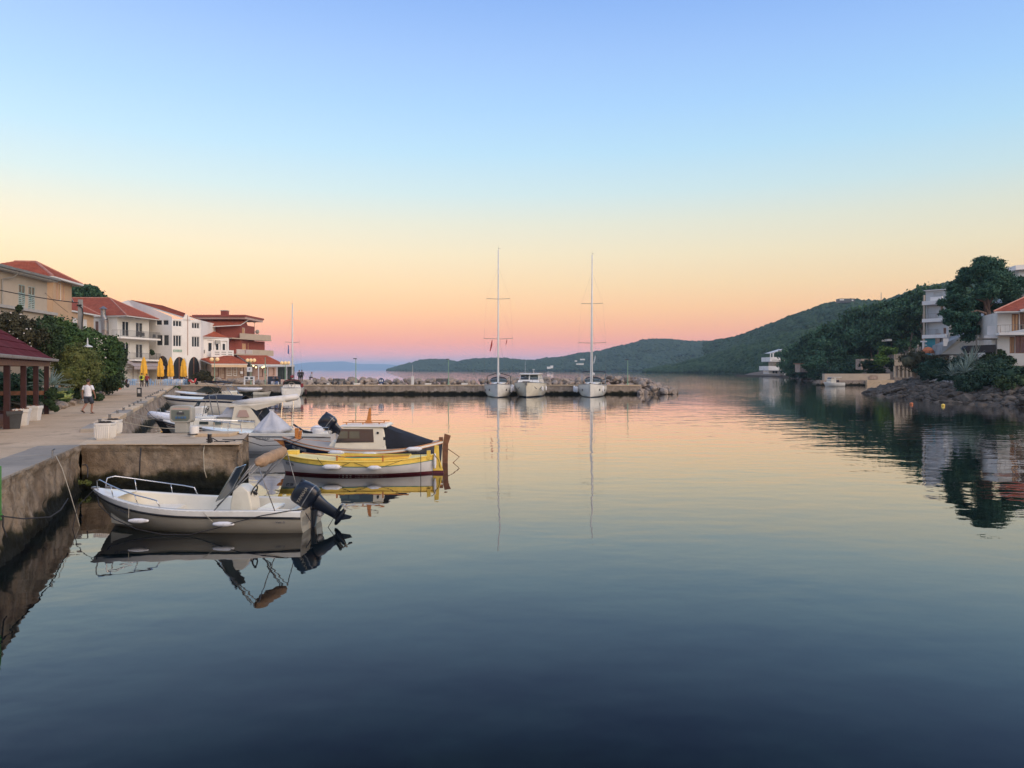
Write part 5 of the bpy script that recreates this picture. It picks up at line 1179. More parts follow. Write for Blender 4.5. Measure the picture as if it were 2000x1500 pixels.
# pale blossoms on the oleander trees
m_ = random.Random(3); pts = []
for (x0,x1,y0,y1,Y,n) in ((5,60,610,680,43.2,16),(30,62,668,688,43.0,10),(150,215,660,700,56,20),(180,200,650,690,58,10)):
    for i in range(n): pts.append(tuple(P(m_.uniform(x0,x1),m_.uniform(y0,y1),Y)))
o = blobs_object('blossom', pts, [m_.uniform(.05,.11) for _ in pts], 'petal_pale', 5); o['kind'] = 'stuff'
bush('bush','small yellow-green weed tuft in the corner of quay and pier at the waterline','plant',157,930,952,18,22.1,'leaf_olive',900,.05,130,4)
# ================================================================ BOATS
class Hull:
    """x: stern 0 -> bow L, y: port +, z: up from the waterline"""
    def __init__(s, L, B, hb, hm, hs, draft=.2, tw=.85, rake=.6, full=2.3, k0=.45, k1=1.3, wide=.42, de=False, srake=0, pw=2.4):
        s.__dict__.update(L=L,B=B,hb=hb,hm=hm,hs=hs,draft=draft,tw=tw,rake=rake,full=full,k0=k0,k1=k1,wide=wide,de=de,srake=srake,pw=pw)
    def b(s,t):
        if s.de and t < .5: return s.B/2*max(.004,1-abs(1-2*t)**s.full*.98)
        if t < s.wide: return s.B/2*(s.tw+(1-s.tw)*math.sin(math.pi/2*t/s.wide))
        return s.B/2*max(.004,1-((t-s.wide)/(1-s.wide))**s.full)
    def zs(s,t):
        m = .4
        return s.hm+(s.hb-s.hm)*((t-m)/(1-m))**2 if t > m else s.hm+(s.hs-s.hm)*((m-t)/m)**2
    def p(s,t,u,side=1,out=0,dz=0):
        """u: 0 sheer .. 1 keel"""
        H = s.zs(t)+s.draft; k = s.k0+(s.k1-s.k0)*t**3
        if s.de and t < .5: k = s.k0+(s.k1-s.k0)*(1-t)**3
        y = s.b(t)*(max(0,1-u**s.pw))**k+out*(1 if u < .98 else 0)
        x = t*s.L-s.rake*u*t**5+(s.srake*u*(1-t)**5)
        return Vector((x, side*y, s.zs(t)-H*u+dz))
    def at_depth(s,t,d,side=1,out=0): return s.p(t, max(0,min(1,d/(s.zs(t)+s.draft))), side, out)
    def tt(s,n): return [math.sin(math.pi/2*(i/n))**.9 if False else 1-(1-i/n)**1.35 for i in range(n+1)]
    def shell(s,n=34,m=12):
        mb = MB(); T = s.tt(n); U = [j/m for j in range(m+1)]
        rows = [[s.p(t,u,1) for u in U]+[s.p(t,u,-1) for u in U[::-1][1:]] for t in T]; mb.grid(rows)
        r = rows[0]; mb.add(r,[tuple(range(len(r)))]); return mb
    def strip(s,d0,d1,out=.012,t0=0,t1=1,n=34,k=3):
        mb = MB(); T = [t0+(t1-t0)*t for t in s.tt(n)]
        for sd in (1,-1): mb.grid([[s.at_depth(t,d0+(d1-d0)*j/k,sd,out) for j in range(k+1)] for t in T])
        return mb
    def rail(s,r=.03,d=.0,out=.0,n=34,t0=0,t1=1,flat=False):
        mb = MB(); T = [t0+(t1-t0)*t for t in s.tt(n)]
        for sd in (1,-1): mb.tube([s.at_depth(t,d,sd,out) for t in T], r, 6)
        return mb
    def deck(s,t0,t1,crown=.03,dz=0,n=14,inset=0):
        mb = MB(); rows = []
        for i in range(n+1):
            t = t0+(t1-t0)*i/n; w = max(.003,s.b(t)-inset); z = s.zs(t)+dz; rows.append([(t*s.L, w*v, z+crown*(1-v*v)) for v in (-1,-.6,-.2,.2,.6,1)])
        mb.grid(rows); mb.grid([[(r_[0][0],r_[0][1],r_[0][2]-.05) for r_ in rows],[r_[0] for r_ in rows]]); mb.grid([[(r_[-1][0],r_[-1][1],r_[-1][2]-.05) for r_ in rows],[r_[-1] for r_ in rows]]); return mb
    def cap(s,w,t0,t1,dz=.0,n=30):
        """side decks between the sheer and the well"""
        mb = MB()
        for sd in (1,-1):
            rows = []
            for i in range(n+1):
                t = t0+(t1-t0)*i/n; bo = s.b(t); bi = max(0,bo-w); z = s.zs(t)+dz; x = t*s.L; rows.append([(x,sd*bo,z-.02),(x,sd*bo,z+.012),(x,sd*bi,z+.015),(x,sd*bi,z-.05)])
            mb.grid(rows)
        return mb
    def liner(s,w,t0,t1,zf,n=24,slope=.88):
        mb = MB(); rows = []
        for i in range(n+1):
            t = t0+(t1-t0)*i/n; bi = max(.01,s.b(t)-w); z = s.zs(t)-.01; x = t*s.L; zz = min(zf, z-.05)
            rows.append([(x,bi,z),(x,bi*slope,zz+.06),(x,bi*slope-.06*min(1,bi),zz),(x,-bi*slope+.06*min(1,bi),zz),(x,-bi*slope,zz+.06),(x,-bi,z)])
        mb.grid(rows)
        for r_ in (rows[0],rows[-1]): mb.add(r_,[tuple(range(6))])
        return mb
def superell(cx,cy,z,hx,hy,n=16,e=.55):
    r_ = []
    for i in range(n):
        a = 2*math.pi*i/n; c,s_ = math.cos(a),math.sin(a); r_.append((cx+hx*math.copysign(abs(c)**e,c), cy+hy*math.copysign(abs(s_)**e,s_), z))
    return r_
def outboard(parent, org, tilt, sc=1.0, mat='outboard_navy', text=None):
    M_ = Matrix.Translation(org) @ Matrix.Rotation(R(tilt),4,'Y') @ Matrix.Scale(sc,4)
    m = MB(); rows = []
    for z,cx,hx,hy in ((-.02,-.03,.19,.13),(.05,-.04,.235,.165),(.16,-.04,.25,.175),(.30,-.035,.245,.17),(.38,-.03,.235,.16),(.43,-.02,.20,.135),(.455,-.01,.13,.09),(.462,0,.05,.03)): rows.append(superell(cx,0,z,hx,hy,20,.62))
    m.grid(rows,True,True); c = m.xf(M_).build('cowl', mat, parent, smooth='full')
    m = MB(); m.grid([superell(-.04,0,z,.256,.18,20,.62) for z in (.135,.155)],True,True); m.xf(M_).build('cowl_band','steel_dull',c)
    m = MB(); m.grid([superell(-.19,0,z,.075,hy,12,.6) for z,hy in ((.30,.12),(.40,.10),(.44,.06))],True,True); m.xf(M_).build('cowl_grip','black_rubber',c)
    m = MB(); m.grid([superell(-.03,0,z,hx,hy,12,.7) for z,hx,hy in ((-.03,.17,.11),(-.12,.14,.085),(-.22,.12,.065),(-.42,.105,.05),(-.5,.10,.045))],True,True)
    m.box(-.26,.02,-.09,.09,-.52,-.495); m.box(-.24,-.02,-.12,.12,-.495,-.485); o = m.xf(M_).build('midsection', mat, parent, smooth=True)
    m = MB(); rows = [superell(0,0,-.58,.001,.001,12)]; m.grid([[(x,r*math.cos(a),-.60+r*math.sin(a)) for a in [2*math.pi*i/12 for i in range(12)]] for x,r in ((.17,.004),(.14,.035),(.05,.055),(-.08,.055),(-.18,.04),(-.2,.03))],True,True)
    m.add([(.06,.02,-.5),(-.12,.02,-.5),(-.12,-.02,-.5),(.06,-.02,-.5),(.08,.02,-.6),(-.14,.02,-.6),(-.14,-.02,-.6),(.08,-.02,-.6)],[(0,1,2,3),(7,6,5,4),(0,4,5,1),(1,5,6,2),(2,6,7,3),(3,7,4,0)])
    m.ext([(.03,-.008,-.64),(-.12,-.008,-.64),(-.17,-.008,-.80),(-.10,-.008,-.79)],(0,.016,0)); m.xf(M_).build('gearcase', mat, parent, smooth=True)
    m = MB(); m.cyl((-.2,0,-.60),(-.29,0,-.60),.035,.02,8)
    for k in range(3):
        a = k*2.094; u = Vector((0,math.cos(a),math.sin(a))); v = Vector((0,-math.sin(a),math.cos(a))); c0 = Vector((-.24,0,-.60))
        m.ext([c0+u*.03-v*.02,c0+u*.1-v*.06+Vector((.02,0,0)),c0+u*.15-v*.01,c0+u*.13+v*.045-Vector((.02,0,0)),c0+u*.03+v*.02],(-.01,0,0))
    m.xf(M_).build('propeller','steel_dull' if mat != 'outboard_navy' else 'gelcoat_grey',parent)
    m = MB(); o3 = Vector(org); m.box(o3.x+.02*sc,o3.x+.11*sc,-.11*sc,.11*sc,o3.z-.62*sc,o3.z-.06*sc); m.cyl((o3.x+.03*sc,-.14*sc,o3.z-.1*sc),(o3.x+.03*sc,.14*sc,o3.z-.1*sc),.035*sc,n=8); m.beam((o3.x-.02,0,o3.z-.15*sc),(o3.x+.05,0,o3.z-.55*sc),.1*sc,.12*sc)
    m.build('transom_bracket','black_plastic',parent,bevel=.01)
    if text:
        for sd,rot in ((1,(R(90),0,R(180))),(-1,(R(90),0,0))):
            me = text_mesh(text,.078*sc,.002,False); o = link('lettering',me,'letter_grey' if False else 'gelcoat_grey',c); o.matrix_local = M_ @ Matrix.Translation((-.04,sd*.178,.24)) @ Matrix.Rotation(R(180 if sd>0 else 0),4,'Z') @ Matrix.Rotation(R(90),4,'X')
def rope(label, pts, r=.012, mat='rope_dark', sag=.0, group='mooring ropes'):
    pts = [Vector(p) for p in pts]
    if len(pts) == 2:
        a,b = pts; pts = [a.lerp(b,i/12)-Vector((0,0,sag*4*(i/12)*(1-i/12))) for i in range(13)]
    o = MB().tube(pts,r,5).build('mooring_rope',mat,smooth='full'); return tag(o,label,'rope',group)
def fender(label, c, L=.5, r=.1, ax='X', rz=0, mat='fender_white', group='boat fenders'):
    m = MB(); m.lathe([(.01,-L/2-.05),(.03,-L/2-.03),(.035,-L/2),(r*.75,-L/2+.03),(r,-L/2+.09),(r,L/2-.09),(r*.75,L/2-.03),(.035,L/2),(.03,L/2+.03),(.01,L/2+.05)],(0,0,0),12,ax)
    o = m.build('fender',mat,smooth='full'); o.location = c; o.rotation_euler = (0,0,rz); return tag(o,label,'fender',group)
def wheel(parent, c, r, tilt=60, name='steering_wheel', mat='black_rubber'):
    M_ = Matrix.Translation(c)@Matrix.Rotation(R(tilt),4,'Y'); m = MB(); m.tube([(r*math.cos(a),r*math.sin(a),0) for a in [2*math.pi*i/18 for i in range(18)]],r*.09,6,closed=True)
    for k in range(3): a = k*2.09; m.beam((0,0,0),(r*math.cos(a),r*math.sin(a),0),r*.12)
    m.cyl((0,0,-.08),(0,0,.02),r*.2,n=8); return m.xf(M_).build(name,mat,parent)

# ---- A: nearest open motorboat
SX = -4.46
A_ = thing('motorboat','cream open motorboat with chrome bow rails and tilted dark outboard, nearest the camera','motorboat',(SX,17.15,0),R(178.2))
h = Hull(5.0,1.98,.84,.50,.47,draft=.16,tw=.86,rake=.62,full=2.5,k0=.30,k1=1.15,wide=.45)
h.shell(44,14).build('hull','gelcoat_grey',A_,smooth='full')
h.strip(.10,.0,.02).build('gunwale_band','gelcoat',A_,smooth='full')
h.rail(.024,.125,.012).build('rubbing_strip','black_rubber',A_,smooth='full')
h.strip(.40,.385,.01,0,.97).build('spray_line','gelcoat_grey',A_)
h.cap(.15,0,.90).build('side_deck','gelcoat',A_,smooth='full')
h.liner(.15,.04,.885,.10).build('inner_liner','gelcoat_cream',A_,smooth=True)
h.deck(.84,.995,.03).build('foredeck','gelcoat',A_,smooth='full')
m = MB(); rows = [[(t*5,w*(h.b(t)-.16),z) for w in (-1,-.5,0,.5,1)] for t,z in ((.64,.34),(.66,.36),(.84,.40))]; m.grid(rows); m.grid([[(t*5,w*(h.b(t)-.16),z-.22) for w in (-1,-.5,0,.5,1)] for t,z in ((.64,.34),)]+[rows[0]]); m.build('bow_seat','gelcoat',A_,smooth=True)
m = MB(); m.box(.0,.5,-.78,.78,.10,.38); m.build('stern_bench','gelcoat',A_,bevel=.04)
m = MB(); m.cbox((.62,.45,.40),(.42,.40,.06),0); m.build('seat_cushion','gelcoat',A_,bevel=.02)
m = MB(); rows = [[(x0,-w_,z),(x1,-w_,z),(x1,w_,z),(x0,w_,z)] for z,x0,x1,w_ in ((.10,1.22,1.78,.27),(.55,1.28,1.75,.27),(.80,1.34,1.70,.26),(.93,1.50,1.66,.24))]; m.grid(rows,True,True); co = m.build('console','gelcoat_cream',A_,bevel=.03)
m = MB(); m.ext([(1.44,-.12,.60),(1.44,.12,.60),(1.485,.12,.78),(1.485,-.12,.78)],(-.03,0,0)); m.build('switch_panel','black_plastic',co)
m = MB(); m.ext([(2.04,-.32,.60),(2.04,.32,.60),(1.62,.26,1.33),(1.62,-.26,1.33)],(.015,0,0)); m.build('windscreen','black_plastic',co)
m = MB(); m.tube([(2.04,-.33,.60),(1.61,-.27,1.34),(1.61,.27,1.34),(2.04,.33,.60)],.014,6); m.build('windscreen_frame','chrome',co)
wheel(A_,(1.32,0,.74),.17,72)
m = MB(); m.cbox((.92,0,.42),(.4,.75,.08)); m.cbox((.92,0,.25),(.3,.3,.3)); m.build('helm_seat','gelcoat',A_,bevel=.03)
def sheerpt(t,side,inset=.05,dz=0): return Vector((t*5, side*max(.0,h.b(t)-inset), h.zs(t)+dz))
for sd in (1,-1):
    m = MB(); ts = [.955,.958,.955,.93,.88,.80,.72,.66,.615,.60]; dz = [.02,.12,.24,.295,.28,.25,.22,.20,.17,.02]; ins = [.03,.0,-.02,-.02,.0,.02,.02,.03,.04,.05]
    m.tube([sheerpt(t,sd,i_,z_) for t,z_,i_ in zip(ts,dz,ins)],.014,7)
    for t,z_ in ((.86,.275),(.72,.22)): m.tube([sheerpt(t-.012,sd,.06,0),sheerpt(t,sd,.01,z_)],.011,6)
    m.build('bow_rail','chrome',A_,smooth='full')
m = MB(); m.cbox((4.62,0,.86),(.16,.05,.04)); m.cbox((4.93,0,.84),(.14,.12,.05)); m.build('bow_fitting','steel_dull',A_,bevel=.01)
# folded bimini
RN, RF = Vector((.95,.87,1.50)), Vector((.90,-.87,1.60))
m = MB(); m.tube([RN.lerp(RF,i/12)+Vector((0,0,.012*math.sin(i*1.9))) for i in range(13)],[.03,.10,.125,.13,.122,.135,.125,.132,.12,.13,.125,.11,.03],12); m.build('folded_bimini','beige_canvas',A_,smooth='full')
for sd,e in ((1,RN),(-1,RF)):
    m = MB(); b1 = sheerpt(.365,sd,.05,.01); b2 = sheerpt(.11,sd,.05,.01)
    m.tube([b1,b1.lerp(e,.5),e+Vector((.02,0,0))],.013,6); m.tube([b1+Vector((-.06,0,.1)),e+Vector((-.07,0,-.05))],.012,6); m.tube([b1.lerp(e,.42),e+Vector((.10,0,-.03))],.011,6); m.tube([b2,e+Vector((-.05,-.0,-.06))],.011,6)
    m.build('bimini_frame','steel_dull',A_,smooth='full')
outboard(A_,(-.04,0,.55),58,1.12,'outboard_navy','YAMAHA')
m = MB(); m.ball((-.14,-.12,.33),(.11,.11,.14)); m.build('white_float','fender_white',A_,smooth='full')
def hull_text(hl, parent, s, t, d, size, mat, side=1, bold=False):
    p0 = hl.at_depth(t,d,side,.016); dt = .02; q_ = hl.at_depth(t+dt,d,side,.016)-hl.at_depth(t-dt,d,side,.016); dn = hl.at_depth(t,d+.06,side,.016)-hl.at_depth(t,d-.06 if d > .06 else 0,side,.016)
    ex = -q_.normalized() if side > 0 else q_.normalized(); n_ = ex.cross(-dn.normalized()).normalized(); ey = n_.cross(ex).normalized()
    me = text_mesh(s,size,.002,bold); o = link('lettering',me,mat,parent)
    o.matrix_local = Matrix(((ex.x,ey.x,n_.x,p0.x),(ex.y,ey.y,n_.y,p0.y),(ex.z,ey.z,n_.z,p0.z),(0,0,0,1))); return o
hull_text(h,A_,'Ven  5',.085,.22,.075,'letter_grey'); hull_text(h,A_,'RZ 406079',.80,.21,.11,'letter_grey')
hw = A_.matrix_basis
def W_(p, T=A_):
    T_ = Matrix.Translation(T.location)@Matrix.Rotation(T.rotation_euler[2],4,'Z'); return T_@Vector(p)
fender('white fender hanging on the near side of the cream motorboat, toward the bow', W_((3.42,1.0,.30)),.34,.052,'X'); fender('white fender hanging on the near side of the cream motorboat, toward the stern', W_((1.58,1.04,.25)),.36,.054,'X')
rope('thin pale cord holding the bow side fender of the cream motorboat',[W_((3.66,.93,.62)),W_((3.62,1.02,.36))],.006,'rope_pale'); rope('thin pale cord from rail to the stern side fender of the cream motorboat',[W_((2.05,1.0,.5)),W_((1.80,1.06,.30))],.006,'rope_pale')
rope('dark rope sagging along the near hull of the cream motorboat from bow to stern',[W_((4.88,.05,.80)),W_((4.6,.42,.52)),W_((4.1,.72,.28)),W_((3.5,.93,.11)),W_((2.9,1.02,.02)),W_((2.3,1.04,.02)),W_((1.75,1.06,.16)),W_((1.3,1.06,.30)),W_((.8,.99,.42)),W_((.3,.9,.50)),W_((-.05,.6,.50))],.011)
rope('dark rope from the outboard of the cream motorboat down into the water',[W_((.05,.5,.48)),W_((-.1,.45,.2)),W_((-.12,.4,-.1))],.011)
rope('dark line hanging from the cowl bracket of the cream motorboat',[W_((-.25,-.1,.42)),W_((-.5,0,.22)),W_((-.35,.1,-.05))],.008)

# ---- B: yellow and white wooden boat
B_ = thing('wooden_boat','white wooden boat with bright yellow gunwale, maroon waterline and yellow rudder','boat',(-2.62,26.0,0),R(180))
h = Hull(5.25,1.95,.66,.49,.62,draft=.22,tw=.1,rake=.28,full=2.3,k0=.5,k1=1.0,wide=.5,de=True,srake=.1,pw=2.6)
h.shell(44,14).build('hull','boat_grey_white',B_,smooth='full')
m = MB()
def zband(hl,z0,z1,out,n=40):
    mb = MB()
    for sd in (1,-1): mb.grid([[hl.at_depth(t,hl.zs(t)-z,sd,out) for z in (z1,(z0+z1)/2,z0)] for t in [i/n for i in range(n+1)]])
    return mb
zband(h,-.15,.075,.008).build('boot_stripe','maroon_paint',B_,smooth='full')
h.strip(.0,.155,.022).build('upper_strake','yellow_paint',B_,smooth='full'); h.strip(.155,.175,.020).build('strake_line','green_paint',B_)
h.rail(.022,.0,.03).build('rubbing_strip','yellow_paint',B_,smooth='full')
h.deck(.60,.995,.05).build('foredeck','pale_yellow_paint',B_,smooth='full'); h.deck(.005,.16,.04).build('afterdeck','pale_yellow_paint',B_,smooth='full')
h.cap(.30,.15,.61).build('side_deck','yellow_paint',B_,smooth='full'); h.liner(.30,.16,.605,.12).build('well','green_paint',B_)
m = MB(); 
for sd in (1,-1):
    m.grid([[(t*5.25,sd*(h.b(t)-.29),h.zs(t)+z) for z in (-.02,.09)]+[(t*5.25,sd*(h.b(t)-.32),h.zs(t)+z) for z in (.09,-.02)] for t in [.16+.44*i/10 for i in range(11)]],True,True)
m.beam((.605*5.25,-.62,.54),(.605*5.25,.62,.54),.04,.14); m.beam((.16*5.25,-.28,.56),(.16*5.25,.28,.56),.04,.12); m.build('coaming','yellow_paint',B_)
m = MB(); m.box(1.5,1.75,-.6,.6,.38,.42); m.build('thwart','gelcoat',B_); m = MB(); m.box(2.35,2.6,-.62,.62,.38,.42); m.build('thwart','gelcoat',B_)
m = MB(); m.box(4.60,4.98,-.14,.14,.60,.78); m.build('bow_locker','yellow_paint',B_,bevel=.02); m = MB(); m.beam((5.17,0,.6),(5.24,0,.84),.09,.12); m.build('stem_post','yellow_paint',B_)
m = MB(); m.box(.12,.24,.12,.24,.5,.78); m.build('samson_post','yellow_paint',B_)
m = MB(); m.ext([(-.06,-.02,-.1),(.06,-.02,.0),(.0,-.02,.95),(-.14,-.02,.93),(-.16,-.02,.5),(-.28,-.02,.12),(-.32,-.02,-.1)],(0,.045,0)); m.build('rudder','yellow_paint',B_,bevel=.008)
m = MB(); m.ext([(-.33,-.03,-.12),(.05,-.03,-.12),(.06,-.03,.09),(-.30,-.03,.09)],(0,.065,0)); m.build('rudder_foot','maroon_paint',B_)
m = MB(); m.tube([(2.9,.55,.62),(.8,.52,.64)],.018); m.build('oar','varnish_wood',B_); m = MB(); m.tube([(4.4,.3,.72),(2.9,.66,.62)],.018); m.build('oar','varnish_wood',B_)
for k,x in enumerate((1.6,3.1)): m = MB(); m.beam((x,.9,.5),(x,.9,.70),.05); m.build('oarlock','varnish_wood',B_)
hull_text(h,B_,'RZ 766',.93,.27,.13,'letter_grey',bold=True)
fender('white fender tied to the yellow strake, bow side',W_((3.25,.99,.33),B_),.55,.085,'X'); fender('short grubby fender tied to the yellow strake amidships',W_((1.85,1.05,.31),B_),.36,.075,'X')
fender('slim white fender hanging upright by the yellow rudder',W_((-.02,.10,.42),B_),.42,.05,'Z')
rope('dark cord holding the fenders along the yellow strake',[W_((3.75,.9,.62),B_),W_((3.52,1.0,.36),B_),W_((3.0,1.02,.33),B_),W_((2.6,1.0,.5),B_),W_((2.1,1.04,.33),B_),W_((1.6,1.06,.33),B_),W_((.95,.95,.55),B_)],.008)
rope('dark rope from the stern of the yellow boat straight down into the water',[W_((.42,.42,.7),B_),W_((.40,.55,.3),B_),W_((.40,.58,-.2),B_)],.011)
rope('dark rope bight from yellow boat stern to its rudder',[W_((.2,.2,.75),B_),W_((.05,.2,.72),B_),W_((-.15,.1,.45),B_),W_((-.2,0,.1),B_)],.010)

# ---- C: navy cabin boat
C_ = thing('cabin_boat','navy wooden boat with cream wheelhouse, dark canvas cover and tall brown rudder','boat',(-2.60,28.9,0),R(180))
h = Hull(6.05,2.25,.97,.56,.84,draft=.3,tw=.1,rake=.35,full=2.3,k0=.5,k1=1.0,wide=.5,de=True,srake=.1,pw=2.6)
h.shell(44,14).build('hull','navy_paint',C_,smooth='full')
h.strip(.0,.10,.02).build('gunwale_band','gelcoat',C_,smooth='full'); h.rail(.018,.0,.022).build('rubbing_strip','varnish_wood',C_,smooth='full'); h.rail(.014,.105,.02).build('lower_strip','varnish_wood',C_,smooth='full')
h.deck(.01,.995,.05,inset=.0).build('deck','deck_wood',C_,smooth='full')
m = MB(); rows = [[(x0,-w_,z),(x1,-w_*.8,z),(x1,w_*.8,z),(x0,w_,z)] for z,x0,x1,w_ in ((.55,2.0,4.25,.78),(.86,2.0,4.05,.74),(.90,2.0,3.98,.68))]; m.grid(rows,True,True); m.build('trunk_cabin','gelcoat_cream',C_,bevel=.03)
m = MB(); rows = [[(x0,-w_,z),(x1,-w_,z),(x1,w_,z),(x0,w_,z)] for z,x0,x1,w_ in ((.58,2.0,3.95,.76),(.90,2.02,3.86,.75),(1.38,2.14,3.62,.70))]; m.grid(rows,True,True); cb = m.build('wheelhouse','gelcoat_cream',C_,bevel=.03)
m = MB(); rows = [[(x0,-w_,z),(x1,-w_*.9,z),(x1,w_*.9,z),(x0,w_,z)] for z,x0,x1,w_ in ((1.38,1.98,3.72,.78),(1.43,1.98,3.74,.79),(1.49,2.05,3.6,.6))]; m.grid(rows,True,True); rf = m.build('roof','gelcoat',C_,bevel=.02)
for sd in (1,-1):
    m = MB(); m.ext([(2.46,sd*.752,.84),(3.86,sd*.752,.82),(3.66,sd*.718,1.33),(2.50,sd*.718,1.32)],(0,sd*.014,0)); wf = m.build('window_band','glass_dark',cb)
    for (a,b2,c2,d2) in ((3.42,3.80,3.68,3.42),(2.98,3.36,3.36,3.0)): m = MB(); m.ext([(a,sd*.765,.98),(b2,sd*.765,.98),(c2,sd*.742,1.24),(d2,sd*.742,1.24)],(0,sd*.006,0)); m.build('pane','glass_boat',wf)
    m = MB(); m.lathe([(.0,0),(.045,0),(.045,.02),(0,.02)],(2.32,sd*.735-(.02 if sd<0 else 0),1.18),12,'Y'); m.build('porthole','black_plastic',cb)
    m = MB(); m.beam((2.1,sd*.6,1.55),(3.65,sd*.5,1.55),.05,.025); 
    for x in (2.3,2.9,3.5): m.beam((x,sd*.56,1.47),(x,sd*.56,1.55),.04)
    m.build('roof_rail','varnish_wood',C_)
m = MB(); m.ext([(3.87,-.6,.92),(3.87,.6,.92),(3.66,.56,1.3),(3.66,-.56,1.3)],(.012,0,0)); m.build('windscreen','glass_dark',cb)
m = MB(); m.ext([(2.62,-.04,1.47),(2.98,-.04,1.47),(2.86,-.04,1.62),(2.78,-.04,2.05),(2.70,-.04,2.07),(2.70,-.04,1.6)],(0,.08,0)); m.build('mast_stub','varnish_wood',C_,bevel=.01); m = MB(); m.beam((2.42,0,1.80),(2.72,0,1.80),.02); m.beam((2.5,0,2.0),(2.85,0,2.04),.02); m.build('mast_fitting','steel_dull',C_)
m = MB(); rows = []
for i in range(13):
    u = i/12; x = 2.12-1.75*u; z = 1.44*max(0,1-u)**1.15+.84*(1-max(0,1-u)**1.15)*.98; t = x/6.05; wd = min(.76, h.b(t)-.05); zd = h.zs(t)+.03
    z = max(z, zd+.03); rows.append([(x,wd,zd),(x,wd*.98,zd+(z-zd)*.5),(x,wd*.72,zd+(z-zd)*.93),(x,0,z+.02),(x,-wd*.72,zd+(z-zd)*.93),(x,-wd*.98,zd+(z-zd)*.5),(x,-wd,zd)])
m.grid(rows); m.add(rows[0],[tuple(range(7))]); m.build('canvas_cover','dark_canvas',C_,smooth=True)
m = MB(); m.box(5.42,5.56,-.07,.07,.85,1.30); m.ext([(5.42,-.06,.85),(5.38,-.06,1.22),(5.30,-.06,1.22),(5.35,-.06,.85)],(0,.12,0)); m.build('samson_post','varnish_wood',C_,bevel=.01)
m = MB(); m.ext([(5.6,-.09,.82),(6.35,-.02,.88),(6.35,.02,.88),(5.6,.09,.82)],(0,0,-.03)); m.ext([(5.75,-.02,.78),(6.3,-.02,.85),(5.95,-.02,.55)],(0,.04,0)); m.build('bowsprit','varnish_wood',C_)
m = MB(); m.ext([(.02,-.025,-.2),(.02,-.025,.55),(-.06,-.025,1.10),(-.30,-.025,1.02),(-.20,-.025,.7),(-.18,-.025,-.2)],(0,.05,0)); m.build('rudder','brown_wood',C_,bevel=.01); m = MB(); m.box(.0,.14,-.09,.09,.82,.96); m.build('stern_post','brown_wood',C_)
m = MB(); m.tube([(-.15,0,.55),(-.62,0,.22),(-.30,0,-.08)],.018,6); m.build('boarding_step','brown_wood',C_)
hull_text(h,C_,'RZ 108A003',.875,.24,.14,'letter_pale')
for k,(x,z,l) in enumerate(((3.75,.50,'bow side'),(2.55,.43,'amidships'),(.98,.60,'stern side'))): fender('white fender along the navy cabin boat, %s'%l,W_((x,1.16 if x > 1.5 else .88,z),C_),.5,.085,'X',0 if x > 1.5 else .25)
rope('dark rope from the pier to the bow post of the navy cabin boat',[(-10.1,25.6,1.36),(-9.3,26.0,1.35),(-8.95,26.6,1.15),(-8.7,27.4,.95),(-8.3,28.3,.90),(-8.1,28.9,.96)],.013)
rope('second dark rope slanting from the pier edge to the navy cabin boat',[(-8.9,23.6,1.36),(-8.4,23.9,1.32),(-8.2,25.2,1.0),(-7.9,27.2,.84),(-7.8,28.6,.95)],.013)

# ---- D: grey white boat with the grey tent cover
D_ = thing('motorboat','pale grey motorboat with peaked grey tent cover and black outboard, beyond the pier end','motorboat',(-7.45,32.5,0),R(180))
h = Hull(5.7,2.2,1.05,.88,.84,draft=.2,tw=.88,rake=.7,full=2.4,k0=.28,k1=1.15,wide=.45)
h.shell(40,12).build('hull','boat_grey_white',D_,smooth='full'); h.rail(.03,.12,.0).build('rubbing_strip','steel_dull',D_,smooth='full'); h.strip(.0,.11,.015).build('gunwale_band','gelcoat',D_,smooth='full')
zband(h,.10,.12,.006).build('waterline_stripe','navy_paint',D_)
h.cap(.2,0,.62).build('side_deck','gelcoat',D_); h.liner(.2,.03,.6,.3).build('inner_liner','gelcoat',D_); h.deck(.58,.995,.06).build('foredeck','gelcoat',D_,smooth='full')
pk = Vector((2.72,0,1.82)); base = [(3.3,.75,.9),(3.45,0,.98),(3.3,-.75,.9),(2.8,-.9,.88),(2.1,-.88,.9),(1.85,0,.95),(2.1,.88,.9),(2.8,.92,.88)]; m = MB(); rows = []
for j in range(9):
    v = j/8; ring = []
    for i in range(32):
        a = i/32*8; i0 = int(a)%8; f = a-int(a); bpt = Vector(base[i0]).lerp(Vector(base[(i0+1)%8]),f); r_ = max(0,1-v)**1.15*(1+.10*math.sin(i*math.pi/2)*(v*(1-v)*4)); p_ = Vector((pk.x+(bpt.x-pk.x)*r_, (bpt.y)*r_, bpt.z+(pk.z-bpt.z)*v**.92)); ring.append(p_)
    rows.append(ring)
rows[-1] = [pk+Vector((.12*math.cos(i*.196),.03*math.sin(i*.196),0)) for i in range(32)]
m.grid(rows,True,True); m.build('tent_cover','grey_canvas',D_,smooth='full')
m = MB(); m.ext([(1.15,.88,.90),(1.2,.88,1.02),(.72,.86,.93),(.68,.86,.88)],(0,-.04,0)); m.beam((1.55,.89,1.25),(1.12,.89,.97),.05,.07); m.build('oar_handle','black_plastic',D_)
m = MB(); m.box(.15,1.2,-.8,.8,.80,.95); m.build('engine_well','gelcoat',D_,bevel=.05)
m = MB(); 
for sd in (1,-1):
    m.tube([(3.7,sd*.85,.93),(3.72,sd*.85,1.22),(4.4,sd*.68,1.30),(5.3,sd*.25,1.36),(5.75,0,1.38)],.014,6)
    for x,y in ((4.3,.72),(5.0,.42)): m.tube([(x,sd*y,.96),(x,sd*y,1.30)],.011,5)
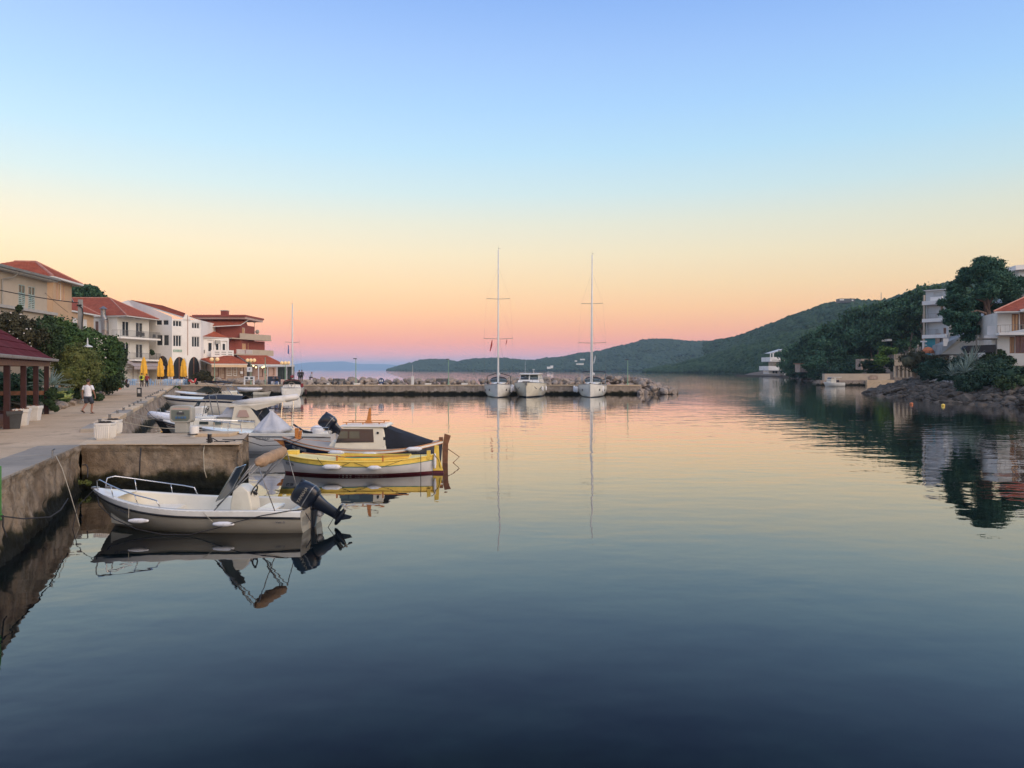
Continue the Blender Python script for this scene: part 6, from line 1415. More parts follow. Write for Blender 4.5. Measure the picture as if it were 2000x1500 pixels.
m.tube([(.1,.9,.9),(.1,.9,1.12),(1.6,.95,1.14)],.012,5); m.build('rail','chrome',D_)
m = MB(); m.box(.55,.8,.62,.88,.96,1.07); m.build('wooden_box','varnish_wood',D_)
outboard(D_,(.15,0,1.08),52,1.35,'black_plastic'); m = MB(); m.ball((.62,.72,1.0),(.27,.22,.2),12,8); m.build('white_buoy','fender_white',D_,smooth='full')
hull_text(h,D_,'OZ P6547',.48,.22,.13,'letter_grey')
fender('white fender hanging upright on the pale grey motorboat beside the pier end',W_((3.38,1.16,.66),D_),.5,.09,'Z'); fender('short white fender between the pier end and the pale grey motorboat',W_((3.75,1.05,.80),D_),.4,.1,'X')

# ---- E: cream cabin cruiser
E_ = thing('cabin_cruiser','cream cabin cruiser with hardtop behind the electricity pedestal','motorboat',(-11.35,38.6,0),R(180))
h = Hull(6.2,2.4,.95,.66,.6,draft=.2,tw=.9,rake=.8,full=2.4,k0=.3,k1=1.15,wide=.45)
h.shell(36,12).build('hull','gelcoat_cream',E_,smooth='full'); h.rail(.035,.06,.0).build('rubbing_strip','navy_paint',E_,smooth='full'); h.strip(.16,.22,.008).build('hull_stripe','maroon_paint',E_)
h.deck(.02,.995,.05).build('deck','gelcoat_cream',E_,smooth='full')
m = MB(); rows = [[(x0,-w_,z),(x1,-w_*.45,z),(x1,w_*.45,z),(x0,w_,z)] for z,x0,x1,w_ in ((.6,2.0,5.2,.98),(1.0,2.0,4.8,.9),(1.16,2.0,4.3,.8))]; m.grid(rows,True,True); tc_ = m.build('trunk_cabin','gelcoat_cream',E_,bevel=.06)
for (x0,x1) in ((3.55,4.05),(2.85,3.32)):
    m = MB(); 
    for sd in (1,): m.ext([(x0,.905,.80),(x1,.79,.80),(x1,.765,.95),(x0,.88,.95)] if x1 > 4 else [(x0,.94,.80),(x1,.88,.80),(x1,.855,.95),(x0,.915,.95)],(0,.02,0))
    m.build('window','glass_boat',tc_,bevel=.02)
for sd in (1,-1):
    m = MB(); m.ext([(.75,sd*1.0,.62),(2.45,sd*1.0,.62),(2.28,sd*.92,1.70),(1.55,sd*.92,1.72)],(0,-sd*.06,0)); sp_ = m.build('side_panel','gelcoat_cream',E_)
    m = MB(); m.ext([(1.50,sd*1.012-.0,1.18),(2.12,sd*1.012-.0,1.18),(2.0,sd*.985,1.52),(1.66,sd*.985,1.52)],(0,sd*.004,0)); m.build('window','plaster_pink',sp_)
m = MB(); rows = [[(x0,-w_,z),(x1,-w_*.8,z),(x1,w_*.8,z),(x0,w_,z)] for z,x0,x1,w_ in ((1.14,2.3,3.3,.9),(1.3,2.3,3.0,.88),(1.68,2.3,2.72,.82))]; m.grid(rows,True,True); m.build('windscreen_cover','grey_canvas',E_,bevel=.04)
m = MB(); m.ext([(-.1,-.95,1.95),(1.4,-.95,1.76),(2.6,-.9,1.72),(2.6,.9,1.72),(1.4,.95,1.76),(-.1,.95,1.95)],(0,0,-.07)); m.ext([(1.6,.95,1.70),(.1,.95,1.88),(.1,.93,1.82),(1.2,.93,1.50)],(0,-.06,0)); m.build('hardtop','gelcoat_cream',E_)
m = MB(); m.ext([(.55,.9,.75),(1.25,.9,1.6),(1.6,.9,1.6),(1.3,.9,.75)],(0,-1.7,0)); m.build('cockpit_curtain','navy_canvas',E_)
m = MB(); m.tube([(.0,1.0,.6),(-.1,.97,1.9)],.02,5); m.tube([(.0,-1.0,.6),(-.1,-.97,1.9)],.02,5); m.tube([(.8,.98,.65),(1.1,.95,1.2),(.9,.95,1.5)],.015,5)
for sd in (1,-1):
    m.tube([(2.4,sd*1.1,.7),(2.4,sd*1.1,.92),(4.3,sd*.85,1.16),(5.6,sd*.3,1.35),(6.1,0,1.42)],.014,5)
    for x,y in ((3.2,1.0),(4.3,.85),(5.2,.5)): m.tube([(x,sd*y,.7),(x,sd*y,1.17)],.01,5)
m.build('rail','chrome',E_)
m = MB(); m.tube([(4.2,0,1.15),(4.05,0,1.9)],.02,5); m.build('flag_pole','steel_dull',E_)
lettering('RZ 2387 R01',.155,'letter_grey',E_,(1.62,1.016,.98),(R(86),0,R(180)),bold=True)
I_ = thing('inflatable_dinghy','grey inflatable dinghy lying on the hardtop of the cream cabin cruiser','dinghy',W_((0,0,1.86),E_),R(180))
m = MB()
tubep = [(2.35,.52,.02),(1.6,.56,.06),(.8,.54,.12),(.0,.40,.2),(-.45,.1,.26),(-.5,0,.27),(-.45,-.1,.26),(.0,-.40,.2),(.8,-.54,.12),(1.6,-.56,.06),(2.35,-.52,.02)]
m.tube(tubep,[.05,.16,.17,.17,.16,.16,.16,.17,.17,.16,.05],10); m.build('tube','plastic_white',I_,smooth='full')
m = MB(); m.ext([(2.2,-.45,.05),(2.2,.45,.05),(-.2,.25,.2),(-.2,-.25,.2)],(0,0,-.06)); m.build('floor','grey_canvas',I_); m = MB(); m.ext([(2.6,.5,.0),(2.3,.6,.12),(1.6,.62,.16),(1.5,.62,-.02),(2.2,.6,-.08)],(0,-1.2,0)); m.build('folded_cover','grey_canvas',I_,bevel=.04)

# ---- F: white bowed boat behind the pedestal
F_ = thing('rigid_inflatable','white tubed inflatable boat with dark hull, bow to the quay, left of the electricity pedestal','boat',(-15.6,43.2,0),R(180))
h = Hull(4.7,1.9,.98,.70,.6,draft=.15,tw=.9,rake=.75,full=2.4,k0=.4,k1=1.2,wide=.4)
h.shell(30,10).build('hull','plastic_dark',F_,smooth='full'); h.deck(.02,.97,.02,-.1).build('deck','gelcoat',F_)
m = MB(); m.tube([Vector((t*4.7,sd*(h.b(t)-.06),h.zs(t)-.02)) for sd in (1,) for t in (0,.15,.35,.55,.75,.88,.96)]+[Vector((4.72,0,.95))]+[Vector((t*4.7,-(h.b(t)-.06),h.zs(t)-.02)) for t in (.96,.88,.75,.55,.35,.15,0)],[.1]+[.22]*13+[.1],12); m.build('tube','fender_white',F_,smooth='full')
h.rail(.03,.08,.14,t1=.93).build('rubbing_strip','black_rubber',F_); m = MB(); m.cbox((1.9,0,1.05),(.5,.7,.8)); co = m.build('console','gelcoat',F_,bevel=.08); m = MB(); m.ext([(2.15,-.3,1.4),(2.15,.3,1.4),(1.95,.27,1.75),(1.95,-.27,1.75)],(.015,0,0)); m.build('windscreen','glass_dark',co)
m = MB(); m.tube([(1.0,.5,.8),(1.25,.5,2.05)],.03,5); m.tube([(1.0,-.5,.8),(1.25,-.5,2.05)],.03,5); m.tube([(1.25,.5,2.05),(1.25,-.5,2.05)],.03,5); m.build('roll_bar','steel_dull',F_); wheel(F_,(1.55,0,1.25),.19,70); m = MB(); m.tube([(4.0,.3,1.0),(4.05,.3,1.3),(4.25,.25,1.3),(4.3,.2,1.0)],.015,5); m.build('boarding_rail','chrome',F_)

# ---- G, H: speedboats in the back of the basin
G_ = thing('speedboat','long white speedboat with dark stripe and navy canvas over the cockpit','motorboat',(-20.9,60.2,0),R(180))
h = Hull(6.5,2.4,1.42,1.22,1.1,draft=.25,tw=.9,rake=1.3,full=2.1,k0=.28,k1=1.2,wide=.42)
h.shell(36,12).build('hull','gelcoat',G_,smooth='full'); h.strip(.10,.24,.01,0,.97).build('hull_stripe','navy_paint',G_,smooth='full'); h.rail(.03,.02,0).build('rubbing_strip','gelcoat_grey',G_)
h.deck(.42,.995,.14).build('foredeck','gelcoat',G_,smooth='full'); h.deck(.0,.44,.30,.04).build('canvas_cover','navy_canvas',G_,smooth='full'); h.strip(.55,.57,.006).build('hull_line','gelcoat_grey',G_)
m = MB(); m.cbox((6.3,0,1.5),(.2,.1,.12)); m.build('bow_fitting','chrome',G_); m = MB(); m.lathe([(0,0),(.2,0),(.2,.01),(0,.01)],(0,0,0),12,'Y'); m.xf(Matrix.Translation((4.3,.93,1.12))@Matrix.Diagonal((1.6,1,.4,1))); m.build('porthole','glass_dark',G_)
H_ = thing('speedboat','white speedboat with raked windscreen and black bimini behind the striped speedboat','motorboat',(-26.4,74.2,0),R(180))
h = Hull(6.2,2.4,1.35,1.15,1.1,draft=.25,tw=.9,rake=1.2,full=2.1,k0=.28,k1=1.2,wide=.42)
h.shell(30,10).build('hull','gelcoat',H_,smooth='full'); h.strip(.08,.3,.01,0,.9).build('hull_stripe','navy_paint',H_); h.deck(.46,.995,.14).build('foredeck','gelcoat',H_,smooth='full'); h.cap(.25,0,.47).build('side_deck','gelcoat',H_); h.liner(.25,.02,.46,.6).build('inner_liner','gelcoat_cream',H_)
m = MB(); m.ext([(4.1,-.25,1.42),(4.1,.25,1.42),(3.1,.45,1.86),(3.1,-.45,1.86)],(0,0,.02)); m.ext([(4.1,.26,1.40),(2.2,1.0,1.3),(2.0,.9,1.72),(3.1,.46,1.86)],(0,-.02,0)); m.ext([(4.1,-.26,1.40),(2.2,-1.0,1.3),(2.0,-.9,1.72),(3.1,-.46,1.86)],(0,.02,0)); m.build('windscreen','glass_boat',H_)
m = MB(); m.ext([(3.0,-1.0,2.30),(3.0,1.0,2.30),(1.9,1.02,2.40),(.9,.95,2.22),(.9,-.95,2.22),(1.9,-1.02,2.40)],(0,0,.06)); m.build('bimini','navy_canvas',H_,bevel=.03); m = MB(); m.ext([(2.9,-.98,2.24),(2.9,.98,2.24),(.95,.93,1.98),(.95,-.93,1.98)],(0,0,.03)); m.build('bimini_valance','gelcoat',H_)
m = MB()
for sd in (1,-1): m.tube([(1.7,sd*1.05,1.2),(2.9,sd*1.0,2.3)],.02,5); m.tube([(1.7,sd*1.05,1.2),(1.0,sd*1.0,2.2)],.02,5); m.tube([(.9,sd*1.05,1.2),(2.0,sd*1.0,2.35)],.02,5); m.tube([(.3,sd*1.0,1.1),(.8,sd*1.0,1.8),(.2,sd*.98,1.9)],.035,5)
m.build('bimini_frame','chrome',H_); m = MB(); m.cbox((.9,0,1.2),(1.0,1.6,.5)); m.build('stern_seat','gelcoat_cream',H_,bevel=.08)
T_ = thing('paddle_board','white inflatable tender tied across the stern of the bimini speedboat','dinghy',(-26.0,76.5,1.55),R(170)); m = MB(); m.tube([(-1.2,0,.1),(-.9,.0,0),(0,0,-.03),(1.0,0,0),(1.4,0,.15)],[.05,.17,.2,.17,.04],10); m.tube([(-1.2,.5,.1),(-.9,.5,0),(0,.5,-.03),(1.0,.4,0),(1.4,.1,.15)],[.05,.17,.2,.17,.04],10); m.build('tube','fender_white',T_,smooth='full'); m = MB(); m.box(-1.0,.9,.05,.45,-.05,.02); m.build('floor','grey_canvas',T_)

# ---- K: tiny dinghy by the far quay
K_ = thing('dinghy','tiny cream dinghy with small outboard by the far quay left of the moored sailboat','dinghy',(-34.8,103.5,0),R(8)); K_.scale = (1,1,1)
h = Hull(2.3,1.25,.62,.45,.5,draft=.12,tw=.85,rake=.35,full=2.3,k0=.35,k1=1.1); h.shell(20,8).build('hull','gelcoat_cream',K_,smooth='full'); h.cap(.09,0,.9).build('gunwale','gelcoat_grey',K_); h.liner(.09,.03,.88,.2).build('inner_liner','gelcoat_cream',K_); m = MB(); m.box(.8,1.1,-.5,.5,.32,.36); m.build('thwart','gelcoat_cream',K_); outboard(K_,(-.08,0,.62),5,.75,'black_plastic')

# ---- sailing yachts
def yacht(label, loc, rz, L=12.2, B=3.75, mastx=.56, masth=19, spreaders=((7.9,1.9),(13.2,1.55)), canvas='dark_canvas', hullmat='gelcoat', bimini=True, hb=1.75, hm=1.45, deepb=True, boomcover='grey_canvas', backstay=True):
    Y_ = thing('sailing_yacht',label,'sailboat',loc,rz)
    h = Hull(L,B,hb,hm,hm*.98,draft=.5,tw=.8,rake=.35,full=2.3,k0=.5,k1=1.0,wide=.42,pw=2.8)
    h.shell(34,12).build('hull',hullmat,Y_,smooth='full'); zband(h,-.1,.10,.01,30).build('boot_stripe','navy_paint',Y_,smooth='full'); h.rail(.035,.0,0).build('toe_rail','steel_dull',Y_)
    h.deck(.0,.995,.07).build('deck','gelcoat',Y_,smooth='full')
    for sd in (1,-1):
        for x in (.80,.62): 
            p_ = h.at_depth(x,.55,sd,.012); q_ = h.at_depth(x+.025,.55,sd,.012); r_ = h.at_depth(x+.025,.80,sd,.012); s_ = h.at_depth(x,.80,sd,.012); m = MB(); m.ext([p_,q_,r_,s_],(0,sd*.01,0)); m.build('hull_window','glass_dark',Y_)
    m = MB(); rows = [[(x0*L,-w_,z),(x1*L,-w_*.45,z),(x1*L,w_*.45,z),(x0*L,w_,z)] for z,x0,x1,w_ in ((hm,.33,.78,1.25),(hm+.30,.34,.74,1.15),(hm+.42,.35,.68,.95))]; m.grid(rows,True,True); cr = m.build('coachroof','gelcoat',Y_,bevel=.05)
    for sd in (1,-1): m = MB(); m.ext([(.40*L,sd*1.17,hm+.12),(.62*L,sd*.87,hm+.12),(.62*L,sd*.84,hm+.24),(.40*L,sd*1.12,hm+.26)],(0,sd*.02,0)); m.build('cabin_window','glass_dark',cr)
    mx = mastx*L; m = MB(); m.tube([(mx,0,hm+.35),(mx-.05,0,masth*.5),(mx-.22,0,masth)],[.11,.10,.07],8); ms = m.build('mast','gelcoat_grey' if not deepb else 'white_paint',Y_,smooth='full')
    for z,hw_ in spreaders: m = MB(); m.tube([(mx-.25,-hw_,z+.08),(mx-.05,0,z),(mx-.25,hw_,z+.08)],.035,5); m.build('spreader','gelcoat_grey',ms)
    m = MB(); m.beam((mx-.22,0,masth),(mx-.22,0,masth+.55),.02); m.beam((mx-.22,0,masth+.05),(mx+.25,0,masth+.12),.025); m.beam((mx+.25,-.05,masth+.1),(mx+.25,.3,masth+.1),.03); m.build('wind_vane','steel_dull',ms)
    m = MB(); top = Vector((mx-.2,0,masth*.985))
    hi = Vector((mx-.15,0,masth*.88)); sp = sorted(spreaders)
    for sd in (1,-1):
        base = Vector((mx-.3,sd*(B/2-.12),hm+.05)); pts = [base]+[Vector((mx-.25,sd*hw_,z+.08)) for z,hw_ in sp]+[hi]; m.tube(pts,.006,4)
        m.tube([base+Vector((.1,-sd*.15,0)),Vector((mx-.05,0,sp[0][0]-.1))],.005,4)
        if len(sp) > 1: m.tube([Vector((mx-.25,sd*sp[0][1],sp[0][0]+.08)),Vector((mx-.05,0,sp[1][0]-.1))],.005,4)
        m.tube([top,Vector((mx*.5,sd*.0,masth*.45)),Vector((.2,sd*B*.3,hm+.1))],.005,4)
    m.tube([top,Vector((L*.98,0,hb+.05))],.01,5); m.build('rigging','steel_dull',Y_)
    m = MB(); m.tube([Vector((L*.965,0,hb+.1)),Vector((mx-.1,0,masth*.93)).lerp(Vector((L*.965,0,hb+.1)),.12)],.055,6); m.build('furled_headsail','pergola_white',Y_)
    m = MB(); m.tube([(mx-.1,0,hm+1.5),(mx-3.2,0,hm+1.45),(mx-4.6,0,hm+1.4)],[.2,.24,.12],8); m.build('boom_cover',boomcover,Y_,smooth='full')
    # sprayhood
    m = MB(); rows = []
    for j,(x,w_,z) in enumerate(((.44*L,1.05,hm+.42),(.41*L,1.12,hm+.95),(.36*L,1.18,hm+1.12),(.32*L,1.2,hm+1.12))):
        rows.append([(x,w_*math.cos(a),hm+.35+(z-hm-.35)*max(0,math.sin(a))**.6) for a in [math.pi*i/10 for i in range(11)]])
    m.grid(rows[1:]); so = m.build('sprayhood',canvas,Y_,smooth='full'); m = MB(); m.grid([[tuple(Vector(p_)-Vector((.0,0,.02))) for p_ in rows[0]],[tuple(Vector(p_)-Vector((.0,0,.02))) for p_ in rows[1]]]); m.build('window','glass_boat',so)
    if bimini:
        m = MB(); m.grid([[(x,v*1.65,hm+1.75+.14*(1-v*v)+dz) for v in (-1,-.7,-.3,0,.3,.7,1)] for x,dz in ((.27*L,-.06),(.2*L,.02),(.12*L,.02),(.05*L,-.06))]); m.grid([[(x,v*1.65,hm+1.70+.14*(1-v*v)+dz) for v in (-1,-.7,-.3,0,.3,.7,1)] for x,dz in ((.27*L,-.06),(.2*L,.02),(.12*L,.02),(.05*L,-.06))]); m.build('bimini',canvas,Y_,smooth='full')
        m = MB()
        for sd in (1,-1): m.tube([(.15*L,sd*1.6,hm+.1),(.26*L,sd*1.63,hm+1.7)],.02,5); m.tube([(.15*L,sd*1.6,hm+.1),(.06*L,sd*1.63,hm+1.7)],.02,5)
        m.build('bimini_frame','chrome',Y_)
    m = MB()
    for sd in (1,-1):
        pts = [Vector((t*L,sd*(h.b(t)-.06),h.zs(t)+.62)) for t in (.02,.2,.4,.6,.8,.95)]; m.tube(pts,.012,4)
        for p_ in pts: m.tube([p_-Vector((0,0,.6)),p_],.015,4)
    m.tube([Vector((.95*L,h.b(.95)-.06,h.zs(.95)+.62)),Vector((L*1.01,0,hb+.66)),Vector((.95*L,-h.b(.95)+.06,h.zs(.95)+.62))],.02,5); m.build('guard_rail','chrome',Y_)
    m = MB(); m.cbox((L*.99,0,hb+.06),(.5,.22,.12)); m.build('anchor_roller','steel_dull',Y_)
    return Y_, h
M1,hM = yacht('white sailing yacht with dark sprayhood and red pennant, left of the motor yacht',(PX(975,108),107.9,0),R(-90),12.3,3.75,.56,19.3,((PZ(662,101),1.9),(PZ(584,101),1.55)),bimini=False)
m = MB()
for j,y in enumerate((-1.62,1.62)): m.tube([(.14*12.3,y,1.5),(.2*12.3,y,2.6),(.2*12.3,y*.3,2.95),(.2*12.3,0,2.98)],.05,6)
m.grid([[(x,v*1.68,2.75+.2*(1-v*v)) for v in (-1,-.6,0,.6,1)] for x in (2.0,3.2)]); m.build('bimini','dark_canvas',M1,smooth='full')
O1,hO = yacht('white sailing yacht with raised black bimini on the right of the breakwater berths',(11.55,107.9,0),R(-98.5),12.0,3.8,.56,PZ(497,101),((PZ(670,101),1.8),(PZ(593,101),1.42)),canvas='dark_canvas')
for (px,py,lb,mat,s_) in ((959,675,'small red pennant hanging in the rigging left of the mast','metal_red',1),(989,668,'tiny red pennant hanging right of the left yacht mast','metal_red',.5),(1161,702,'small pale flag hanging beside the right yacht mast','pergola_white',.7)):
    p_ = P(px,py,101.3); m = MB(); m.grid([[(p_.x+.12*s_,p_.y,p_.z+.75*s_),(p_.x+.2*s_,p_.y+.02,p_.z+.7*s_)],[(p_.x-.05*s_,p_.y+.05,p_.z),(p_.x+.18*s_,p_.y-.05,p_.z+.05)],[(p_.x-.18*s_,p_.y,p_.z-.7*s_),(p_.x-.08*s_,p_.y,p_.z-.8*s_)]]); o = m.build('flag',mat); so_ = o.modifiers.new('s','SOLIDIFY'); so_.thickness = .03; tag(o,lb,'flag')
k = 0
for (X_,Y_0,sd,n_,nm) in ((M1.location.x,101,1,1,'right side of the left yacht'),(10.05,101,1,3,'right side of the right yacht'),(10.05,101,-1,3,'left side of the right yacht')):
    for i in range(n_):
        fender('white fender on the %s, %s'%(nm,('forward','middle','aft')[i]),(X_+sd*(1.86-.06*i if i else 1.70),99.2+1.7*i,.95),.75,.14,'Z')
# stern-on sailboat at the far quay
S1,hS = yacht('white sailboat with maroon canvas moored bow to the far quay','' or (PX(569,98.9),98.9,0),R(104.5),9.6,3.0,.58,12.4,((PZ(669,104),.95),),canvas='cloth_red',bimini=False,hb=1.35,hm=1.12,boomcover='cloth_red')
m = MB(); m.grid([[(x,v*1.45,1.98+.12*(1-v*v)) for v in (-1,-.5,0,.5,1)] for x in (.5,1.6)]); m.grid([[(x,v*1.45,1.93+.12*(1-v*v)) for v in (-1,-.5,0,.5,1)] for x in (.5,1.6)]); m.build('bimini','cloth_red',S1); wheel(S1,(1.2,0,1.45),.42,88,mat='chrome')
m = MB(); m.ext([(-.02,-.9,.25),(-.02,.9,.25),(-.02,1.1,.95),(-.02,-1.1,.95)],(-.05,0,0)); m.build('transom_panel','gelcoat',S1); m = MB(); m.ball((.6,-1.3,1.45),(.1,.22,.28)); m.build('lifebuoy','cloth_red',S1)
m = MB(); m.tube([(.4,.0,1.1),(4.9,0,12.2)],.012,4); m.build('backstay','steel_dull',S1)
p_ = P(562.5,683,101); m = MB(); m.grid([[(p_.x,p_.y,p_.z+.6),(p_.x+.1,p_.y,p_.z+.6)],[(p_.x-.05,p_.y+.03,p_.z-.5),(p_.x+.16,p_.y,p_.z-.6)]]); o = m.build('flag','cloth_blue'); o.modifiers.new('s','SOLIDIFY').thickness = .03; tag(o,'small blue flag in the rigging of the maroon covered sailboat','flag')
fender('dark fender at the left side of the maroon covered sailboat',(S1.location.x-1.55,100,.6),.7,.16,'Z',mat='black_rubber'); fender('dark maroon fender at the right side of the maroon covered sailboat',(S1.location.x+1.55,100,.6),.7,.16,'Z',mat='maroon_wood')
# motor yacht between the two
N_ = thing('motor_yacht','white motor yacht with dark blue windows between the two tall masted yachts','motorboat',(3.0,107.6,0),R(-96.5))
h = Hull(11.0,4.0,1.95,1.75,1.6,draft=.5,tw=.92,rake=.9,full=2.6,k0=.25,k1=1.0,wide=.45)
h.shell(34,12).build('hull','gelcoat_cream',N_,smooth='full'); h.rail(.04,.02,0).build('rubbing_strip','steel_dull',N_); zband(h,-.1,.12,.01,30).build('boot_stripe','navy_paint',N_,smooth='full'); h.deck(0,.995,.08).build('deck','gelcoat',N_,smooth='full')
for sd in (1,-1):
    m = MB(); m.ext([h.at_depth(.70,.5,sd,.012),h.at_depth(.88,.55,sd,.012),h.at_depth(.84,.82,sd,.012),h.at_depth(.74,.85,sd,.012)],(0,sd*.012,0)); m.build('hull_window','glass_dark',N_)
m = MB(); rows = [[(x0,-w_,z),(x1,-w_*.9,z),(x1,w_*.9,z),(x0,w_,z)] for z,x0,x1,w_ in ((1.7,1.5,8.2,1.6),(2.15,1.5,7.8,1.5))]; m.grid(rows,True,True); m.build('cabin_base','gelcoat',N_,bevel=.08)
m = MB(); rows = [[(x0,-w_,z),(x1,-w_*.88,z),(x1,w_*.88,z),(x0,w_,z)] for z,x0,x1,w_ in ((2.15,1.8,6.4,1.45),(2.85,1.8,5.7,1.32))]; m.grid(rows,True,True); wh = m.build('wheelhouse','gelcoat',N_)
for a,b_ in ((-1.2,-.08),(.08,1.2)):
    m = MB(); m.ext([(6.40,a,2.2),(6.40,b_,2.2),(5.78,b_*.94,2.78),(5.78,a*.94,2.78)],(.015,0,.01)); m.build('windscreen','glass_dark' if a < 0 else 'glass_boat',wh)
m = MB(); rows = [superell(3.6,0,z,hx,hy,16,.4) for z,hx,hy in ((2.85,2.6,1.5),(2.95,2.65,1.55),(3.0,2.4,1.3))]; m.grid(rows,True,True); m.build('roof','gelcoat',N_)
m = MB(); m.beam((3.2,.3,3.0),(3.2,.3,3.5),.06); m.beam((2.6,-.9,3.0),(2.6,-.9,4.7),.03); m.cbox((3.2,.3,3.5),(.3,.3,.1)); m.build('antenna','pergola_white',N_)
m = MB()
for sd in (1,-1):
    pts = [Vector((t*11,sd*(h.b(t)-.06),h.zs(t)+.6)) for t in (.35,.55,.75,.9)]+[Vector((11,0,2.6))]; m.tube(pts,.02,5)
    for p_ in pts[:-1]: m.tube([p_-Vector((0,0,.6)),p_],.02,4)
m.build('guard_rail','chrome',N_); m = MB(); m.cbox((10.7,0,2.0),(.6,.9,.1)); m.cbox((10.95,0,1.72),(.3,.3,.4)); m.build('anchor_roller','steel_dull',N_)
fender('white fender at the right bow of the motor yacht, nearer',(2.2+1.75,99.4,1.0),.6,.13,'Z'); fender('white fender at the right side of the motor yacht, farther back',(2.35+2.12,101.2,1.05),.6,.13,'Z'); fender('large white fender between the left yacht and the motor yacht',(2.2-2.12,99.5,1.15),.8,.2,'Z')
# small cabin boat across the water
P_ = thing('cabin_boat','small white cabin boat moored at the beige quay on the far right shore','boat',(PX(1651,158),159.5,0),R(196))
h = Hull(4.6,2.1,.95,.8,.8,draft=.2,tw=.9,rake=.6,full=2.4,k0=.3,k1=1.1); h.shell(20,8).build('hull','gelcoat',P_,smooth='full'); h.deck(.45,.99,.05).build('foredeck','gelcoat',P_); h.cap(.2,0,.46).build('side_deck','gelcoat',P_); h.liner(.2,.03,.45,.4).build('inner_liner','gelcoat_cream',P_)
m = MB(); m.cbox((2.3,.7,1.35),(.5,.08,1.2)); m.cbox((2.3,-.7,1.35),(.5,.08,1.2)); m.cbox((2.9,0,1.2),(.8,1.4,.8)); m.build('cabin','gelcoat_cream',P_,bevel=.05); m = MB(); m.cbox((1.9,0,1.95),(2.2,1.7,.1)); m.build('roof','gelcoat',P_); m = MB(); m.ext([(3.32,-.6,1.3),(3.32,.6,1.3),(3.05,.6,1.85),(3.05,-.6,1.85)],(.02,0,0)); m.build('windscreen','glass_dark',P_); m = MB(); m.cbox((1.2,0,1.1),(.08,1.0,.5)); m.build('window','glass_dark',P_)
for sd in (1,-1): m = MB(); m.tube([(.9,sd*.78,.8),(.95,sd*.78,1.9)],.04,5); m.build('roof_post','chrome',P_)
for (px,py,mat,lb) in ((1780,790,'terracotta','small pinkish red mooring buoy off the right shore rocks'),(1842,793,'yellow_paint','small yellow mooring buoy off the right shore rocks')):
    Yb = 3.5*F/(py-HY); m = MB(); m.lathe([(.02,-.15),(.13,-.1),(.17,0),(.15,.10),(.06,.15),(.02,.16)],(PX(px,Yb),Yb,.06),12); o = m.build('buoy',mat,smooth='full'); tag(o,lb,'buoy','mooring buoys')
# ropes on the near left
rope('pale frayed rope hanging down the near quay wall into the water',[(-10.75,18.1,1.47),(-10.55,18.0,1.2),(-10.2,17.7,.7),(-9.8,17.3,.2),(-9.6,17.1,-.1)],.009,'rope_pale')
rope('dark rope from the left edge sagging across the near quay wall',[(-8.55,12.85,1.05),(-8.6,13.5,.88),(-8.9,14.8,.66),(-9.4,16.0,.58),(-10.0,17.3,.60)],.012)
rope('short dark rope end hanging on the near quay wall from the left edge',[(-8.55,12.9,1.05),(-8.62,13.0,.85),(-8.55,13.0,.66)],.014)
rope('dark rope loop hanging from a ring on the near quay wall',[(-11.35,20.3,.98),(-11.2,20.2,1.0),(-11.1,20.1,.93),(-11.05,20.0,.78),(-11.0,19.9,.70)],.015)
rope('thin dark mooring line from the cream motorboat bow into the water',[W_((4.95,.02,.8)),W_((5.25,.15,.45)),W_((5.15,.5,-.02)),W_((5.1,.7,-.3))],.009)
rope('pale rope hanging down the pier face below the black bollard',[(-9.05,22.62,1.34),(-9.03,22.48,1.1),(-8.98,22.4,.6),(-8.9,22.38,.35)],.013,'rope_pale')
rope('dark rope hanging straight down the pier face on the left half',[(-10.85,22.46,1.22),(-10.85,22.40,.9),(-10.86,22.38,.3)],.02)
for (a,b,lb,mt) in (((-16.2,32.6,1.5),(-19.6,43.2,.9),'pale mooring line from the kerb to the white tubed inflatable boat','rope_pale'),((-17.3,35.2,1.5),(-19.9,43.4,.95),'second pale mooring line from the kerb to the white tubed inflatable boat','rope_pale'),((-19.2,40.2,1.5),(-17.6,38.7,.9),'dark line from the kerb to the bow of the cream cabin cruiser','rope_dark'),((-15.2,29.8,1.5),(-13.2,32.6,1.05),'pale line from the kerb to the bow of the pale grey motorboat','rope_pale'),((-26.8,58.4,1.45),(-27.2,60.2,1.3),'short dark line holding the striped speedboat to the quay','rope_dark')):
    rope(lb,[a,b],.012,mt,.15)
# ================================================================ STREET FURNITURE AND SMALL THINGS
GZ = 1.29
def gp(px,py,z=GZ): Y = (CAMH-z)*F/(py-HY); return Vector((PX(px,Y),Y,z))
# utility pole and cables
c = P(157,700,52); t = thing('utility_pole','grey concrete utility pole with a black cable running down its side','pole',(c.x,c.y,GZ))
zt = PZ(585,52)-GZ; m = MB(); m.grid([[(-w,-w,z),(w,-w,z),(w,w,z),(-w,w,z)] for z,w in ((0,.15),(zt,.11))],True,True); m.build('pole','pole_grey',t)
m = MB(); m.tube([(.0,-.12,zt-.45),(.2,-.14,zt-.6),(.26,-.14,zt-1.0),(.2,-.14,zt-1.6),(.17,-.14,.2)],.035,6); m.cbox((0,-.15,zt-.4),(.3,.08,.1)); m.build('cable','cable',t)
def wire(label,a,b,sag,r=.02): o = MB().tube([a.lerp(b,i/16)-Vector((0,0,sag*4*(i/16)*(1-i/16))) for i in range(17)],r,4).build('cable','cable'); return tag(o,label,'cable')
wire('black overhead cable sagging from the left edge to the utility pole',P(-40,558,46),P(157,592,52),.10,.028)
wire('thin black wire slanting down across the ochre house wall',P(88,572,56.5),P(133,610,64),.05,.018)
c = P(171,690,50); t = thing('street_lamp','white mushroom shaped lamp standing above the round olive bush','lamp',(c.x,c.y,GZ)); z = PZ(675,50)-GZ
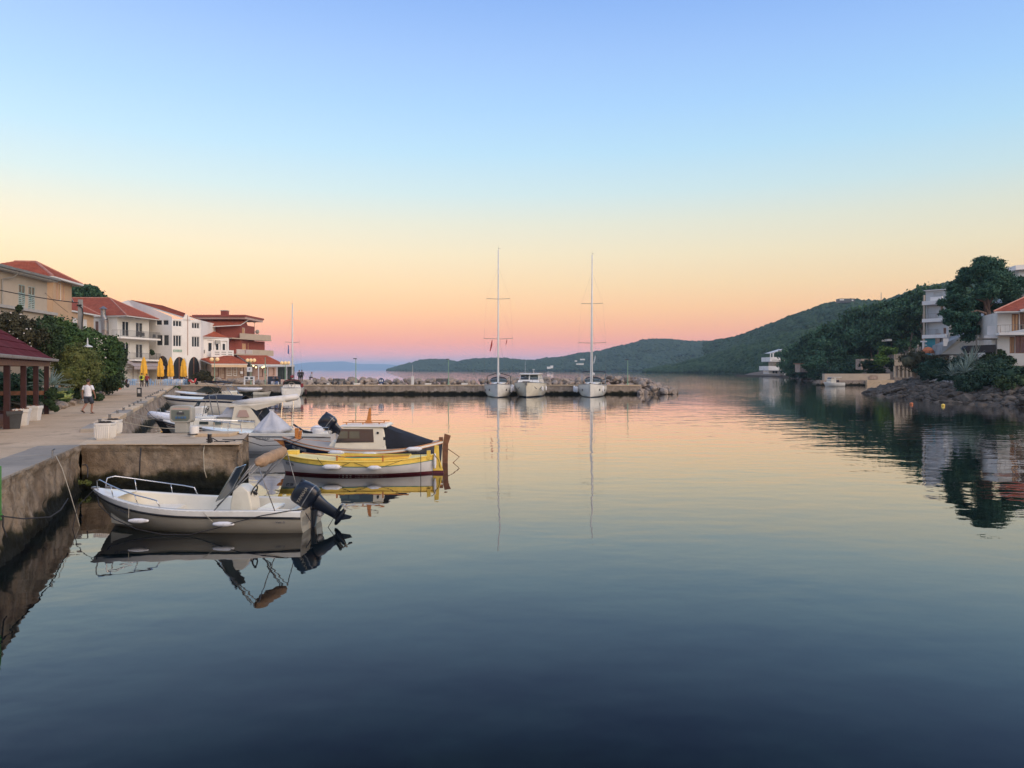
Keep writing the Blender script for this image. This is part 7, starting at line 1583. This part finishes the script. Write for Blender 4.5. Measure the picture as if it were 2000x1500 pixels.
m = MB(); m.cyl((0,0,0),(0,0,z),.05,n=8); m.cyl((0,0,z),(0,0,z+.5),.06,.03,8); m.build('pole','pergola_white',t); m = MB(); m.lathe([(.03,.08),(.28,-.04),(.30,-.1),(.03,-.08)],(0,0,z),14); m.build('lamp_shade','pergola_white',t)
# globe lamps on the square
def globe_lamp(px,py_top,py_bot,Y,lb,lit=False,k=2):
    c = P(px,py_bot,Y); t = thing('street_lamp',lb,'lamp',(c.x,c.y,GZ),0,'globe lamps along the waterfront'); H = PZ(py_top,Y)-GZ
    m = MB(); m.cyl((0,0,0),(0,0,.5),.11,.08,8); m.cyl((0,0,.5),(0,0,H),.06,.045,8); m.beam((-.48,0,H-.35),(.48,0,H-.35),.05); m.cyl((0,0,H),(0,0,H+.35),.05,.01,6); m.build('pole','pole_green',t)
    for x in ((-.42,.42) if k == 2 else (-.5,0,.5)): m = MB(); m.ball((x,0,H-.05),.30 if k==2 else .27); m.build('globe','lamp_glass',t,smooth='full')
globe_lamp(419,701,744,114,'twin globe lamp in front of the cream awning restaurant')
globe_lamp(490,703,748,112,'triple globe lamp beside the white notice rack',k=3)
globe_lamp(557,708,748,112.5,'globe lamp nearest the maroon covered sailboat',k=3)
for px,Y,ht,lb in ((518,111,698,'plain pale green post right of the triple globe lamp'),):
    m = MB(); m.cyl((0,0,0),(0,0,PZ(ht,Y)-GZ),.07,.05,8); m.cbox((0,0,1.9),(.25,.12,.4)); o = m.build('post','pole_green'); o.location = (PX(px,Y),Y,GZ); tag(o,lb,'post')
for px,Y,top,lb in ((695,111.6,701,'left lamp post on the breakwater'),(876,111.6,702,'middle lamp post on the breakwater, left of the yachts'),(1226,111.0,703,'right lamp post near the breakwater rock head')):
    t = thing('street_lamp','tall thin pale green '+lb,'lamp',(PX(px,Y),Y,GZ),0,'lamp posts on the breakwater'); H = PZ(top,Y)-GZ; m = MB(); m.cyl((0,0,0),(0,0,H),.07,.05,8); m.cyl((0,0,0),(0,0,.3),.14,n=8); m.build('pole','pole_green',t); m = MB(); m.cbox((-.12,0,H+.04),(.5,.2,.12)); m.build('lamp_head','plastic_dark',t)
m = MB(); m.cbox((0,0,.62),(.34,.34,1.25)); m.cyl((0,0,1.25),(0,0,2.9),.025,n=5); o = m.build('service_pillar','plastic_white'); o.location = (PX(806,110.2),110.2,GZ); tag(o,'pinkish white service pillar with thin mast on the breakwater','pillar')
for i,px in enumerate((573.5+69,697,836,907)):
    px = (641,697,836,907)[i]; t = thing('planter',('tiny white box on the breakwater edge, leftmost of the white boxes','white trough under the left breakwater lamp post','white trough left of the middle breakwater lamp post','white trough right of the middle breakwater lamp post')[i],'planter',(PX(px,110.6),110.6,GZ),0,'white troughs on the breakwater')
    w_ = .35 if i == 0 else .95; m = MB(); m.grid([superell(0,0,z,w_/2*s_,.2*s_,12,.3) for z,s_ in ((0,.9),(.26,1),(.30,1.05))],True,True); m.build('trough','plastic_white',t); m = MB(); m.box(-w_*.42,w_*.42,-.14,.14,.3,.315); m.build('soil','soil',t)
for i,(px) in enumerate((661,863)):
    t = thing('bench',('dark double bench against the breakwater rocks, left one','dark double bench beside the middle breakwater lamp post')[i],'bench',(PX(px,112.4),112.4,GZ),0,'benches on the breakwater')
    for k in range(3): m = MB(); m.box(-.9,.9,-.25+k*.15,-.13+k*.15,.43,.47); m.build('seat_slat','plastic_dark',t)
    for k in range(3): m = MB(); m.box(-.9,.9,.2,.24,.52+k*.14,.62+k*.14); m.build('back_slat','plastic_dark',t)
    for x in (-.8,0,.8): m = MB(); m.box(x-.03,x+.03,-.2,.2,0,.43); m.box(x-.03,x+.03,.24,.28,0,.9); m.build('leg','plastic_dark',t)
t = thing('sign','round blue sign with two white marks on the breakwater edge','sign',(PX(744.5,109.3),109.3,GZ)); m = MB(); m.cyl((0,0,-.8),(0,0,.3),.04,n=6); m.build('post','sign_white',t); m = MB(); m.lathe([(0,0),(.42,0),(.42,.04),(0,.04)],(0,0,.62),18,'Y'); b_ = m.build('disc','sign_blue',t)
for x in (-.15,.15): m = MB(); m.box(x-.09,x+.09,-.02,-.005,.50,.78); m.build('mark','sign_white',b_)
# raised kerb posts of the left quay
for i,(px,py) in enumerate(((206,825),(220,815),(230,807),(240,801),(249,795),(257,790.5),(263,786.5),(268,783.5),(280,778.5),(287,775.5),(291,773.5),(296,771.5),(301,769.5),(306,767.5),(310,766),(316,763.5),(322,761.5))):
    zz = 1.47; c = gp(px,py,zz); Yc = c.y; x = edgeX(Yc)-.34; t = thing('mooring_post','short dark steel mooring post on the raised kerb, '+('nearest' if i == 0 else ('%s from the ribbed planters'%('second','third','fourth','fifth','sixth','seventh','eighth','ninth','tenth','eleventh','twelfth','thirteenth','fourteenth','fifteenth','sixteenth','seventeenth')[i-1])),'mooring post',(x,Yc,zz-.06),0,'mooring posts along the left quay')
    m = MB(); m.cyl((0,0,0),(0,0,.17),.055,n=8); m.cyl((0,0,.17),(0,0,.19),.075,n=8); m.build('post','steel_dull',t); m = MB(); m.cbox((0,0,.01),(.2,.2,.03)); m.build('base_plate','steel_dull',t)
# planters
def ribbed(loc,rz,lb,sc=1):
    t = thing('planter',lb,'planter',loc,rz,'white ribbed planters on the pier',sc); m = MB(); w = .255
    m.grid([superell(0,0,z,w*s_,w*s_,20,.35) for z,s_ in ((0,.80),(.03,.86),(.05,.90),(.44,.98),(.46,1.04),(.53,1.06))],True,True); b = m.build('tub','plastic_white',t)
    for sx,sy in ((0,-1),(1,0),(0,1),(-1,0)):
        for k in range(8):
            u = (k-3.5)*.055; r_ = MB(); 
            a = Vector((u,-w*.915,.07)); c_ = Vector((u*1.05,-w*.99,.42)); R_ = Matrix.Rotation({(0,-1):0,(1,0):R(90),(0,1):R(180),(-1,0):R(270)}[(sx,sy)],3,'Z'); r_.beam(R_@a,R_@c_,.022,.02); r_.build('rib','plastic_white',b)
    m = MB(); m.grid([superell(0,0,z,w*.93,w*.93,16,.35) for z in (.531,.536)],True,True); m.build('soil','soil',t)
    for i in range(7): m = MB(); a = i*2.3; m.ball((.12*math.cos(a),.12*math.sin(a),.55),(.08,.05,.03),6,4); m.build('clod','soil',t)
    return t
c = gp(197,860); ribbed((c.x,c.y+.25,1.295),R(4),'white ribbed square planter with dark soil at the root of the pier, nearer one')
c = gp(213,850); ribbed((c.x+.02,c.y+.2,1.295),R(4),'second white ribbed planter half hidden behind the nearer one',.95)
def tall_pot(px,py,H,W,lb,mat,rz=0):
    c = gp(px,py); t = thing('plant_pot',lb,'pot',(c.x,c.y+W*.4,GZ),rz); m = MB(); w = W/2
    m.grid([[(-w*s_,-w*s_,z),(w*s_,-w*s_,z),(w*s_,w*s_,z),(-w*s_,w*s_,z)] for z,s_ in ((0,.66),(H*.80,.92),(H*.80+.004,1.0),(H,1.02),(H,.86),(H-.06,.84))],True,True); m.build('pot',mat,t,bevel=.012)
    m = MB(); m.box(-w*.82,w*.82,-w*.82,w*.82,H-.058,H-.05); m.build('soil','soil',t)
    for i in range(5):
        a = i*1.3+.4; m = MB(); m.tube([(.03*math.cos(a),.03*math.sin(a),H-.06),(w*.7*math.cos(a),w*.7*math.sin(a),H+.03),(w*1.15*math.cos(a),w*1.1*math.sin(a),H-.1)],[.012,.02,.004],5); m.build('dry_leaf','brown_wood',t)
tall_pot(36,832,.66,.56,'tapered white pot with dry leaves beside the front pavilion posts','plastic_white',R(20)); tall_pot(62,822,.64,.50,'tapered white pot with dry leaves, the one farther along the pavilion','plastic_white',R(8)); tall_pot(22,838,.66,.5,'dark grey tapered pot behind the front pavilion post','plastic_dark',R(30))
# pier furniture
c = gp(354,846); t = thing('service_pedestal','grey electricity and water pedestal with rounded head and blue sockets on the pier','pedestal',(c.x,c.y+.1,1.295)); 
m = MB(); m.box(-.22,.22,-.13,.13,0,.40); m.build('base','panel_grey',t,bevel=.02)
m = MB(); rows = [superell(0,0,0,.39*s_,.30*s_,28,.35) for s_ in (1,1,.97)]; rows = [[(p[0],y,.66+p[1]) for p in r_] for r_,y in zip(rows,(.15,-.13,-.16))]; m.grid(rows,True,True); hd = m.build('head','panel_grey',t,bevel=.012)
m = MB(); m.ext([(-.32,-.161,.80),(.32,-.161,.80),(.32,-.161,.50),(.24,-.161,.42),(-.24,-.161,.42),(-.32,-.161,.50)],(0,-.006,0)); fc = m.build('front_panel','panel_green',hd)
m = MB(); m.box(-.12,.13,-.19,-.168,.65,.73); m.build('display','plastic_dark',fc); m = MB(); m.box(-.04,.06,-.195,-.168,.735,.75); m.build('latch','sign_white',fc)
for k in range(4): m = MB(); m.box(-.17+k*.1,-.095+k*.1,-.2,-.168,.50,.58); m.build('socket','socket_blue',fc,bevel=.012)
m = MB(); m.box(-.28,.28,-.166,-.162,.83,.87); m.build('title_strip','plaster_pink',hd)
c = gp(376.5,853); t = thing('bollard','short fat white cylindrical bollard beside the electricity pedestal','bollard',(c.x,c.y+.12,1.295)); m = MB(); m.lathe([(.15,0),(.15,.30),(.14,.335),(.0,.34)],(0,0,0),20); m.build('post','plastic_white',t,smooth=True)
m = MB(); m.tube([(.2*math.cos(i*.7),.19*math.sin(i*.7),.025+.006*i) for i in range(16)],.018,5); o = m.build('rope_coil','rope_dark',smooth='full'); o.location = (c.x,c.y+.12,1.3); tag(o,'dark rope coiled around the foot of the white bollard','rope')
c = gp(408.5,867); t = thing('mooring_bollard','small black steel mooring bollard with pale cap on the pier edge','bollard',(c.x,c.y+.03,1.31)); m = MB(); m.cyl((0,0,0),(0,0,.27),.06,n=14); m.build('post','black_plastic',t,smooth=True); m = MB(); m.cyl((0,0,.27),(0,0,.285),.065,n=14); m.build('cap','panel_grey',t)
m = MB(); m.tube([(.09*math.cos(i*.8),.085*math.sin(i*.8),.02+.007*i) for i in range(18)]+[(.25,.05,.03),(.45,.12,.02),(.6,.0,.02),(.5,-.1,.02)],.016,5); o = m.build('rope_coil','rope_dark',smooth='full'); o.location = (c.x,c.y+.03,1.32); tag(o,'dark rope wound round the black bollard and trailing on the pier','rope')
rope('dark line lying along the pier from the black bollard to the pier end',[(c.x+.1,c.y+.1,1.35),(c.x+.6,c.y+.5,1.34),(-8.6,23.7,1.34),(-8.35,23.9,1.33)],.012)
# kerb ring stub and the green post sliver on the left edge
m = MB(); m.tube([(0,0,0),(.0,0,.16),(.06,0,.2)],.018,6); o = m.build('mooring_stub','steel_dull'); o.location = (-10.83,18.1,1.44); tag(o,'thin rusty mooring stub on the near quay edge','mooring stub')
# sign board on the quay
c = gp(272,775); t = thing('notice_board','dark framed notice board with white sheet on the quay edge','notice board',(c.x,c.y,GZ),R(-10)); m = MB(); m.box(-.22,.22,-.03,.03,.0,.74); m.build('frame','plastic_dark',t,bevel=.02); m = MB(); m.box(-.12,.12,-.036,-.031,.30,.62); m.build('sheet','sign_white',t)
# orange planter and scooter, cafe
m = MB(); m.cbox((0,0,.33),(1.0,.9,.66)); t = m.build('planter','terracotta'); t.location = (PX(220,86),86.5,GZ); tag(t,'orange painted planter box at the end of the hedge','planter')
m = MB(); m.cyl((0,0,0),(0,0,4.0),.06,n=8); o = m.build('post','pole_green'); o.location = (PX(228.5,88),88,GZ); tag(o,'thin green post beside the orange planter','post')
m = MB(); m.cbox((0,0,.45),(.7,.5,.9)); o = m.build('cabinet','pergola_white'); o.location = (PX(235.5,92),92,GZ); tag(o,'small pale cabinet between the green post and the scooter','cabinet')
t = thing('scooter','dark parked motor scooter with round seat box near the cafe','scooter',(PX(243,94),94,GZ),R(80))
for x in (-.6,.6): m = MB(); m.lathe([(.15,-.06),(.25,-.05),(.25,.05),(.15,.06)],(x,0,.25),14,'Y'); m.build('wheel','black_rubber',t)
m = MB(); m.tube([(-.6,0,.45),(-.4,0,.55),(-.1,0,.32),(.25,0,.32),(.42,0,.9),(.5,0,1.0)],[.14,.18,.12,.12,.14,.08],8); m.build('body','maroon_wood',t,smooth='full'); m = MB(); m.cbox((-.3,0,.74),(.65,.28,.14)); m.build('seat','black_rubber',t,bevel=.04); m = MB(); m.tube([(.42,-.32,1.08),(.45,0,1.03),(.42,.32,1.08)],.02,5); m.build('handlebar','steel_dull',t); m = MB(); m.cbox((-.68,0,.95),(.35,.36,.3)); m.build('top_box','cloth_pale',t,bevel=.06)
def parasol(px,py0,py1,Y,lb):
    c = P(px,py1,Y); t = thing('parasol',lb,'parasol',(c.x,c.y,GZ),0,'folded yellow parasols of the cafe'); H = PZ(py0,Y)-GZ; m = MB(); m.cyl((0,0,0),(0,0,H),.035,n=6); m.build('pole','pole_grey',t)
    m = MB(); z0 = PZ(py1,Y)-GZ; rows = []
    for j,(v,r_) in enumerate(((0,.30),(.06,.46),(.3,.42),(.55,.40),(.62,.30),(.75,.30),(.9,.16),(1,.03))): rows.append([(r_*(1+.22*math.cos(6*a+j*.2))*math.cos(a), r_*(1+.22*math.cos(6*a+j*.2))*math.sin(a), z0+(H-z0)*v) for a in [2*math.pi*i/24 for i in range(24)]])
    m.grid(rows,True,True); m.build('canopy','parasol_yellow',t,smooth=True)
for i,(px,a,b2,Y) in enumerate(((281,697,735,112),(313.5,699,736,114),(333,697,736,115),(358.5,700,736,117))): parasol(px,a,b2,Y,('folded yellow parasol behind the two cyclists, leftmost of four','folded yellow parasol second from the left among the blue chairs','folded yellow parasol third from the left among the blue chairs','folded yellow parasol at the right end of the cafe')[i])
# cafe chairs and tables
def chair_proto():
    t = thing('cafe_chair','x','chair',(0,0,0),0,'blue cafe chairs on the square')
    m = MB(); m.cbox((0,0,.45),(.42,.42,.04)); m.build('seat','chair_blue',t); m = MB(); m.cbox((0,.2,.82),(.42,.04,.1)); m.cbox((0,.2,.64),(.42,.03,.08)); m.build('backrest','chair_blue',t)
    for x,y,h_ in ((-.19,-.19,.45),(.19,-.19,.45),(-.19,.19,.87),(.19,.19,.87)): m = MB(); m.beam((x,y,0),(x,y,h_),.04); m.build('leg','chair_blue',t)
    return t
ct = chair_proto(); tt_ = thing('cafe_table','x','table',(0,0,0),0,'blue cafe tables on the square'); m = MB(); m.cbox((0,0,.74),(.8,.8,.04)); m.build('tabletop','table_white',tt_)
for x,y in ((-.34,-.34),(.34,-.34),(-.34,.34),(.34,.34)): m = MB(); m.beam((x,y,0),(x,y,.72),.05); m.build('leg','table_white',tt_)
rc = random.Random(12); CH = [(254,107.5),(259,107),(266,108),(291,107),(296,108.5),(301,107),(318,107.5),(323,109),(328,107),(335,108),(339,107),(345,109),(350,107.5),(356,108.5),(361,107),(258,112),(297,113),(325,113),(345,113),(360,113)]
tb = [(263,109.5),(305,109.5),(332,110.5),(352,110.5)]
nm_t = ['left of the cyclists','right of the cyclists','below the middle parasols','at the right end of the cafe']; nth = ['nearest the left','second from the left','third from the left','fourth from the left','fifth from the left','sixth from the left']; g_cnt = {}
for px,Y in sorted(CH):
    Y += .6; k = 0 if px < 275 else (1 if px < 312 else (2 if px < 342 else 3)); row = 'front row' if Y < 111 else 'back row'; key = (k,row); g_cnt[key] = g_cnt.get(key,0)+1
    copy_tree(ct,None,(PX(px,Y),Y,1.288),rc.uniform(0,6.28),'blue cafe chair %s, %s, %s'%(nm_t[k],row,nth[g_cnt[key]-1]))
for k,(px,Y) in enumerate(tb): copy_tree(tt_,None,(PX(px,Y),Y,1.288),rc.uniform(-.2,.2),'pale cafe table '+nm_t[k])
for t in (ct,tt_):
    for k in [o for o in ALL if o.parent == t]: ALL.remove(k); bpy.data.objects.remove(k)
    bpy.data.objects.remove(t)
t = thing('scooter','red scooter parked at the right end of the cafe by the tamarisk','scooter',(PX(376,112),112,GZ),R(15))
for x in (-.55,.55): m = MB(); m.lathe([(.15,-.06),(.25,-.05),(.25,.05),(.15,.06)],(x,0,.25),12,'Y'); m.build('wheel','black_rubber',t)
m = MB(); m.tube([(-.65,0,.6),(-.3,0,.65),(0,0,.35),(.3,0,.4),(.45,0,.95)],[.15,.2,.14,.14,.12],8); m.build('body','metal_red',t,smooth='full'); m = MB(); m.cbox((-.3,0,.86),(.6,.28,.1)); m.build('seat','black_rubber',t)
t = thing('notice_rack','white frame rack with two panels in front of the rocks','rack',(PX(487,110.5),110.5,GZ)); m = MB(); m.box(-.75,.75,-.05,.05,.75,1.25); m.build('panel','sign_white',t)
for x in (-.35,.35): m = MB(); m.box(x-.2,x+.2,-.07,-.055,.85,1.12); m.build('window','plastic_dark',t)
for x in (-.72,.62): m = MB(); m.box(x-.06,x+.12,-.05,.05,0,.75); m.build('leg','sign_white',t)
t = thing('sign','square white sign on the lamp post before the restaurant','sign',(PX(487.5,111.7),111.7,GZ)); m = MB(); m.box(-.38,.38,-.04,.0,1.9,2.6); m.build('plate','sign_white',t); lettering('P',.4,'sign_blue',t,(0,-.05,2.25),bold=True)
for i,(x0,x1,lb) in enumerate(((523,536,'navy fabric wind screen on the quay, left half'),(536.3,548,'navy fabric wind screen on the quay, right half'))):
    t = thing('wind_screen',lb,'screen',(0,0,0),0,'navy wind screens on the quay'); m = MB(); m.box(PX(x0,111),PX(x1,111),111,111.06,GZ+.1,PZ(735,111)); m.build('cloth','cloth_navy',t); m = MB(); m.cyl((PX(x0,111),111.03,GZ),(PX(x0,111),111.03,PZ(734,111)),.03,n=5); m.build('post','pergola_white',t)
wire2 = [P(494,709,112),P(500,716,113),P(506,714.5,114),P(512,716.5,115),P(517,714,111.5)]; o = MB().tube(wire2,.02,4).build('light_string','cable'); tag(o,'string of warm bulbs hanging between the restaurant lamp and green post','light string')
for i,(px,py) in enumerate(((495,714.5),(500,717.5),(512.5,717.5),(516,716))): m = MB(); m.ball((0,0,0),.13,8,6); b_ = m.build('bulb','lamp_lit',o); b_.location = P(px,py,112)
# stones before the restaurants
rb = thing('rock_pile','row of brown boulders between the quay and the restaurants','rocks',(0,0,0)); r6 = random.Random(2)
for i in range(46): px = r6.uniform(418,545); Y = r6.uniform(113.5,119); rock(rb,(PX(px,Y),Y,GZ+r6.uniform(.1,.7)*(.6 if px > 500 else 1)),r6.uniform(.6,1.25),ROCKS,r6)

# ================================================================ PEOPLE
def person(label, loc, rz, top='shirt_white', low='cloth_navy', stride=.0, arms=(0,0), bend=(0,0), h=1.75, hands=False, sit=False, hair='hair_dark', backpack=None, long_legs=True, group=None):
    """facing +y; stride >0: left foot (x<0) behind, heel lifted"""
    s = h/1.75; t = thing('person',label,'person',loc,rz,group,s)
    if sit: hip = .48; foot = [(-.1,.42,.05),(.1,.42,.05)]; knee = [(-.1,.42,.48),(.1,.42,.48)]; ank = [(-.1,.40,.09),(.1,.40,.09)]
    else:
        hip = .93; knee = [(-.10,.06-stride*.05,.50),(.10,.06+stride*.16,.50)]; ank = [(-.10,-stride*.42,.09+stride*.14),(.10,stride*.14,.09)]; foot = [(-.10,-stride*.30+.10,.03+stride*.03),(.10,stride*.14+.17,.03)]
    V = [(0,0,hip),(0,.0,hip+.16),(0,.01,hip+.32),(0,.0,hip+.46),(0,.0,hip+.56),(0,.015,hip+.64),(0,.02,hip+.72),(0,.015,hip+.79)]; rad = [(.135,.10),(.13,.095),(.15,.105),(.12,.09),(.052,.052),(.075,.085),(.082,.095),(.055,.065)]
    E = [(i,i+1) for i in range(7)]
    V += [(0,.115,hip+.665)]; rad += [(.016,.016)]; E += [(6,8)]
    wr = []
    for sd in (-1,1):
        k = len(V); a = arms[0] if sd < 0 else arms[1]; b_ = bend[0] if sd < 0 else bend[1]
        el = (sd*.27,-.02+a*.18,hip+.20); wp = (sd*.285,a*.38+.04+b_*.15,hip-.02+b_*.12); hp_ = (sd*.28,a*.42+.06+b_*.18,hip-.10+b_*.12)
        V += [(sd*.17,0,hip+.475),(sd*.21,0,hip+.44),el,wp,hp_]; rad += [(.06,.06),(.055,.055),(.042,.042),(.028,.028),(.035,.022)]; E += [(3,k),(k,k+1),(k+1,k+2),(k+2,k+3),(k+3,k+4)]; wr.append((wp,hp_,sd))
        if hands:
            for f_,(dx,dy,L_) in enumerate(((-.03,.03,.06),(-.01,.01,.075),(.01,-.01,.07),(.028,-.028,.055))):
                k2 = len(V); q_ = (hp_[0],hp_[1]+dy*1.1,hp_[2]-.03); V += [q_,(q_[0]-sd*.008,q_[1]+.004,q_[2]-L_*.55),(q_[0]-sd*.022,q_[1]+.008,q_[2]-L_)]; rad += [(.011,.011),(.009,.009),(.007,.007)]; E += [(k+4,k2),(k2,k2+1),(k2+1,k2+2)]
            k2 = len(V); V += [(hp_[0]-sd*.01,hp_[1]+.045,hp_[2]+.01),(hp_[0]-sd*.02,hp_[1]+.062,hp_[2]-.035)]; rad += [(.012,.012),(.008,.008)]; E += [(k+4,k2),(k2,k2+1)]
    for i_,sd in enumerate((-1,1)):
        k = len(V); V += [(sd*.095,0,hip-.05),knee[i_],ank[i_],foot[i_]]; rad += [(.085,.09),(.055,.06),(.036,.042),(.042,.024)]; E += [(0,k),(k,k+1),(k+1,k+2),(k+2,k+3)]
    me = bpy.data.meshes.new('body'); me.from_pydata(V,E,[]); me.update(); o = link('body',me,'skin',t); o.modifiers.new('skin','SKIN'); 
    bm_ = bmesh.new(); bm_.from_mesh(me); lay = bm_.verts.layers.skin.verify(); bm_.verts.ensure_lookup_table()
    for v_,r_ in zip(bm_.verts,rad): v_[lay].radius = r_; v_[lay].use_root = (v_.index == 0)
    bm_.to_mesh(me); bm_.free()
    o.modifiers['skin'].use_smooth_shade = True; sb = o.modifiers.new('sub','SUBSURF'); sb.levels = 1; sb.render_levels = 2
    # hair, ears
    m = MB(); m.grid([[(r_*math.cos(a)*.9, .0+r_*math.sin(a)*1.05-.012, hip+z) for a in [2*math.pi*i/14 for i in range(14)]] for z,r_ in ((.655,.0),(.66,.072),(.71,.094),(.77,.093),(.815,.07),(.835,.02))],True,True)
    for i,v_ in enumerate(m.v):
        if v_[1] > .04 and v_[2] < hip+.77: m.v[i] = (v_[0],.04,v_[2])
    m.build('hair',hair,t,smooth='full')
    for sd in (-1,1): m = MB(); m.ball((sd*.088,.01,hip+.70),(.012,.02,.03),6,5); m.build('ear','skin',t)
    for sd in (-1,1): m = MB(); m.ball((sd*.032,.103,hip+.725),(.012,.008,.009),6,4); m.build('eye','cloth_black',t)
    m = MB(); m.box(-.025,.025,.098,.106,hip+.630,hip+.638); m.build('mouth','cloth_red',t)
    # shirt with sleeves
    m = MB(); hem = hip-.06 if not sit else hip+.0
    m.grid([[(cx*math.cos(a)+.0, cy*math.sin(a)+oy, z) for a in [2*math.pi*i/20 for i in range(20)]] for z,cx,cy,oy in ((hem,.185,.135,0),(hem+.02,.19,.14,0),(hip+.15,.172,.128,0),(hip+.30,.19,.135,.005),(hip+.42,.198,.125,0),(hip+.475,.17,.10,0),(hip+.515,.10,.075,-.005),(hip+.53,.068,.068,-.005))],True)
    for (wp,hp_,sd) in wr:
        a = arms[0] if sd < 0 else arms[1]; m.tube([(sd*.12,0,hip+.455),(sd*.19,0,hip+.445),(sd*.232,a*.06,hip+.34),(sd*.25,-.01+a*.12,hip+.26)],[.07,.075,.072,.075],12)
        if top not in ('shirt_white',): m.tube([(sd*.25,-.01+a*.12,hip+.27),(sd*.27,-.02+a*.18,hip+.2),Vector(wp)],[.065,.058,.04],10)
    m.build('shirt',top,t,smooth='full')
    m = MB(); m.grid([[(cx*math.cos(a), cy*math.sin(a), z) for a in [2*math.pi*i/16 for i in range(16)]] for z,cx,cy in ((hip-.16,.17,.13),(hip-.08,.18,.138),(hip+.04,.168,.122))],True,True)
    for i_,sd in enumerate((-1,1)):
        kn = Vector(knee[i_]); hp2 = Vector((sd*.092,0,hip-.04)); an = Vector(ank[i_])
        if long_legs: m.tube([hp2,hp2.lerp(kn,.5),kn,kn.lerp(an,.5),an],[.115,.10,.075,.065,.055],12)
        else: m.tube([hp2,hp2.lerp(kn,.5),hp2.lerp(kn,.92)],[.115,.112,.105],14)
    m.build('shorts' if not long_legs else 'trousers',low,t,smooth='full')
    for i_,sd in enumerate((-1,1)):
        an = Vector(ank[i_]); ft = Vector(foot[i_]); d = (ft-an); d.z = ft.z-(an.z-.06); d.normalize(); hl_ = Vector((an.x,an.y-.05,an.z-.075)) if stride < .1 or i_ else Vector((an.x,an.y-.07,an.z-.035)); tp = hl_+ (Vector((ft.x,ft.y+.05,ft.z-.022))-hl_).normalized()*.26
        m = MB(); m.beam(hl_,tp,.095,.022); m.build('sandal' if hands else 'shoe','cloth_black' if not hands else 'black_rubber',t,bevel=.008)
    if backpack: m = MB(); m.grid([superell(0,-.21,hip+z,hx,hy,14,.6) for z,hx,hy in ((.08,.10,.05),(.12,.14,.08),(.38,.14,.09),(.46,.10,.05))],True,True); m.build('backpack',backpack,t,smooth='full')
    return t
c = gp(172,808); person('man in white t-shirt and dark shorts walking away along the promenade in flip-flops',(c.x,c.y,GZ+.005),R(-6),'shirt_white','cloth_navy',.75,(-.15,.25),(0,0),1.74,True,long_legs=False)
def bicycle(label,loc,rz,mat):
    t = thing('bicycle',label,'bicycle',loc,rz)
    for y in (-.5,.5): m = MB(); m.tube([(0,y+.33*math.cos(a),.34+.33*math.sin(a)) for a in [2*math.pi*i/16 for i in range(16)]],.022,5,closed=True); m.build('wheel','black_rubber',t)
    m = MB()
    for a,b2 in (((0,-.5,.34),(0,-.1,.32)),((0,-.1,.32),(0,-.2,.85)),((0,-.2,.8),(0,.35,.82)),((0,-.1,.32),(0,.35,.78)),((0,.5,.34),(0,.33,.95)),((0,-.5,.34),(0,-.2,.8))): m.tube([a,b2],.02,5)
    m.build('frame',mat,t); m = MB(); m.tube([(-.26,.28,1.02),(0,.34,.98),(.26,.28,1.02)],.015,5); m.build('handlebar','steel_dull',t); m = MB(); m.cbox((0,-.2,.9),(.14,.26,.06)); m.build('saddle','black_rubber',t)
Yc = 98; person('person in black trousers and bright yellow top with dark backpack near the cafe',(PX(277,Yc),Yc,GZ),R(15),'cloth_yellow','cloth_black',.3,(.5,.5),(.3,.3),1.78,backpack='cloth_black')
person('person in dark red top beside the one in yellow',(PX(284.5,Yc),Yc+.3,GZ),R(10),'cloth_red','cloth_black',.3,(.4,.4),(.3,.3),1.7)
person('person in black sitting at the right end of the cafe',(PX(365,109.9),109.9,GZ),R(60),'cloth_black','cloth_black',0,(.6,.6),(1,1),1.72,sit=True)
person('person standing on the breakwater rocks, left of the pair',(PX(584.5,114.6),114.6,1.75),R(0),'cloth_navy','cloth_black',0,(0,0),(0,0),1.7)
person('person standing on the breakwater rocks, right of the pair',(PX(589.5,114.6),114.6,1.75),R(20),'cloth_black','cloth_black',0,(0,0),(0,0),1.72)
person('person sitting alone on the breakwater rocks right of the standing pair',(PX(609,114.2),114.2,1.95),R(150),'cloth_pale','cloth_navy',0,(.5,.5),(1,1),1.6,sit=True)
person('person in dark top sitting in front of the navy wind screen',(PX(534,110.4),110.4,GZ),R(170),'cloth_navy','cloth_pale',0,(.5,.5),(1,1),1.7,sit=True)
person('second person sitting at the navy wind screen, on the right',(PX(541,110.4),110.4,GZ),R(190),'cloth_black','cloth_blue',0,(.5,.5),(1,1),1.7,sit=True)
for px,lb in ((365,'dark chair under the person sitting at the end of the cafe'),(534,'pale seat under the person by the navy wind screen'),(541,'pale seat under the right person by the navy wind screen')):
    Y = 109.9 if px == 365 else 110.4; m = MB(); m.cbox((0,0,.20),(.42,.42,.36)); m.cbox((0,0,.41),(.46,.46,.05)); o = m.build('stool','plastic_dark' if px == 365 else 'table_white'); o.location = (PX(px,Y),Y,GZ); tag(o,lb,'stool')
m = MB(); m.cyl((0,0,-.30),(0,0,.62),.012,n=8); m.tube([(.02*math.cos(i*.9),.02*math.sin(i*.9),-.2-.012*i) for i in range(9)],.014,5); o = m.build('post','leaf_bright'); o.location = (-8.655,13.0,1.25); o.data.materials.clear(); defm('green_plastic',(.05,.22,.05),.5,.1); o.data.materials.append(MAT('green_plastic')); tag(o,'bright green post cut by the left edge of the picture on the near quay','post')
